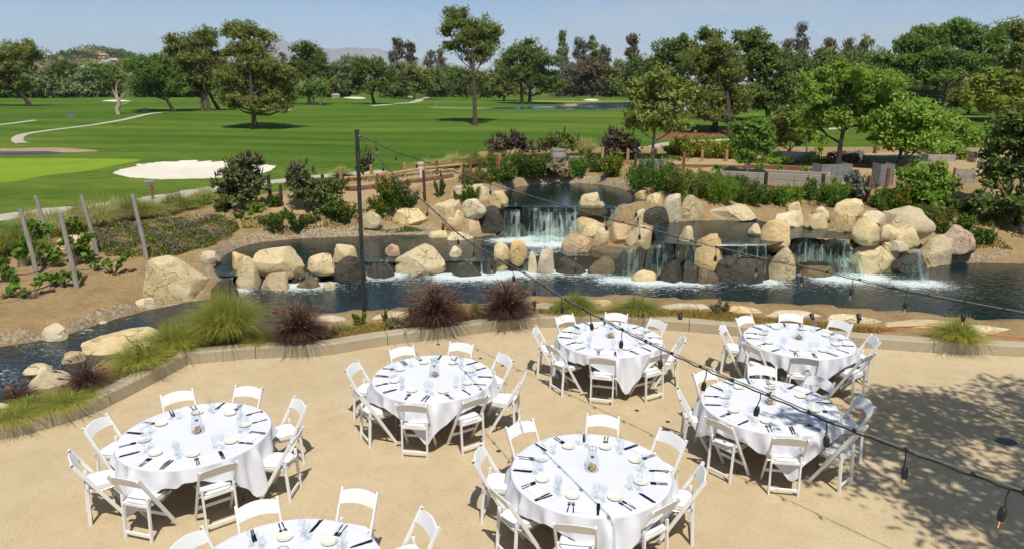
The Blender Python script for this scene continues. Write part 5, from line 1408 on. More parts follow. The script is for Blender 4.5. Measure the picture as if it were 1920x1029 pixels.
bush = [(-30, 160, 40, 32, 'willow'), (15, 165, 30, 26, 'green'), (62, 160, 34, 30, 'willow'), (100, 158, 34, 30, 'oak_olive'), (140, 162, 32, 28, 'willow'), (172, 158, 30, 30, 'willow'), (205, 160, 26, 28, 'oak_olive'),
        (125, 140, 30, 20, 'oak_dark'), (190, 142, 28, 16, 'green'), (285, 168, 40, 20, 'oak_dark'), (330, 172, 36, 18, 'oak_dark'), (350, 150, 30, 28, 'oak_dark'), (440, 172, 36, 18, 'oak_dark'), (525, 165, 36, 24, 'oak_dark'), (630, 158, 30, 30, 'oak_olive'), (655, 150, 30, 36, 'willow'), (740, 165, 24, 22, 'oak_dark'),
        (815, 160, 24, 26, 'oak_dark'), (875, 160, 24, 26, 'oak_dark'), (915, 165, 26, 22, 'oak_dark'), (1075, 155, 34, 30, 'euc'), (1110, 150, 34, 34, 'euc_red'), (1145, 160, 30, 26, 'oak_olive'), (1195, 150, 30, 36, 'oak_dark'), (1230, 150, 34, 36, 'oak_dark'),
        (1490, 165, 40, 40, 'oak_dark'), (1530, 175, 40, 36, 'green'), (1800, 172, 44, 38, 'oak_olive'), (1850, 172, 44, 40, 'oak_dark'), (1735, 172, 40, 36, 'oak_dark'), (1690, 172, 40, 34, 'oak_olive'), (1640, 176, 40, 34, 'green'), (1585, 176, 40, 34, 'oak_dark'),
        (1500, 145, 36, 40, 'oak_dark'), (1545, 140, 40, 40, 'oak_olive'), (1600, 140, 40, 40, 'oak_dark'), (1650, 145, 40, 40, 'oak_dark'), (1890, 140, 50, 50, 'oak_dark')]
wheres = ['at the left edge of the far tree line', 'second from the left in the far tree line', 'behind the leaning left pine', 'in the grey hedge of trees under the hill, first', 'in the grey hedge of trees under the hill, second', 'in the grey hedge of trees under the hill, third', 'just left of the dead tree',
          'below the hillside houses', 'bright one below the hill ridge', 'behind the spreading pine', 'right behind the spreading pine trunk', 'behind the clustered pine', 'between clustered pine and big fairway pine', 'right behind the big fairway pine', 'behind the small umbrella pine', 'left behind the umbrella pine', 'between umbrella pine and olive oak',
          'between olive oak and bright green tree', 'left behind the tallest trunk', 'right behind the tallest trunk', 'below the grey eucalypts', 'rusty one below the grey eucalypts', 'behind the lake sand', 'behind the right end of the lake', 'left behind the airy garden tree',
          'right of the dense dark oak', 'second right of the dense dark oak', 'between the two right garden trees', 'left of the thin yellow green tree', 'under the great right pine trunk, right', 'under the great right pine trunk, left', 'behind the dense garden tree', 'behind the widest garden tree, low',
          'behind the dark oak right side', 'under the brown grey eucalyptus', 'behind the large garden tree', 'under the great right pine', 'at the right edge of the tree line']
for (px, py, rx, ry, m), w_ in zip(bush, wheres):
    tone = {'willow': 'grey green', 'green': 'bright green', 'oak_olive': 'olive', 'oak_dark': 'dark green', 'euc': 'grey brown', 'euc_red': 'rusty brown'}[m]
    tree('broadleaf_tree', '%s bushy tree %s' % (tone, w_), far_base(px, 187, 26), [(px, py, rx, ry), (px, py - ry * .25, rx * .75, ry), (px - rx * .5, py + ry * .4, rx * .6, ry * .6), (px + rx * .5, py + ry * .35, rx * .6, ry * .6)], m, 'broad', 5.2, 3.1, 4, 'dark', BGG, limbs=2)
RG = 'big trees at right beyond the garden'
for k, (px, py, rx, ry, m_, w_) in enumerate([(1462, 196, 36, 26, 'oak_dark', 'left of the widest garden tree'), (1525, 198, 40, 24, 'oak_olive', 'behind the widest garden tree, left half'), (1600, 200, 44, 24, 'oak_dark', 'behind the widest garden tree, right half'), (1680, 200, 44, 24, 'green', 'above the dense garden tree'), (1745, 205, 30, 20, 'oak_dark', 'around the great pine trunk'), (1815, 190, 40, 24, 'oak_olive', 'behind the thin yellow green tree'), (1880, 195, 44, 30, 'oak_dark', 'above the right edge shrub')]):
    tree('broadleaf_tree', '%s shrubby tree %s' % ({'oak_dark': 'dark', 'oak_olive': 'olive', 'green': 'green'}[m_], w_), (px, py + ry + 2), [(px, py - 6, rx, ry), (px - rx * .6, py, rx * .6, ry * .8), (px + rx * .6, py, rx * .6, ry * .8), (px, py - 24, rx * .7, ry * .8)], m_, 'broad', 5.5, 2.8, 5, 'dark', RG, limbs=3)
tree('oak_tree', 'large dark oak at the left of the right tree mass', (1265, 225), [(1262, 95, 40, 28), (1235, 130, 34, 30), (1290, 120, 36, 36), (1255, 165, 44, 30)], 'oak_dark', 'broad', 6, 3.0, 10, 'dark', RG)
tree('pine_tree', 'shaggy olive dark tree with forked trunk above the mulch bed', (1338, 250), [(1320, 120, 46, 44), (1360, 150, 44, 44), (1310, 185, 46, 36), (1375, 195, 40, 30), (1335, 215, 46, 18), (1340, 95, 36, 24)], 'pine_olive', 'needle', 6, 3.0, 12, 'dark', RG, second=[(1368, 256)], lean=4)
tree('oak_tree', 'dense dark green oak with domed crown right of the shaggy tree', (1440, 232), [(1405, 80, 40, 26), (1440, 115, 42, 36), (1400, 130, 50, 44), (1460, 165, 40, 32), (1415, 185, 54, 30), (1330, 72, 26, 18)], 'oak_dark', 'broad', 6, 3.2, 12, 'dark', RG)
tree('pine_tree', 'great layered green pine filling the right skyline', (1765, 235), [(1740, 75, 44, 26), (1790, 70, 48, 28), (1700, 90, 36, 22), (1840, 85, 40, 34), (1760, 110, 56, 28), (1700, 125, 40, 24), (1815, 125, 48, 28), (1750, 145, 50, 20), (1680, 150, 30, 18), (1655, 110, 20, 14)], 'pine_green', 'needle', 6.5, 3.0, 12, 'brown', RG)
tree('broadleaf_tree', 'yellowish tree top at the right edge of the photo', (1905, 215), [(1895, 60, 36, 22), (1930, 75, 40, 30), (1900, 110, 40, 30), (1920, 150, 44, 34)], 'oak_olive', 'broad', 6, 3.0, 10, 'dark', RG)

GG = 'young trees in the kitchen garden'
tree('garden_tree', 'airy upright garden tree at the left of the kitchen garden', (1222, 300), [(1232, 165, 40, 34), (1200, 185, 30, 34), (1265, 185, 32, 34), (1225, 225, 44, 30), (1185, 225, 16, 22), (1270, 230, 22, 24)], 'airy', 'broad', 7, 2.3, 7, 'grey', GG, shell=.15, clump=13, limbs=6, grow=1.15)
tree('garden_tree', 'small dark glossy tree in front of the raised bed', (1396, 347), [(1410, 240, 28, 24), (1390, 262, 26, 26), (1425, 270, 26, 28), (1405, 288, 26, 16)], 'green', 'broad', 8, 3.0, 6, 'grey', GG, clump=12, width_ratio=.4, grow=1.12)
tree('garden_tree', 'widest garden tree with leaning forked trunk', (1572, 318), [(1590, 150, 48, 28), (1540, 175, 44, 34), (1640, 180, 44, 36), (1585, 215, 60, 34), (1525, 225, 28, 24), (1650, 150, 26, 20), (1560, 140, 26, 16)], 'bright', 'broad', 8, 2.9, 12, 'dark', GG, clump=14, width_ratio=.4, lean=-5, shell=.2, grow=1.2)
tree('garden_tree', 'dense bright round garden tree behind the green box', (1679, 318), [(1700, 215, 44, 32), (1660, 235, 36, 32), (1740, 235, 38, 34), (1690, 262, 48, 26), (1735, 270, 30, 22)], 'bright', 'broad', 7.5, 3.2, 7, 'dark', GG, clump=14, grow=1.18)
tree('garden_tree', 'thin yellow green tree with sparse crown at far right', (1858, 278), [(1850, 160, 30, 24), (1880, 150, 26, 26), (1825, 185, 30, 24), (1870, 195, 34, 24), (1905, 185, 22, 30)], 'yellowgreen', 'broad', 8, 2.0, 7, 'grey', GG, shell=.15, clump=12, grow=1.15)
tree('garden_tree', 'slim bushy garden tree between the raised bed and the dark oak', (1480, 290), [(1475, 230, 30, 26), (1465, 262, 22, 22), (1500, 255, 22, 22)], 'airy', 'broad', 7.5, 2.4, 5, 'grey', GG, shell=.2, grow=1.2)
tree('garden_tree', 'leafy garden tree filling the gap between the widest and the thin yellow tree', (1800, 292), [(1795, 245, 34, 24), (1775, 262, 24, 18), (1822, 262, 24, 18)], 'bright', 'broad', 7.5, 2.4, 5, 'grey', GG, shell=.2)
tree('garden_tree', 'light green garden tree left of the widest garden tree', (1512, 292), [(1508, 225, 30, 26), (1495, 248, 22, 20), (1528, 250, 20, 18)], 'bright', 'broad', 7.5, 2.4, 5, 'grey', GG, shell=.2)
tree('sapling', 'thin staked sapling with few leaves right of the small glossy tree', (1540, 296), [(1540, 262, 14, 14), (1538, 280, 10, 8)], 'bright', 'broad', 6, 1.4, 2, 'brown', GG)
tree('evergreen_shrub', 'big dark leafy shrub cropped by the right edge', (1905, 425), [(1895, 250, 44, 50), (1925, 300, 50, 60), (1870, 330, 34, 40), (1905, 385, 56, 44), (1860, 285, 16, 24), (1850, 380, 26, 26)], 'oak_dark', 'broad', 9, 2.6, 10, 'dark', None, cat='shrub', clump=15)
tree('evergreen_shrub', 'bright green leafy shrub above the right boulders', (1738, 392), [(1742, 325, 42, 30), (1715, 350, 34, 30), (1772, 345, 30, 28), (1745, 372, 36, 20), (1700, 330, 20, 14)], 'bright', 'broad', 7, 2.6, 5, 'dark', None, cat='shrub', clump=12)
tree('evergreen_shrub', 'silvery grey round shrub beside the rust post on the right bank', (1612, 378), [(1612, 348, 30, 24), (1600, 362, 22, 14)], 'lavender', 'needle', 8, 2.6, 2, 'grey', None, cat='shrub', clump=10)
tree('evergreen_shrub', 'shady tangled plant in the metal trough under the widest tree', (1585, 312), [(1580, 298, 26, 12), (1600, 300, 22, 10)], 'maroon', 'broad', 6, 2.5, 2, 'dark', None, cat='shrub')
for px, py, lob, lab in ((385, 384, [(385, 375, 14, 12)], 'small round citrus bush, left one of two'), (428, 378, [(428, 362, 18, 14), (420, 368, 10, 8)], 'small round citrus bush, right one of two before the purple bush'), (478, 402, [(480, 392, 17, 12)], 'low light green bush below the big purple bush'),
                         (1460, 312, [(1462, 300, 20, 9)], 'leafy bush at the end of the raised bed'), (1775, 300, [(1775, 280, 26, 22), (1800, 290, 20, 16)], 'loose green bush right of the green box'), (1330, 335, [(1365, 318, 14, 9), (1345, 316, 8, 6)], 'lettuce-green bush in the corner of the raised bed')):
    tree('leafy_bush', lab, (px, py), lob, 'bright', 'broad', 5.5, 2.8, 2, 'dark', None, cat='bush', clump=6)

def spikes(root, s, lobes, n, h, r, mat, seed):
    g = np.random.default_rng(seed); mb = MB(); lobes = np.asarray(lobes)
    for k in range(n):
        q = lobes[g.integers(len(lobes))]; d = g.normal(size=3); d[2] = abs(d[2]) * .8 + .35; d /= np.linalg.norm(d)
        p = Vector(q[:3] + d * q[3:6] * g.uniform(.9, 1.08)); ax = Vector((d[0] * .5, d[1] * .5, 1)).normalized(); hh = h * g.uniform(.7, 1.25)
        mb.tube([p, p + ax * hh * .35, p + ax * hh], [r * .55, r, r * .15], 5)
    tag(mb.build('flower_spikes', mat, root), kind='stuff')
BB = 'butterfly bushes with purple spikes'
def butterfly(label, base, lobes_px, leaf, n, fl='magenta', lpx=6):
    o = tree('butterfly_bush', label, base, lobes_px, leaf, 'broad', lpx, 2.7, 3, 'dark', BB, cat='bush', clump=8, limbs=5, shell=.25)
    B = o.location; zc = depth_of(B); s = zc / F_PX
    lb = []
    for cx_, cy_, rx, ry in [l[:4] for l in lobes_px]:
        p = at_depth(cx_, cy_, zc) - B; lb.append((p.x, p.y, p.z, rx * s, rx * s * .9, ry * s))
    spikes(o, s, lb, int(n * .7), 11 * s, 1.25 * s, FLOWER[fl], int(base[0]))
butterfly('biggest purple flowering bush in front of the sand bunker', (455, 396), [(455, 320, 40, 28), (425, 350, 28, 22), (480, 345, 28, 26), (455, 370, 40, 22), (470, 305, 22, 14)], 'purple', 150)
butterfly('open purple flowering bush left of the dark one behind the pole', (575, 400), [(565, 330, 24, 26), (570, 360, 30, 26), (555, 345, 16, 20)], 'purple', 70)
butterfly('dark green bush with few spikes just left of the pole', (620, 405), [(615, 365, 36, 24), (610, 385, 36, 16), (635, 350, 18, 14)], 'oak_dark', 30)
butterfly('thin reddish flowering bush behind the pole by the lawn', (682, 336), [(680, 312, 20, 16), (684, 298, 12, 12)], 'purple', 30)
butterfly('dark maroon bush left of the grey barrels', (957, 296), [(957, 268, 36, 18), (930, 280, 22, 12), (985, 282, 20, 12)], 'maroon', 80, 'magenta')
butterfly('olive rounded bush directly behind the grey barrels', (1050, 292), [(1048, 265, 34, 18), (1025, 275, 18, 12), (1070, 275, 18, 12)], 'oak_olive', 40, 'magenta')
butterfly('tall maroon green bush left of the airy garden tree', (1160, 300), [(1158, 265, 30, 22), (1180, 280, 22, 16), (1140, 282, 18, 14)], 'maroon', 50)

# grass clumps
def blades(n, h, spread, width, droop, seed, base_r=.08, seg=4):
    g = np.random.default_rng(seed)
    a = g.uniform(0, 2 * math.pi, n); lean = g.random(n) ** .6 * spread; H = h * g.uniform(.55, 1.08, n); br = base_r * np.sqrt(g.random(n)); ba = g.uniform(0, 2 * math.pi, n)
    P0 = np.stack([br * np.cos(ba), br * np.sin(ba), np.zeros(n)], 1); D = np.stack([np.cos(a), np.sin(a), np.zeros(n)], 1); S = np.stack([-np.sin(a), np.cos(a), np.zeros(n)], 1)
    rows = []
    for k in range(seg + 1):
        t = k / seg
        out = lean * H * t ** 1.5; up = H * (t - np.minimum(droop * lean, .72) * t ** 2.4)
        c = P0 + D * out[:, None] + np.array([0, 0, 1.0]) * up[:, None]
        w = width * (1 - t ** 1.6) + width * .06
        rows.append((c - S * w / 2, c + S * w / 2))
    V = np.stack([r_ for pair in rows for r_ in pair], 1)     # n, 2*(seg+1), 3
    m = 2 * (seg + 1); base = (np.arange(n) * m)[:, None]
    F = np.concatenate([base + np.array([[2 * k, 2 * k + 1, 2 * k + 3, 2 * k + 2]]) for k in range(seg)])
    return V.reshape(-1, 3), F, (P0, D, lean, H)
def grass(label, px, py, w_px, h_px, mat, n=420, droop=.75, group='clumps of ornamental grass', spread=.75, name='grass_clump', plumes=0, second=None, z=None):
    n = int(n * 1.6)
    B = on_ground(px, py) if z is None else at(px, py, z); s = depth_of(B) / F_PX; B.z -= .03; H = h_px * s * 1.12; seed = int(px * 3 + py)
    V, F, info = blades(n, H, spread * (w_px / max(h_px, 1)) * 1.0, max(.007, 1.25 * s), droop, seed, w_px * s * .16)
    me = mesh_np('blades', V, [F])
    root = empty(name, B); tag(root, label, 'grass', group); link('blades', me, LEAF[mat], root)
    if second:
        V2, F2, _ = blades(n // 3, H * .8, spread * (w_px / max(h_px, 1)) * .85, max(.006, 1.0 * s), droop, seed + 1, w_px * s * .2)
        link('dry_blades', mesh_np('dry_blades', V2, [F2]), LEAF[second], root)
    if plumes:
        g = random.Random(seed); mb = MB()
        for k in range(plumes):
            a = g.uniform(0, 6.283); l_ = g.uniform(.1, 1.0) * w_px / h_px * .75; hh = H * g.uniform(.62, 1.0); L = 14 * s * g.uniform(.7, 1.25)
            d = Vector((math.cos(a), math.sin(a), 0)); p0 = d * (l_ * hh * .75) + Vector((0, 0, hh * (1 - .28 * l_)))
            ax = (d * (.35 + l_ * 1.1) + Vector((0, 0, 1.0 - l_ * .55))).normalized(); r_ = 1.35 * s
            p1 = p0 + ax * L * .5; p2 = p1 + (ax + d * .35 + Vector((0, 0, -.28))).normalized() * L * .5
            mb.tube([p0, p0.lerp(p1, .5), p1, p2], [r_ * .5, r_, r_ * .85, r_ * .15], 5)
            mb.tube([d * .03, p0 * .55 + Vector((0, 0, .08 * hh)), p0], [.25 * s] * 3, 3)
        mb.build('plumes', LEAF['plume'], root)
    return root
PG = 'purple fountain grasses'
grass('purple fountain grass left of the black pole', 562, 640, 92, 66, 'grass_purple', 1300, group=PG, name='fountain_grass', plumes=120, spread=.85)
grass('purple fountain grass right of the black pole, biggest', 818, 612, 98, 72, 'grass_purple', 1300, group=PG, name='fountain_grass', plumes=140, spread=.85)
grass('purple fountain grass above the middle back table', 950, 598, 88, 64, 'grass_purple', 1300, group=PG, name='fountain_grass', plumes=120, spread=.85)
grass('purple fountain grass at the stream beside the pale boulder', 165, 728, 84, 55, 'grass_purple', 420, group=PG, name='fountain_grass', plumes=40, spread=.9)
grass('small purple fountain grass at the left edge by the stream', 35, 752, 66, 34, 'grass_purple', 220, group=PG, name='fountain_grass', plumes=22, spread=.9)
grass('small dark purple grass tuft in the green grass by the kerb bend', 278, 690, 56, 44, 'grass_purple', 160, group=PG, name='fountain_grass', plumes=14, spread=.8)
for px, py, w_, h_, m_, n_, lab in ((428, 642, 136, 112, 'grass_lime', 1900, 'largest lime green grass mound left of the purple grass'), (330, 655, 116, 66, 'grass_lime', 1000, 'wide green grass at the kerb corner'), (262, 690, 110, 64, 'grass_lime', 900, 'green grass beside the long flat rock'),
                                    (120, 762, 120, 44, 'grass_lime', 700, 'low lime grass by the left kerb'), (30, 790, 110, 44, 'grass_lime', 600, 'low lime grass at the left edge of the kerb'), (60, 768, 90, 36, 'grass_green', 400, 'low green grass behind the left kerb grasses'),
                                    (490, 645, 70, 36, 'grass_lime', 450, 'low lime grass between the largest mound and the purple grass'), (1078, 588, 92, 50, 'grass_green', 700, 'green grass left behind the middle back table'), (1195, 590, 90, 46, 'grass_green', 700, 'green grass right behind the middle back table'),
                                    (1795, 642, 96, 62, 'grass_lime', 800, 'spiky green grass at the right behind the kerb'), (645, 622, 48, 22, 'grass_green', 200, 'small green tuft left of the pole foot'), (868, 605, 44, 42, 'grass_gold', 220, 'straw yellow grass between two purple grasses'), (890, 598, 40, 40, 'grass_green', 150, 'green yellow tuft left of the rightmost purple grass'),
                                    (210, 650, 60, 26, 'grass_straw', 160, 'thin dry grass on the long flat rock')):
    grass(lab + '', px, py, w_, h_, m_, n_, second='grass_straw' if n_ > 380 else None)
for px, py, w_, h_, m_, lab in ((40, 470, 90, 62, 'grass_green', 'leftmost feathery grass behind the vines'), (110, 440, 80, 56, 'grass_straw', 'pale feathery grass behind the second vine post'), (185, 425, 90, 62, 'grass_straw', 'pale feathery grass between the vine posts'), (250, 412, 80, 54, 'grass_green', 'feathery grass behind the right vine post'),
                                (330, 396, 84, 46, 'grass_green', 'feathery green grass by the cart path'), (285, 408, 70, 44, 'grass_straw', 'feathery straw grass by the cart path'), (385, 378, 60, 34, 'grass_straw', 'small straw grass left of the citrus bushes'), (150, 418, 70, 46, 'grass_green', 'green feathery grass close to the cart path'), (60, 425, 60, 40, 'grass_straw', 'straw grass at left close to the cart path'), (220, 398, 60, 34, 'grass_straw', 'straw grass at the path edge'),
                                (0, 480, 70, 60, 'grass_green', 'feathery grass cut by the left edge'),
                                (640, 330, 34, 22, 'grass_straw', 'dry tall grass behind the rail, left'), (800, 318, 60, 26, 'grass_straw', 'dry tall grass behind the rail, middle'), (850, 312, 60, 30, 'grass_straw', 'dry tall grass behind the rail, right'), (1097, 290, 44, 36, 'grass_straw', 'pale yucca-like grass right of the barrels'), (890, 312, 50, 34, 'grass_green', 'tall green grass left of the maroon bush')):
    grass(lab, px, py, w_ * 1.15, h_, m_, 750, .7, 'feathery grasses by the path', second='grass_straw')

# flowering plants and herbs
def plant(label, px, py, w_px, h_px, leaf='herb', flower=None, nf=0, group=None, n=None, name='flowering_plant', style='up', fsize=3.0, lpx=5.5):
    B = on_ground(px, py); s = depth_of(B) / F_PX; seed = int(px * 7 + py); g = np.random.default_rng(seed)
    n = n or int(w_px * h_px * 1.25); n = max(90, min(n, 3000)); w, h = w_px * s, h_px * s
    ns = int(min(26, max(7, w_px * .45))); sa = g.uniform(0, 6.283, ns); sr = np.sqrt(g.random(ns)) * w * .30; sh = h * g.uniform(.55, 1.15, ns) * (1 - .35 * (sr / (w * .3 + 1e-6)) ** 2); so = g.uniform(.15, .75, ns) * w * .45
    k = g.integers(0, ns, n); t = g.random(n) ** .75; ax0 = sa[k] + g.normal(size=n) * .35
    C = np.stack([(sr[k] + so[k] * t) * np.cos(sa[k]) , (sr[k] + so[k] * t) * np.sin(sa[k]), sh[k] * t], 1) + g.normal(size=(n, 3)) * w * .055
    C[:, 2] = np.maximum(C[:, 2], .01)
    rnd = g.normal(size=(n, 3)); axis = unit(rnd * .6 + np.array([0, 0, .75]) + C / max(w, .01) * .5)
    V, Q = leaf_quads(C, axis, unit(rnd[:, ::-1] * .6 + np.array([0, -.4, .7])), lpx * s * g.uniform(.6, 1.5, n), lpx * .4 * s * g.uniform(.6, 1.4, n))
    root = empty(name, B); tag(root, label, 'plant', group); link('leaves', mesh_np('leaves', V, [Q]), LEAF[leaf], root)
    if flower:
        q = g.integers(0, ns, nf); k = nf; t = g.uniform(.78, 1.12, nf); C = np.stack([(sr[q] + so[q] * t) * np.cos(sa[q]), (sr[q] + so[q] * t) * np.sin(sa[q]), sh[q] * t], 1) + g.normal(size=(nf, 3)) * w * .05; rnd = g.normal(size=(k, 3))
        V1, Q1 = leaf_quads(C, unit(rnd * np.array([1, 1, .3])), unit(rnd[:, ::-1] * .4 + np.array([0, -.35, 1])), fsize * s * g.uniform(.7, 1.2, k), fsize * s * g.uniform(.7, 1.2, k))
        link('blossoms', mesh_np('blossoms', V1, [Q1]), FLOWER[flower], root)
    mb = MB()
    for q in range(5):
        aa = g.uniform(0, 6.283); e = Vector((math.cos(aa) * w * .3, math.sin(aa) * w * .3, h * .7)); mb.tube([(0, 0, -.03), e * .5 + Vector((0, 0, h * .08)), e], [.5 * s, .4 * s, .2 * s], 4)
    mb.build('stems', LEAF['herb'], root)
    return root
FG = 'flowering plants on the banks'
for px, py, w_, h_, lf, fl, nf, lab in (
    (738, 398, 50, 42, 'herb', 'orange', 110, 'tall orange flowering plant behind the smooth tan boulder'), (715, 402, 40, 34, 'herb', 'orange', 70, 'orange daisies right of the pole, left clump'), (770, 388, 36, 28, 'herb', 'yellow', 10, 'leafy green plant right of the tall orange flowers'),
    (655, 418, 34, 26, 'herb', 'orange', 40, 'orange flowers just left of the pole'), (632, 415, 26, 22, 'herb', 'orange', 22, 'small orange flowers under the dark bush'), (510, 430, 40, 26, 'herb', 'orange', 26, 'sprawling orange flower plant above the middle pool'), (555, 432, 30, 28, 'herb', 'orange', 14, 'green clump with few orange blooms above the middle pool'),
    (575, 418, 26, 16, 'herb', 'orange', 10, 'small clump right of the sprawling orange plant'), (540, 412, 22, 18, 'herb', 'orange', 14, 'orange tuft below the open purple bush'), (518, 388, 24, 20, 'herb', 'orange', 20, 'orange flowers between the two rust posts'), (450, 408, 20, 14, 'herb', 'orange', 6, 'tiny plant under the big purple bush'),
    (420, 395, 30, 14, 'oak_dark', 'orange', 5, 'dark low plant beside the citrus bush'), (885, 378, 28, 30, 'herb', 'yellow', 40, 'yellow flowering plant before the broad sandy boulder'), (858, 380, 16, 20, 'herb', 'yellow', 4, 'small green plant on the broad sandy boulder'), (825, 372, 18, 24, 'purple', None, 0, 'dark spiky weed beside the path edge'),
    (895, 345, 50, 20, 'herb', 'orange', 40, 'low orange flowers at the end of the path'), (940, 338, 50, 26, 'herb', 'yellow', 20, 'leafy green plant at the left bank of the upper pool'), (960, 330, 36, 38, 'herb', 'yellow', 60, 'tall yellow daisies left of the barrels'), (1000, 335, 54, 34, 'oak_dark', 'yellow', 14, 'dark leafy plant above the upper pool'), (930, 318, 40, 40, 'airy', None, 0, 'tall grey green weed behind the path posts'),
    (1085, 332, 30, 28, 'green', 'yellow', 4, 'bright green clump right of the dry shrub'), (1120, 322, 36, 30, 'oak_dark', 'yellow', 12, 'dark green clump under the rust post'), (1150, 330, 44, 34, 'yellowgreen', 'yellow', 26, 'yellow green plant before the garden posts'), (1105, 315, 30, 26, 'herb', 'yellow', 10, 'green plant behind the upper pool right side'),
    (1200, 355, 56, 46, 'herb', None, 0, 'tall meadow plant at the right shore of the upper pool'), (1240, 358, 50, 46, 'herb', 'red', 22, 'tall meadow plant with red blooms'), (1275, 365, 50, 50, 'herb', 'red', 22, 'tall meadow plant behind the pale bank boulder'), (1310, 372, 50, 44, 'herb', None, 0, 'meadow plant behind the long block boulder, left'), (1350, 378, 46, 36, 'herb', 'orange', 8, 'meadow plant behind the long block boulder, middle'),
    (1395, 382, 56, 40, 'herb', 'orange', 10, 'bushy meadow plant behind the long block boulder, right'), (1330, 355, 44, 30, 'green', None, 0, 'green plant before the raised bed, left'), (1375, 358, 46, 24, 'oak_dark', None, 0, 'dark plant before the raised bed, middle'), (1440, 378, 46, 24, 'herb', None, 0, 'low green plant under the raised bed, left'), (1485, 376, 46, 26, 'herb', None, 0, 'low green plant under the raised bed, middle'), (1530, 376, 44, 28, 'herb', None, 0, 'low green plant under the raised bed, right'), (1568, 374, 44, 28, 'green', None, 0, 'green plant left of the silvery shrub'),
    (1290, 385, 30, 16, 'herb', 'orange', 12, 'small orange plant behind the tall pale boulder'), (1655, 392, 34, 36, 'herb', 'yellow', 26, 'yellow flowered plant right of the rust post'), (1685, 398, 30, 38, 'yellowgreen', 'orange', 40, 'orange yellow plant above the biggest right boulder'), (1735, 415, 44, 26, 'herb', 'orange', 20, 'sprawling plant right of the biggest boulder'), (1770, 412, 30, 20, 'herb', 'orange', 8, 'small plant on the right dirt slope, upper'),
    (1765, 440, 24, 22, 'herb', 'orange', 18, 'orange plant left of the pink boulder'), (1810, 428, 30, 22, 'herb', 'yellow', 8, 'small plant behind the pink boulder'), (1845, 450, 24, 18, 'herb', 'yellow', 10, 'small yellow plant right of the pink boulder'), (1822, 462, 20, 18, 'oak_dark', None, 0, 'dark little plant at the pink boulder\'s right'), (1850, 460, 22, 22, 'herb', None, 0, 'little green plant on the right dirt slope'), (1800, 400, 34, 24, 'oak_dark', None, 0, 'scrubby plant under the right shrub'), (1700, 375, 24, 26, 'herb', 'orange', 18, 'orange flowered sprig under the bright shrub'),
    (1195, 420, 12, 26, 'airy', None, 0, 'weed sprig on the pale stone by the wet spillway'), (1568, 388, 26, 20, 'herb', 'yellow', 6, 'weed tuft on the long smooth boulder'), (1465, 385, 20, 14, 'herb', None, 0, 'weed tuft above the white angular boulder'),
    (1340, 296, 56, 30, 'yellowgreen', 'yellow', 200, 'mass of yellow daisies behind the garden, middle'), (1300, 294, 60, 32, 'yellowgreen', 'yellow', 200, 'mass of yellow daisies behind the garden, left'), (1372, 298, 40, 26, 'yellowgreen', 'yellow', 90, 'mass of yellow daisies behind the garden, right'), (1270, 290, 40, 24, 'yellowgreen', 'yellow', 90, 'thin yellow daisies beside the airy tree'),
    (1425, 318, 14, 10, 'bright', None, 0, 'seedling in the raised bed, left'), (1460, 322, 16, 11, 'bright', None, 0, 'seedling in the raised bed, second'), (1508, 325, 16, 11, 'bright', None, 0, 'seedling in the raised bed, right'), (1450, 304, 40, 12, 'bright', None, 0, 'leafy row in the rear bed, left'), (1400, 306, 34, 9, 'yellowgreen', None, 0, 'leafy row in the rear bed behind the glossy tree'), (1525, 308, 34, 16, 'bright', None, 0, 'leafy row in the rear bed, right'),
    (775, 598, 12, 22, 'airy', 'yellow', 2, 'thin weed right of the pole foot, right'), (724, 602, 12, 22, 'airy', 'yellow', 2, 'thin weed right of the pole foot'), (676, 610, 20, 20, 'airy', None, 0, 'weed tuft at the pole foot'), (735, 618, 22, 10, 'green', None, 0, 'flat green weed by the kerb joint'), (750, 612, 46, 18, 'dry', 'violet', 10, 'brown low mat plant by the kerb'), (610, 632, 50, 16, 'dry', 'violet', 8, 'brown low mat plant between the grasses'),
    (1350, 592, 30, 26, 'dry', None, 0, 'dry round weed behind the right chairs'), (1046, 592, 24, 18, 'dry', None, 0, 'dry weed beside the green grass')):
    vr = random.Random(int(px * 13 + py)); lf = vr.choice(['herb', 'airy', 'bright', 'herb', 'oak_olive']) if lf == 'herb' and w_ > 28 else lf
    plant(lab, px, py, w_ * 1.15, h_ * vr.uniform(.8, 1.4), lf, fl, int(nf * 1.3), FG)
tree('dry_shrub', 'dry straw coloured shrub at the back of the upper pool', (1042, 346), [(1042, 318, 30, 18), (1025, 325, 14, 12), (1062, 326, 14, 12)], 'dry', 'needle', 9, 1.9, 2, 'grey', None, cat='shrub', clump=8, shell=.2)

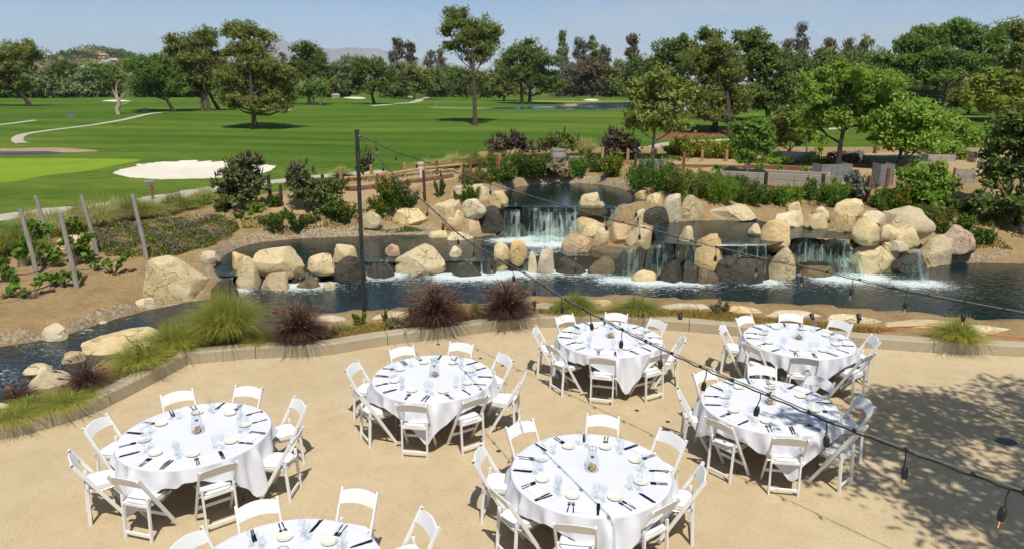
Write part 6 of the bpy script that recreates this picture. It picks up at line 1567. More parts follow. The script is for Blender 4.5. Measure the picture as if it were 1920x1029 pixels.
# ground cover nobody could count
def cover_stuff(name, label, poly_px, leaf, n, lpx, hmax, flower=None, nf=0, upright=False, z=None):
    P = np.array([on_ground(*p)[:2] for p in poly_px]); lo, hi = P.min(0), P.max(0); g = np.random.default_rng(int(abs(P.sum() * 100)) % 9999)
    def pick(k):
        out = np.zeros((0, 2))
        while len(out) < k:
            q = g.uniform(lo, hi, (k * 3, 2)); q = q[sdist(P, q[:, 0], q[:, 1]) < 0]; patch = np.sin(q[:, 0] * 2.9 + 1) * np.sin(q[:, 1] * 3.3 + q[:, 0]) + g.uniform(-.9, .9, len(q)); out = np.vstack([out, q[patch > -.35]])
        return out[:k]
    q = pick(n); s = depth_of(Vector((*P.mean(0), .3))) / F_PX; z0 = ground_z(q[:, 0], q[:, 1])
    mound = .55 + .45 * np.sin(q[:, 0] * 3.7) * np.cos(q[:, 1] * 4.1)
    C = np.stack([q[:, 0], q[:, 1], z0 + g.random(n) * hmax * mound], 1); rnd = g.normal(size=(n, 3))
    axis = unit(rnd * (.35 if upright else .8) + np.array([0, 0, 1.0 if upright else .3]))
    if upright: C[:, 2] = z0 + hmax * .35 * mound
    V, Q = leaf_quads(C, axis, unit(rnd[:, ::-1] + np.array([0, -.2, .5])), (hmax * .9 if upright else lpx * s) * g.uniform(.5, 1.3, n), (1.7 * s if upright else lpx * .5 * s) * g.uniform(.6, 1.3, n))
    o = link(name, mesh_np(name, V, [Q]), LEAF[leaf]); tag(o, label, None, None, 'stuff')
    if flower:
        f = pick(nf); mf = .55 + .45 * np.sin(f[:, 0] * 3.7) * np.cos(f[:, 1] * 4.1); C = np.stack([f[:, 0], f[:, 1], ground_z(f[:, 0], f[:, 1]) + hmax * mf * g.uniform(.8, 1.2, nf)], 1); rnd = g.normal(size=(nf, 3))
        V, Q = leaf_quads(C, unit(rnd * np.array([1, 1, .3])), unit(rnd[:, ::-1] * .4 + np.array([0, -.3, 1])), 3.4 * s * g.uniform(.7, 1.3, nf), 3.4 * s * g.uniform(.7, 1.3, nf)); link('blossoms', mesh_np('blossoms', V, [Q]), FLOWER[flower], o)
cover_stuff('lantana_groundcover', 'purple flowering ground cover above the huge boulder', [(175, 440), (240, 425), (300, 418), (350, 412), (440, 418), (450, 432), (420, 450), (385, 468), (330, 482), (270, 485), (200, 482), (180, 465)], 'oak_olive', 14000, 5.5, .34, 'violet', 900)
cover_stuff('dry_grass', 'dry golden grass on the strip behind the kerb, right', [(1010, 585), (1080, 588), (1250, 585), (1340, 592), (1450, 600), (1560, 612), (1680, 622), (1560, 628), (1440, 615), (1300, 605), (1120, 597), (1020, 598)], 'grass_gold', 12000, 4, .18, upright=True)
cover_stuff('dry_grass', 'dry golden grass on the strip behind the kerb, left', [(600, 630), (690, 612), (780, 602), (860, 600), (960, 592), (960, 602), (860, 612), (760, 625), (640, 640)], 'grass_gold', 6000, 4, .15, upright=True)
cover_stuff('dry_grass', 'dry grass and litter between the kerb and the left stream', [(190, 740), (250, 715), (320, 680), (345, 665), (300, 668), (230, 695), (170, 735), (90, 765), (90, 780)], 'grass_straw', 6000, 4, .17, upright=True)
cover_stuff('bank_weeds', 'low weeds scattered over the right dirt bank', [(1440, 392), (1500, 385), (1560, 372), (1640, 372), (1720, 400), (1800, 420), (1860, 440), (1900, 470), (1800, 470), (1760, 430), (1700, 392), (1600, 385), (1520, 392)], 'herb', 2600, 6, .16, 'orange', 120, upright=True)
cover_stuff('bank_weeds', 'low weeds scattered over the slope under the right shrubs', [(1640, 360), (1700, 362), (1800, 380), (1880, 410), (1900, 440), (1830, 420), (1760, 400), (1690, 385), (1640, 380)], 'oak_olive', 2600, 6, .18, upright=True)
cover_stuff('bank_weeds', 'low weeds and blooms over the left flower bank', [(450, 412), (520, 402), (640, 405), (720, 405), (800, 388), (860, 378), (850, 392), (790, 412), (700, 425), (600, 432), (500, 440), (455, 430)], 'herb', 2600, 6, .12, 'orange', 160, upright=True)
cover_stuff('bank_weeds', 'leafy weeds round the garden court', [(1180, 322), (1290, 322), (1330, 345), (1430, 358), (1560, 370), (1560, 380), (1420, 374), (1300, 362), (1190, 345)], 'bright', 5000, 7, .30, 'yellow', 160, upright=True)
cover_stuff('bank_weeds', 'leafy weeds behind the raised bed', [(1400, 300), (1520, 302), (1600, 300), (1700, 296), (1780, 296), (1780, 304), (1650, 306), (1500, 310), (1400, 308)], 'herb', 3500, 7, .25, 'yellow', 80, upright=True)
cover_stuff('bank_weeds', 'weeds along the middle pool shore', [(640, 440), (700, 438), (760, 438), (800, 436), (760, 428), (700, 430), (640, 436)], 'herb', 600, 4, .10, upright=True)
cover_stuff('rough_grass', 'rough unmown grass behind the garden', [(900, 318), (1000, 305), (1130, 302), (1230, 300), (1300, 304), (1230, 296), (1120, 292), (960, 296), (880, 305)], 'herb', 6000, 6, .35, upright=True)
cover_stuff('rough_grass', 'rough grass verge along the cart path', [(560, 340), (660, 332), (760, 325), (860, 318), (860, 326), (760, 334), (660, 342), (580, 350)], 'oak_olive', 2500, 5, .18, upright=True)

# hillside scrub, ridge trees and houses
g = np.random.default_rng(5); n = 15000
q = np.stack([g.uniform(-820, -330, n), g.uniform(700, 1010, n)], 1); zz = hill_z(q[:, 0], q[:, 1]) - 1.5
keep = np.sin(q[:, 0] * .05) * np.cos(q[:, 1] * .06) + g.uniform(-1, 1.0, n) > -.25; q, zz = q[keep], zz[keep]; n = len(q)
rnd = g.normal(size=(n, 3)); V, Q = leaf_quads(np.stack([q[:, 0], q[:, 1], zz + g.random(n) * 4], 1), unit(rnd), unit(rnd[:, ::-1] + np.array([0, -.3, .6])), g.uniform(2, 4.5, n), g.uniform(1.5, 3.5, n))
tag(link('hillside_scrub', mesh_np('hillside_scrub', V, [Q]), LEAF['oak_dark']), 'dark scrub covering the far hill', None, None, 'stuff')
def hill_pt(px, py):
    d = ray(px, py); ts = np.arange(600, 1150, 2.0); X, Y, Z = d[0] * ts, d[1] * ts, EYE + d[2] * ts; h = hill_z(X, Y) - 1.5
    k = int(np.argmax(Z <= h)) if (Z <= h).any() else int(np.argmin(Z - h)); return Vector((X[k], Y[k], h[k]))
for i, (px, py, r_) in enumerate([(118, 101, 6), (128, 104, 7), (137, 99, 6), (146, 100, 5), (155, 101, 6), (165, 103, 4), (197, 102, 4), (205, 100, 6), (215, 101, 5), (225, 101, 6), (235, 102, 6), (247, 107, 4), (100, 108, 5), (178, 104, 5)]):
    tree('broadleaf_tree', 'small dark tree on the far hill ridge, %s from the left' % ['second', 'third', 'fourth', 'fifth', 'sixth', 'seventh', 'ninth', 'tenth', 'eleventh', 'twelfth', 'thirteenth', 'fourteenth', 'first', 'eighth'][i], hill_pt(px, py + 7), [(px, py, r_, r_ * .85), (px + r_ * .4, py + 2, r_ * .6, r_ * .5)], 'oak_dark', 'broad', 3.2, 3, 1, 'dark', 'trees on the hill ridge', limbs=1, clump=3)
HWALL = simple('stucco_cream', (.55, .45, .33), (.62, .52, .39), .5, .9); HROOF = simple('roof_tile_terracotta', (.40, .20, .11), (.52, .28, .16), .8, .9, .3); HROOFG = simple('roof_grey', (.34, .32, .30), (.45, .42, .39), .8, .9); HGLASS = simple('dark_window', (.03, .035, .04), (.05, .055, .06), 1, .1)
for px, py, w_, h_, roof, lab in ((191, 108, 22, 4, HROOF, 'terracotta roofed house on top of the far hill'), (212, 118, 20, 4, HROOFG, 'long pale house right below the hill top'), (165, 131, 20, 5, HROOFG, 'white house halfway down the far hill'), (137, 138, 26, 6, HROOF, 'terracotta roofed house low on the far hill'), (78, 133, 16, 5, HROOF, 'small orange roofed house at the left of the hill'), (104, 133, 12, 5, HROOF, 'tan house second from the left on the hill'), (245, 117, 18, 4, HROOFG, 'grey roofed house at the right of the hill'), (630, 178, 14, 6, HROOFG, 'small shed under the trees beyond the far bunker')):
    B = hill_pt(px, py) if px < 400 else far_base(px, 186, 10); s = depth_of(B) / F_PX; W, H = w_ * s, h_ * s
    root = empty('house', B); tag(root, lab, 'house', 'houses on the far hill' if px < 400 else None)
    mb = MB(); mb.box((0, 0, H * .5 - .5), (W, W * .5, H + 1)); mb.build('wall', HWALL, root)
    mb = MB(); a, b, c = W * .54, W * .30, H; mb.add([(-a, -b, c), (a, -b, c), (a, b, c), (-a, b, c), (-a * .6, 0, c + W * .16), (a * .6, 0, c + W * .16)], [(0, 1, 5, 4), (2, 3, 4, 5), (1, 2, 5), (3, 0, 4), (3, 2, 1, 0)]); mb.build('roof', roof, root)
    for k in range(4): mb = MB(); mb.box((W * (-.36 + .24 * k), -W * .25 - .03, H * .5), (W * .1, .1, H * .5)); mb.build('window', HGLASS, root)
B = hill_pt(187, 119); s = depth_of(B) / F_PX; mb = MB(); mb.box((0, 0, 0), (30 * s, 4, 5 * s)); mb.box((4 * s, 6, 4 * s), (22 * s, 3, 5 * s)); tag(mb.build('retaining_wall', HWALL, None, B), 'pale terraced retaining wall below the hilltop house', 'wall')

# a tree behind the viewer's right whose crown shades the terrace
root = empty('shade_tree', (10.45, 3.75, 0)); tag(root, 'spreading tree off frame whose dappled shade falls on the terrace', 'tree')
sl = [(-4.6, 1.8, 7.0, 1.5, 1.2, .8), (-3.2, 2.9, 7.2, 1.5, 1.1, .9), (-2.6, .6, 7.2, 2.0, 1.5, 1.2), (-.5, 2.2, 7.8, 2.2, 1.8, 1.3), (-.3, -.5, 8.0, 2.4, 2.0, 1.6), (-4.0, .2, 6.9, 1.4, 1.1, .8), (2, 1, 8.2, 2, 2, 1.5), (-1.8, -1.2, 7.4, 1.8, 1.4, 1.0), (-3.6, -1.2, 6.8, 1.2, .9, .7)]
link('crown', crown_mesh('crown', sl, .16, .075, 29000, .42, 'broad', 77, 24, .1, 0), LEAF['bright'], root)
mb = MB(); mb.tube([(0, 0, -.1), (.1, 0, 2.2), (-.2, .2, 4.2), (-.6, .4, 6.5)], [.26, .2, .17, .1], 10)
for q in sl: mb.tube([(-.2, .2, 4.2), Vector((-.2, .2, 4.2)).lerp(Vector(q[:3]), .5) + Vector((0, 0, .35)), q[:3], Vector(q[:3]) + Vector((-.6, .4, .3))], [.11, .08, .045, .015], 7)
link('trunk', mb.mesh('trunk', True), BARK['grey'], root)
# ------------------------------------------------------------------ posts, rail, planters, signs and other small things of the garden
POST_M = {'rust': simple('post_red_stain', (.16, .055, .03), (.27, .11, .06), 12, .8, .3, stretch=(4, 4, .5)), 'dark': simple('post_dark_stain', (.045, .022, .015), (.10, .05, .032), 12, .8, .3, stretch=(4, 4, .5)), 'light': simple('post_light_wood', (.34, .17, .08), (.46, .26, .13), 12, .8, .3, stretch=(4, 4, .5))}
GREYWOOD = simple('weathered_wood', (.24, .21, .17), (.40, .36, .30), 9, .9, .5, stretch=(6, 6, .6)); PLANK_M = simple('weathered_plank', (.30, .26, .20), (.47, .41, .33), 7, .9, .5, stretch=(.6, 6, 6))
GALV = simple('galvanised_sheet', (.26, .27, .28), (.40, .41, .42), 5, .45, .1, .5); TIMBER_M = simple('peeled_log', (.36, .20, .08), (.52, .32, .14), 6, .8, .3, stretch=(.6, 5, 5)); EDGE_M = simple('timber_edging', (.16, .075, .04), (.27, .13, .075), 6, .85, .4, stretch=(.6, 5, 5)); DARKCAP = simple('metal_cap', (.05, .05, .05), (.09, .09, .09), 8, .5, 0, .5)
POSTS = [(528, 346, 389, 'dark', 'dark stained post right of the big purple bush'), (508, 330, 382, 'dark', 'post half hidden in the big purple bush'), (606, 328, 350, 'dark', 'post top showing behind the dark bush'), (640, 316, 336, 'light', 'light post left of the thin reddish bush'), (697, 310, 334, 'light', 'light post just right of the black pole by the lawn'), (709, 327, 362, 'rust', 'red post in front of the log rail'), (760, 306, 334, 'light', 'light post behind the log rail, middle'), (797, 319, 376, 'dark', 'tall dark post in front of the path'), (820, 302, 328, 'rust', 'thin rust post behind the log rail, right'),
         (869, 308, 346, 'dark', 'dark post at the right end of the log rail'), (882, 294, 345, 'rust', 'rust post beside the rail end'), (899, 298, 335, 'dark', 'dark post at the end of the sand path'), (933, 294, 328, 'rust', 'rust post left of the yellow daisies'), (938, 289, 325, 'light', 'light post just behind a rust post left of the daisies'), (977, 291, 316, 'rust', 'rust post in the tall yellow daisies'), (994, 283, 300, 'light', 'light post behind the yellow daisies'), (1036, 287, 310, 'rust', 'rust post in front of the tall barrel'), (1097, 285, 318, 'rust', 'rust post right of the low barrel'), (1129, 279, 304, 'light', 'light post left of the tall maroon green bush'), (1146, 288, 320, 'rust', 'tall rust post before the maroon green bush'), (1176, 281, 308, 'light', 'light post right in the maroon green bush'), (1191, 290, 316, 'dark', 'dark post left of the airy tree'), (1224, 298, 318, 'dark', 'dark post in front of the airy tree trunk'), (1228, 280, 298, 'light', 'light post touching the airy tree trunk'),
         (1281, 287, 322, 'rust', 'rust post in the tall meadow plants'), (1260, 306, 330, 'dark', 'dark capped post in the tall meadow plants'), (1316, 282, 303, 'light', 'light post before the yellow daisies, left'), (1361, 282, 303, 'light', 'light post before the yellow daisies, right'), (1443, 284, 302, 'light', 'light post behind the glossy tree'), (1347, 320, 342, 'dark', 'dark post at the left end of the raised bed'), (1434, 323, 364, 'dark', 'dark capped post before the raised bed, left'), (1541, 327, 366, 'dark', 'dark capped post before the raised bed, right'), (1626, 331, 382, 'rust', 'tall rust post beside the silvery shrub'), (1662, 316, 352, 'rust', 'leaning rust post behind the silvery shrub'), (1640, 274, 288, 'rust', 'short rust post behind the green box'), (1866, 306, 352, 'rust', 'rust post inside the right shrub')]
for px, yt, yb, m_, lab in POSTS:
    B = on_ground(px, yb); s = depth_of(B) / F_PX; H = max(.3, at_y(px, yt, B.y).z - B.z); w = max(.09, 5.0 * s)
    root = empty('fence_post', B, R.uniform(-.3, .3)); tag(root, lab, 'post', 'short wooden garden posts')
    mb = MB(); mb.box((0, 0, H / 2 - .1), (w, w, H + .2)); o = mb.build('shaft', POST_M[m_], root)
    mb = MB(); mb.box((0, 0, H + .012), (w * 1.12, w * 1.12, .03), taper=.5); mb.build('cap', DARKCAP if m_ == 'dark' else POST_M[m_], root)
    root.rotation_euler = (R.uniform(-.03, .03), R.uniform(-.03, .03), R.uniform(-.3, .3))
# log rail of the path
a, b = on_ground(645, 352), on_ground(866, 326)
rail = empty('log_rail', a); tag(rail, 'low rail of peeled logs along the sand path', 'fence')
def zt(p, h): return Vector((p.x, p.y, gz(p.x, p.y) + h))
pts = [a.lerp(b, t) for t in (0, .34, .66, 1)]
for k in range(3):
    mb = MB(); mb.tube([zt(pts[k], .34 + .02 * k) - a, zt(pts[k + 1], .34 + .02 * k) - a], .055, 8); mb.build('log', TIMBER_M, rail, smooth=True)
for p in pts[1:]:
    mb = MB(); c = zt(p, .18) - a; mb.box((c.x, c.y, c.z), (.12, .12, .52)); mb.build('post', TIMBER_M, rail)
def edging(label, pts_px, h=.16, w=.10, mat=EDGE_M):
    P = [on_ground(*p) for p in pts_px]; root = empty('timber_edging', P[0]); tag(root, label, 'edging', 'timber edgings of paths and beds')
    for p, q in zip(P[:-1], P[1:]):
        mb = MB(); mb.bar(zt(p, h / 2) - P[0], zt(q, h / 2) - P[0], h, w, (0, 0, 1)); mb.build('board', mat, root)
edging('dark timber edging between sand path and pavement', [(645, 359), (700, 355), (760, 347), (810, 339), (850, 333)])
edging('timber edging along the upper side of the granite court', [(1262, 313), (1330, 314), (1400, 316)], .12)
edging('timber edging behind the raised bed', [(1395, 316), (1480, 320), (1560, 326)], .2)
edging('low timber edging in front of the raised bed', [(1350, 346), (1440, 353), (1550, 361), (1600, 366)], .1)
edging('timber edging of the right court before the green box', [(1590, 312), (1650, 314), (1720, 312)], .12)
edging('curved stone-coloured edge of the cart path by the rail', [(690, 336), (760, 330), (815, 324), (850, 322)], .12, .16, KERB_M)
# raised bed of weathered planks
a, b = on_ground(1350, 344), on_ground(1550, 356); root = empty('raised_bed', a); tag(root, 'long raised bed of weathered grey planks with seedlings', 'planter')
dv = (b - a); L = Vector((dv.x, dv.y, 0)).length; ux = Vector((dv.x, dv.y, 0)).normalized(); uy = Vector((-ux.y, ux.x, 0)); zt0 = a.z
def bed_board(name, p, q, z0, z1, th=.045, mat=PLANK_M):
    mb = MB(); c = (p + q) / 2; mb.bar(Vector((p.x, p.y, (z0 + z1) / 2)), Vector((q.x, q.y, (z0 + z1) / 2)), z1 - z0, th, (0, 0, 1)); mb.build(name, mat, root)
O = Vector((0, 0, 0)); D_ = 1.25
for k, (t0, t1) in enumerate(((0, .36), (.365, .70), (.705, 1))):
    bed_board('plank', ux * L * t0, ux * L * t1, -.08, .22); bed_board('plank', ux * L * t0, ux * L * t1, .228, .46)
bed_board('plank', O, uy * D_, -.08, .45); bed_board('plank', ux * L, ux * L + uy * D_, -.08, .45); bed_board('plank', uy * D_, ux * L + uy * D_, -.08, .44)
mb = MB(); c = ux * L / 2 + uy * D_ / 2; mb.box((c.x, c.y, .18), (L * .97, D_ * .93, .3), Matrix.Rotation(math.atan2(ux.y, ux.x), 3, 'Z')); mb.build('soil', simple('bed_soil', (.07, .045, .028), (.14, .09, .055), 14, .95, .6), root)
# sheet metal troughs and boards
def trough(label, x0, x1, yb, h_px, mat=GALV, ribs=True, tilt=.0, depth=.6):
    a, b = on_ground(x0, yb), on_ground(x1, yb); s = depth_of(a) / F_PX; W = (b - a).length; H = h_px * s
    root = empty('planter_trough', (a + b) / 2, math.atan2(b.y - a.y, b.x - a.x)); tag(root, label, 'planter', 'metal and board planters')
    root.location.z = min(a.z, b.z); half = max(2, int(W / .75))
    for k in range(half):
        for zz in range(2):
            mb = MB(); mb.box((-W / 2 + W * (k + .5) / half, tilt * zz * .5, H * (.25 + .5 * zz) - .02), (W / half - .01, .035 if zz else .04, H * .5 - .008)); mb.build('panel', mat, root)
    mb = MB(); mb.box((0, depth / 2, H * .42), (W * .96, depth, H * .84)); mb.build('soil_body', GREYWOOD, root)
    for sx in (-1, 1):
        mb = MB(); mb.box((sx * (W / 2), depth / 2, H * .48), (.04, depth + .04, H * .96)); mb.build('end_panel', mat, root)
trough('pale metal trough in the rear of the garden', 1466, 1527, 306, 21, GALV)
trough('dark metal trough holding the widest tree', 1539, 1594, 342, 35, GALV)
trough('tall blue grey trough right of the dark one', 1648, 1672, 348, 40, GALV)
trough('grey board box under the bright shrub', 1790, 1826, 344, 28, PLANK_M)
trough('grey board box in the right court', 1828, 1870, 306, 20, PLANK_M)
trough('pale wooden box at the far right of the court', 1848, 1895, 318, 14, PLANK_M)
trough('grey box behind the airy tree', 1198, 1240, 316, 17, GALV)
trough('low box at the back of the right court', 1740, 1790, 304, 14, PLANK_M)
trough('pale trough behind the widest tree trunk', 1585, 1618, 300, 16, GALV)
# green utility box
a, b = on_ground(1628, 310), on_ground(1722, 311); s = depth_of(a) / F_PX; W = (b - a).length; H = 17 * s; GREEN_BOX = simple('green_paint', (.10, .16, .09), (.13, .19, .11), 5, .5)
root = empty('utility_box', (a + b) / 2, math.atan2(b.y - a.y, b.x - a.x)); tag(root, 'long low green metal box under the dense garden tree', 'box')
mb = MB(); mb.box((0, .3, H * .44), (W, .7, H * .88)); mb.build('body', GREEN_BOX, root); mb = MB(); mb.box((0, .3, H * .93), (W * 1.02, .76, H * .12), taper=.96); mb.build('lid', GREEN_BOX, root)
for k in (-1, 0, 1): mb = MB(); mb.box((k * W * .3, -.058, H * .45), (W * .22, .012, H * .6)); mb.build('door_panel', GREEN_BOX, root)
# barrels
def barrel(label, px, yb, w_px, h_px):
    B = on_ground(px, yb); s = depth_of(B) / F_PX; r_ = w_px * s / 2; H = h_px * s; root = empty('wine_barrel', B, R.uniform(0, 1)); tag(root, label, 'barrel', 'weathered half barrels')
    n = 18
    for k in range(n):
        a0, a1 = 2 * math.pi * k / n + .012, 2 * math.pi * (k + 1) / n - .012; mb = MB(); V = []
        for t in (0, .33, .66, 1):
            rr = r_ * (.86 + .14 * math.sin(math.pi * (t * .7 + .15)));
            for q, aa in ((rr, a0), (rr, a1), (rr - .03, a1), (rr - .03, a0)): V.append((q * math.cos(aa), q * math.sin(aa), t * H - .05))
        F_ = [(i * 4 + j, i * 4 + (j + 1) % 4, i * 4 + 4 + (j + 1) % 4, i * 4 + 4 + j) for i in range(3) for j in range(4)] + [(3, 2, 1, 0), (12, 13, 14, 15)]; mb.add(V, F_); mb.build('stave', PLANK_M, root)
    for t in (.12, .55, .9):
        rr = r_ * (.86 + .14 * math.sin(math.pi * (t * .7 + .15))) + .004; mb = MB(); mb.lathe([(rr, t * H - .07), (rr + .006, t * H - .07), (rr + .006, t * H - .02), (rr, t * H - .02)], 24); mb.build('hoop', GALV, root)
    mb = MB(); mb.lathe([(.01, H * .8), (r_ * .88, H * .8), (r_ * .88, H * .82), (.01, H * .84)], 18); mb.build('soil', MATS['bed_soil'], root)
barrel('tall grey half barrel behind the dry shrub', 1046, 312, 30, 34); barrel('low grey half barrel right of the tall one', 1080, 314, 30, 22); barrel('low grey half barrel left of the tall one', 1012, 314, 34, 16)
# signs and fairway furniture
B = on_ground(287, 375); s = depth_of(B) / F_PX; root = empty('tee_sign', B, .2); tag(root, 'small grey sign tilted on a red post by the cart path', 'sign')
mb = MB(); mb.box((0, 0, .28), (.09, .09, .66)); mb.build('post', POST_M['rust'], root); mb = MB(); mb.box((-.03, -.02, .66), (.36, .10, .22), Matrix.Rotation(.45, 3, 'X')); mb.build('sign_board', GALV, root)
B = on_ground(791, 340); s = depth_of(B) / F_PX; root = empty('marker_box', B); tag(root, 'white box sign with orange discs behind the log rail', 'sign'); WHITE_P = simple('white_paint', (.62, .60, .56), (.7, .68, .64), 6, .6); ORANGE_P = simple('orange_paint', (.62, .16, .05), (.70, .22, .08), 6, .6)
mb = MB(); mb.box((0, 0, .25), (.14, .12, .5)); mb.build('post', WHITE_P, root); mb = MB(); mb.box((-.02, 0, .62), (.22, .13, .24)); mb.build('box', WHITE_P, root)
for dx in (-.065, .045):
    mb = MB(); mb.lathe([(.002, 0), (.055, 0), (.05, .012), (.002, .014)], 12); o = mb.build('disc', ORANGE_P, root, (dx, -.068, .64)); o.rotation_euler = (math.radians(90), 0, 0)
for k in range(4):
    px = 126 + 4.6 * k; B = on_ground(px, 221); s = depth_of(B) / F_PX; root = empty('course_marker', B); tag(root, 'slim grey upright marker on the left fairway, %s of four' % ['first', 'second', 'third', 'fourth'][k], 'marker', 'grey markers on the left fairway'); mb = MB(); mb.box((0, 0, 3.2 * s), (2.6 * s, 2.6 * s, 7 * s), taper=.75); mb.build('body', GALV, root); mb = MB(); mb.box((0, 0, 6.9 * s), (1.6 * s, 1.6 * s, 1.0 * s)); mb.build('cap', DARKCAP, root)
B = on_ground(273, 213); s = depth_of(B) / F_PX; root = empty('litter_bin', B, .2); tag(root, 'dark slatted square bin beside the cart path bend', 'bin')
for k in range(7): mb = MB(); mb.box(((k - 3) * 1.45 * s, 0, 4 * s), (1.25 * s, 8 * s, 8 * s)); mb.build('slat', DARKCAP, root)
mb = MB(); mb.box((0, 0, 8.3 * s), (11 * s, 9 * s, .8 * s)); mb.build('lid', DARKCAP, root)
for px, py, lab in ((537, 200, 'small distance post left of the lake'), (1040, 206, 'small post on the near lake shore')):
    q = on_ground(px if px > 600 else 818, py if px > 600 else 199); s = depth_of(q) / F_PX; mb = MB(); mb.box((0, 0, 3 * s), (1.4 * s, 1.4 * s, 6 * s)); tag(mb.build('distance_post', GREYWOOD, None, q), lab, 'post')

# vine posts, trellis wires, drip hoses, vines
VP = [((38, 392), (70, 516), 'leftmost leaning vine post'), ((66, 367), (92, 452), 'vine post half hidden in the grapevine'), ((113, 400), (145, 541), 'vine post with a vine at its foot, nearest the stream'), ((152, 366), (183, 476), 'vine post before the feathery grasses'), ((248, 364), (276, 488), 'rightmost vine post beside the purple ground cover')]
vtops = []
for tp_, bt, lab in VP:
    B = on_ground(*bt); T_ = at_y(tp_[0], tp_[1], B.y + .05); root = empty('vine_post', B); tag(root, lab, 'post', 'grey vineyard posts'); d = T_ - B; vtops.append((B, T_))
    mb = MB(); mb.tube([Vector((0, 0, -.2)), d * .3 + Vector((.012, 0, 0)), d * .7, d], [.062, .058, .056, .052], 9); mb.build('shaft', GREYWOOD, root, smooth=True)
HOSE_M = simple('red_brown_hose', (.12, .04, .025), (.17, .06, .035), 10, .55)
for pts_px, lab in (([(-20, 566), (30, 556), (65, 550), (90, 540), (112, 528), (142, 514)], 'drip hose of the front vine row, left of the post'), ([(142, 512), (180, 505), (220, 492), (268, 471), (300, 458)], 'drip hose of the front vine row, right of the post'), ([(-20, 524), (20, 519), (65, 516), (110, 498), (150, 480)], 'drip hose of the rear vine row')):
    P = [zt(on_ground(x, y + 9), .16) for x, y in pts_px]; mb = MB(); mb.tube([p - P[0] for p in map(Vector, catmull(np.array([tuple(p) for p in P]), 4))], .014, 6); tag(mb.build('drip_hose', HOSE_M, None, P[0]), lab, 'hose', 'red drip hoses')
def vine(label, trunk_px, spots, n_each, leaf_s=.13):
    B = on_ground(*trunk_px); s = depth_of(B) / F_PX; root = empty('grapevine', B); tag(root, label, 'vine', 'young grapevines'); g = np.random.default_rng(int(trunk_px[0]) + 3); Cs = []; mb = MB(); zc = depth_of(B); last = Vector((0, 0, 0))
    for (px, py, r_) in spots:
        c = at_depth(px, py, zc + g.uniform(-.2, .2)) - B; mb.tube([last * .2, (last * .2).lerp(c, .55) + Vector((0, 0, .05)), c], [.018, .012, .006], 5)
        o = unit(g.normal(size=(n_each, 3))) * (g.random(n_each) ** .5)[:, None] * np.array([r_ * s, r_ * s, r_ * s * .8]); Cs.append(np.array(c) + o)
    C = np.vstack(Cs); n = len(C); rnd = g.normal(size=(n, 3)); ax = unit(rnd * .6 + np.array([0, -.3, -.5])); nr = unit(rnd[:, ::-1] * .6 + np.array([0, -.5, .8])); side = unit(np.cross(ax, nr)); V = []
    sc = leaf_s * g.uniform(.6, 1.3, n)
    shape = [(0, -.35), (.42, -.42), (.55, .08), (.28, .2), (0, .6), (-.28, .2), (-.55, .08), (-.42, -.42)]
    V = np.stack([C + (side * a_ + ax * b_) * sc[:, None] for a_, b_ in shape], 1).reshape(-1, 3)
    link('leaves', mesh_np('leaves', V, [np.arange(len(V)).reshape(-1, 8)]), LEAF['grape'], root); mb.build('canes', BARK['brown'], root)
vine('tall bushy grapevine climbing between the left posts', (75, 500), [(60, 440, 22), (85, 430, 20), (45, 458, 18), (90, 465, 22), (70, 480, 20), (105, 480, 14), (40, 475, 14), (60, 420, 12)], 42)
vine('tall grapevine around the middle post with pale block behind', (140, 500), [(135, 420, 16), (150, 430, 16), (125, 455, 14), (155, 460, 14), (160, 478, 14), (140, 470, 14), (165, 445, 10)], 40)
vine('small grapevine with sparse leaves in the front row', (65, 562), [(10, 556, 12), (30, 535, 8), (48, 548, 10), (68, 530, 9), (84, 520, 10), (20, 545, 6)], 14)
vine('low grapevine spreading at the foot of the front post', (120, 540), [(108, 520, 12), (125, 518, 14), (142, 518, 10), (98, 525, 8)], 20)
vine('thin grapevine right of the front post', (215, 520), [(180, 495, 10), (195, 492, 8), (205, 495, 6), (228, 488, 10), (240, 480, 10), (222, 498, 5)], 13)
vine('low grapevine cut by the left edge', (5, 530), [(0, 505, 14), (18, 512, 12), (5, 488, 12), (25, 520, 8)], 22)
for k, (i, j, hh) in enumerate(((0, 2, .55), (1, 3, .6))):
    a = vtops[i][0].lerp(vtops[i][1], hh); b = vtops[j][0].lerp(vtops[j][1], hh); mb = MB(); c = (a + b) / 2 - Vector((0, 0, .03)); mb.tube([Vector((0, 0, 0)), c - a, b - a], .003, 4); tag(mb.build('trellis_wire', WIRE_M, None, a), ['thin trellis wire between the two nearest left posts', 'thin trellis wire between the two rear vine posts'][k], 'wire')

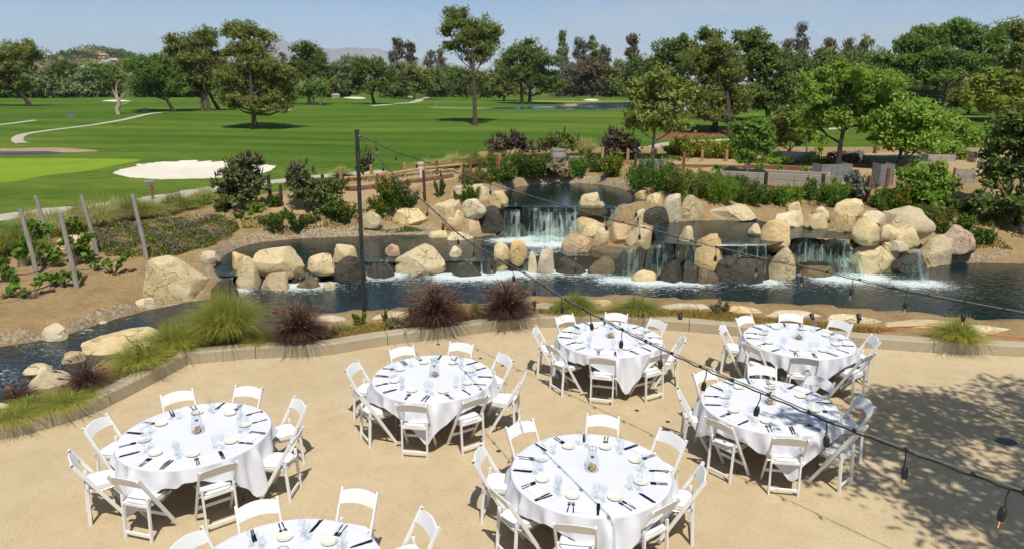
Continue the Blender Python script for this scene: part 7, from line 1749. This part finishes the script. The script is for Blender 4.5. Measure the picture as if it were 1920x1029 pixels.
# strip behind the kerb: orange cord, small spotlights; drain on the terrace
P = [zt(on_ground(x, y), .02) for x, y in ((1555, 608), (1590, 617), (1620, 626), (1645, 622), (1650, 630), (1662, 632), (1648, 626), (1660, 618), (1700, 616), (1750, 615), (1800, 622), (1850, 630), (1925, 640), (1980, 644))]
mb = MB(); mb.tube([Vector(p) - P[0] for p in catmull(np.array([tuple(p) for p in P]), 5)], .014, 6); tag(mb.build('extension_cord', simple('orange_cord', (.55, .13, .05), (.62, .17, .07), 20, .5), None, P[0]), 'orange red extension cord lying behind the kerb at right', 'cord')
for px, py, lab in ((1522, 607, 'small dark spotlight behind the back right table'), (1610, 606, 'small dark spotlight right of the back right table'), (1002, 583, 'small dark spotlight right of the third purple grass'), (1275, 606, 'small dark spotlight between the back tables')):
    B = on_ground(px, py); root = empty('garden_spotlight', B); tag(root, lab, 'spotlight', 'little garden spotlights'); mb = MB(); mb.tube([(0, 0, -.05), (0, 0, .12)], .012, 6); mb.build('stake', CABLE_M, root); mb = MB(); mb.tube([(0, -.05, .10), (0, .02, .14), (0, .07, .17)], [.03, .045, .05], 10); mb.build('head', CABLE_M, root)
P = at(1887, 827, .004); mb = MB(); mb.lathe([(.13, 0), (.13, .004), (.01, .006)], 20); o = mb.build('drain_cover', DARKCAP, None, P); o.scale = (1.15, .8, 1); tag(o, 'dark oval drain cover in the terrace at the right edge', 'drain')
for k, (px, py, lab) in enumerate(((822, 645, 'dark core plug in the concrete, first along the joint'), (860, 657, 'dark core plug in the concrete, second along the joint'), (901, 671, 'dark core plug in the concrete, third along the joint'), (942, 685, 'dark core plug in the concrete, fourth along the joint'), (987, 700, 'dark core plug in the concrete, fifth along the joint'), (903, 818, 'dark core plug right of the near right chair'), (935, 845, 'dark core plug left of the front middle table'), (1194, 769, 'dark core plug behind the front middle table, left'), (1252, 790, 'dark core plug behind the front middle table, right'))):
    P = at(px, py, .002); mb = MB(); mb.lathe([(.035, 0), (.034, .003), (.004, .003)], 12); tag(mb.build('core_plug', DARKCAP, None, P), lab, 'plug', 'dark plugs along the joints')
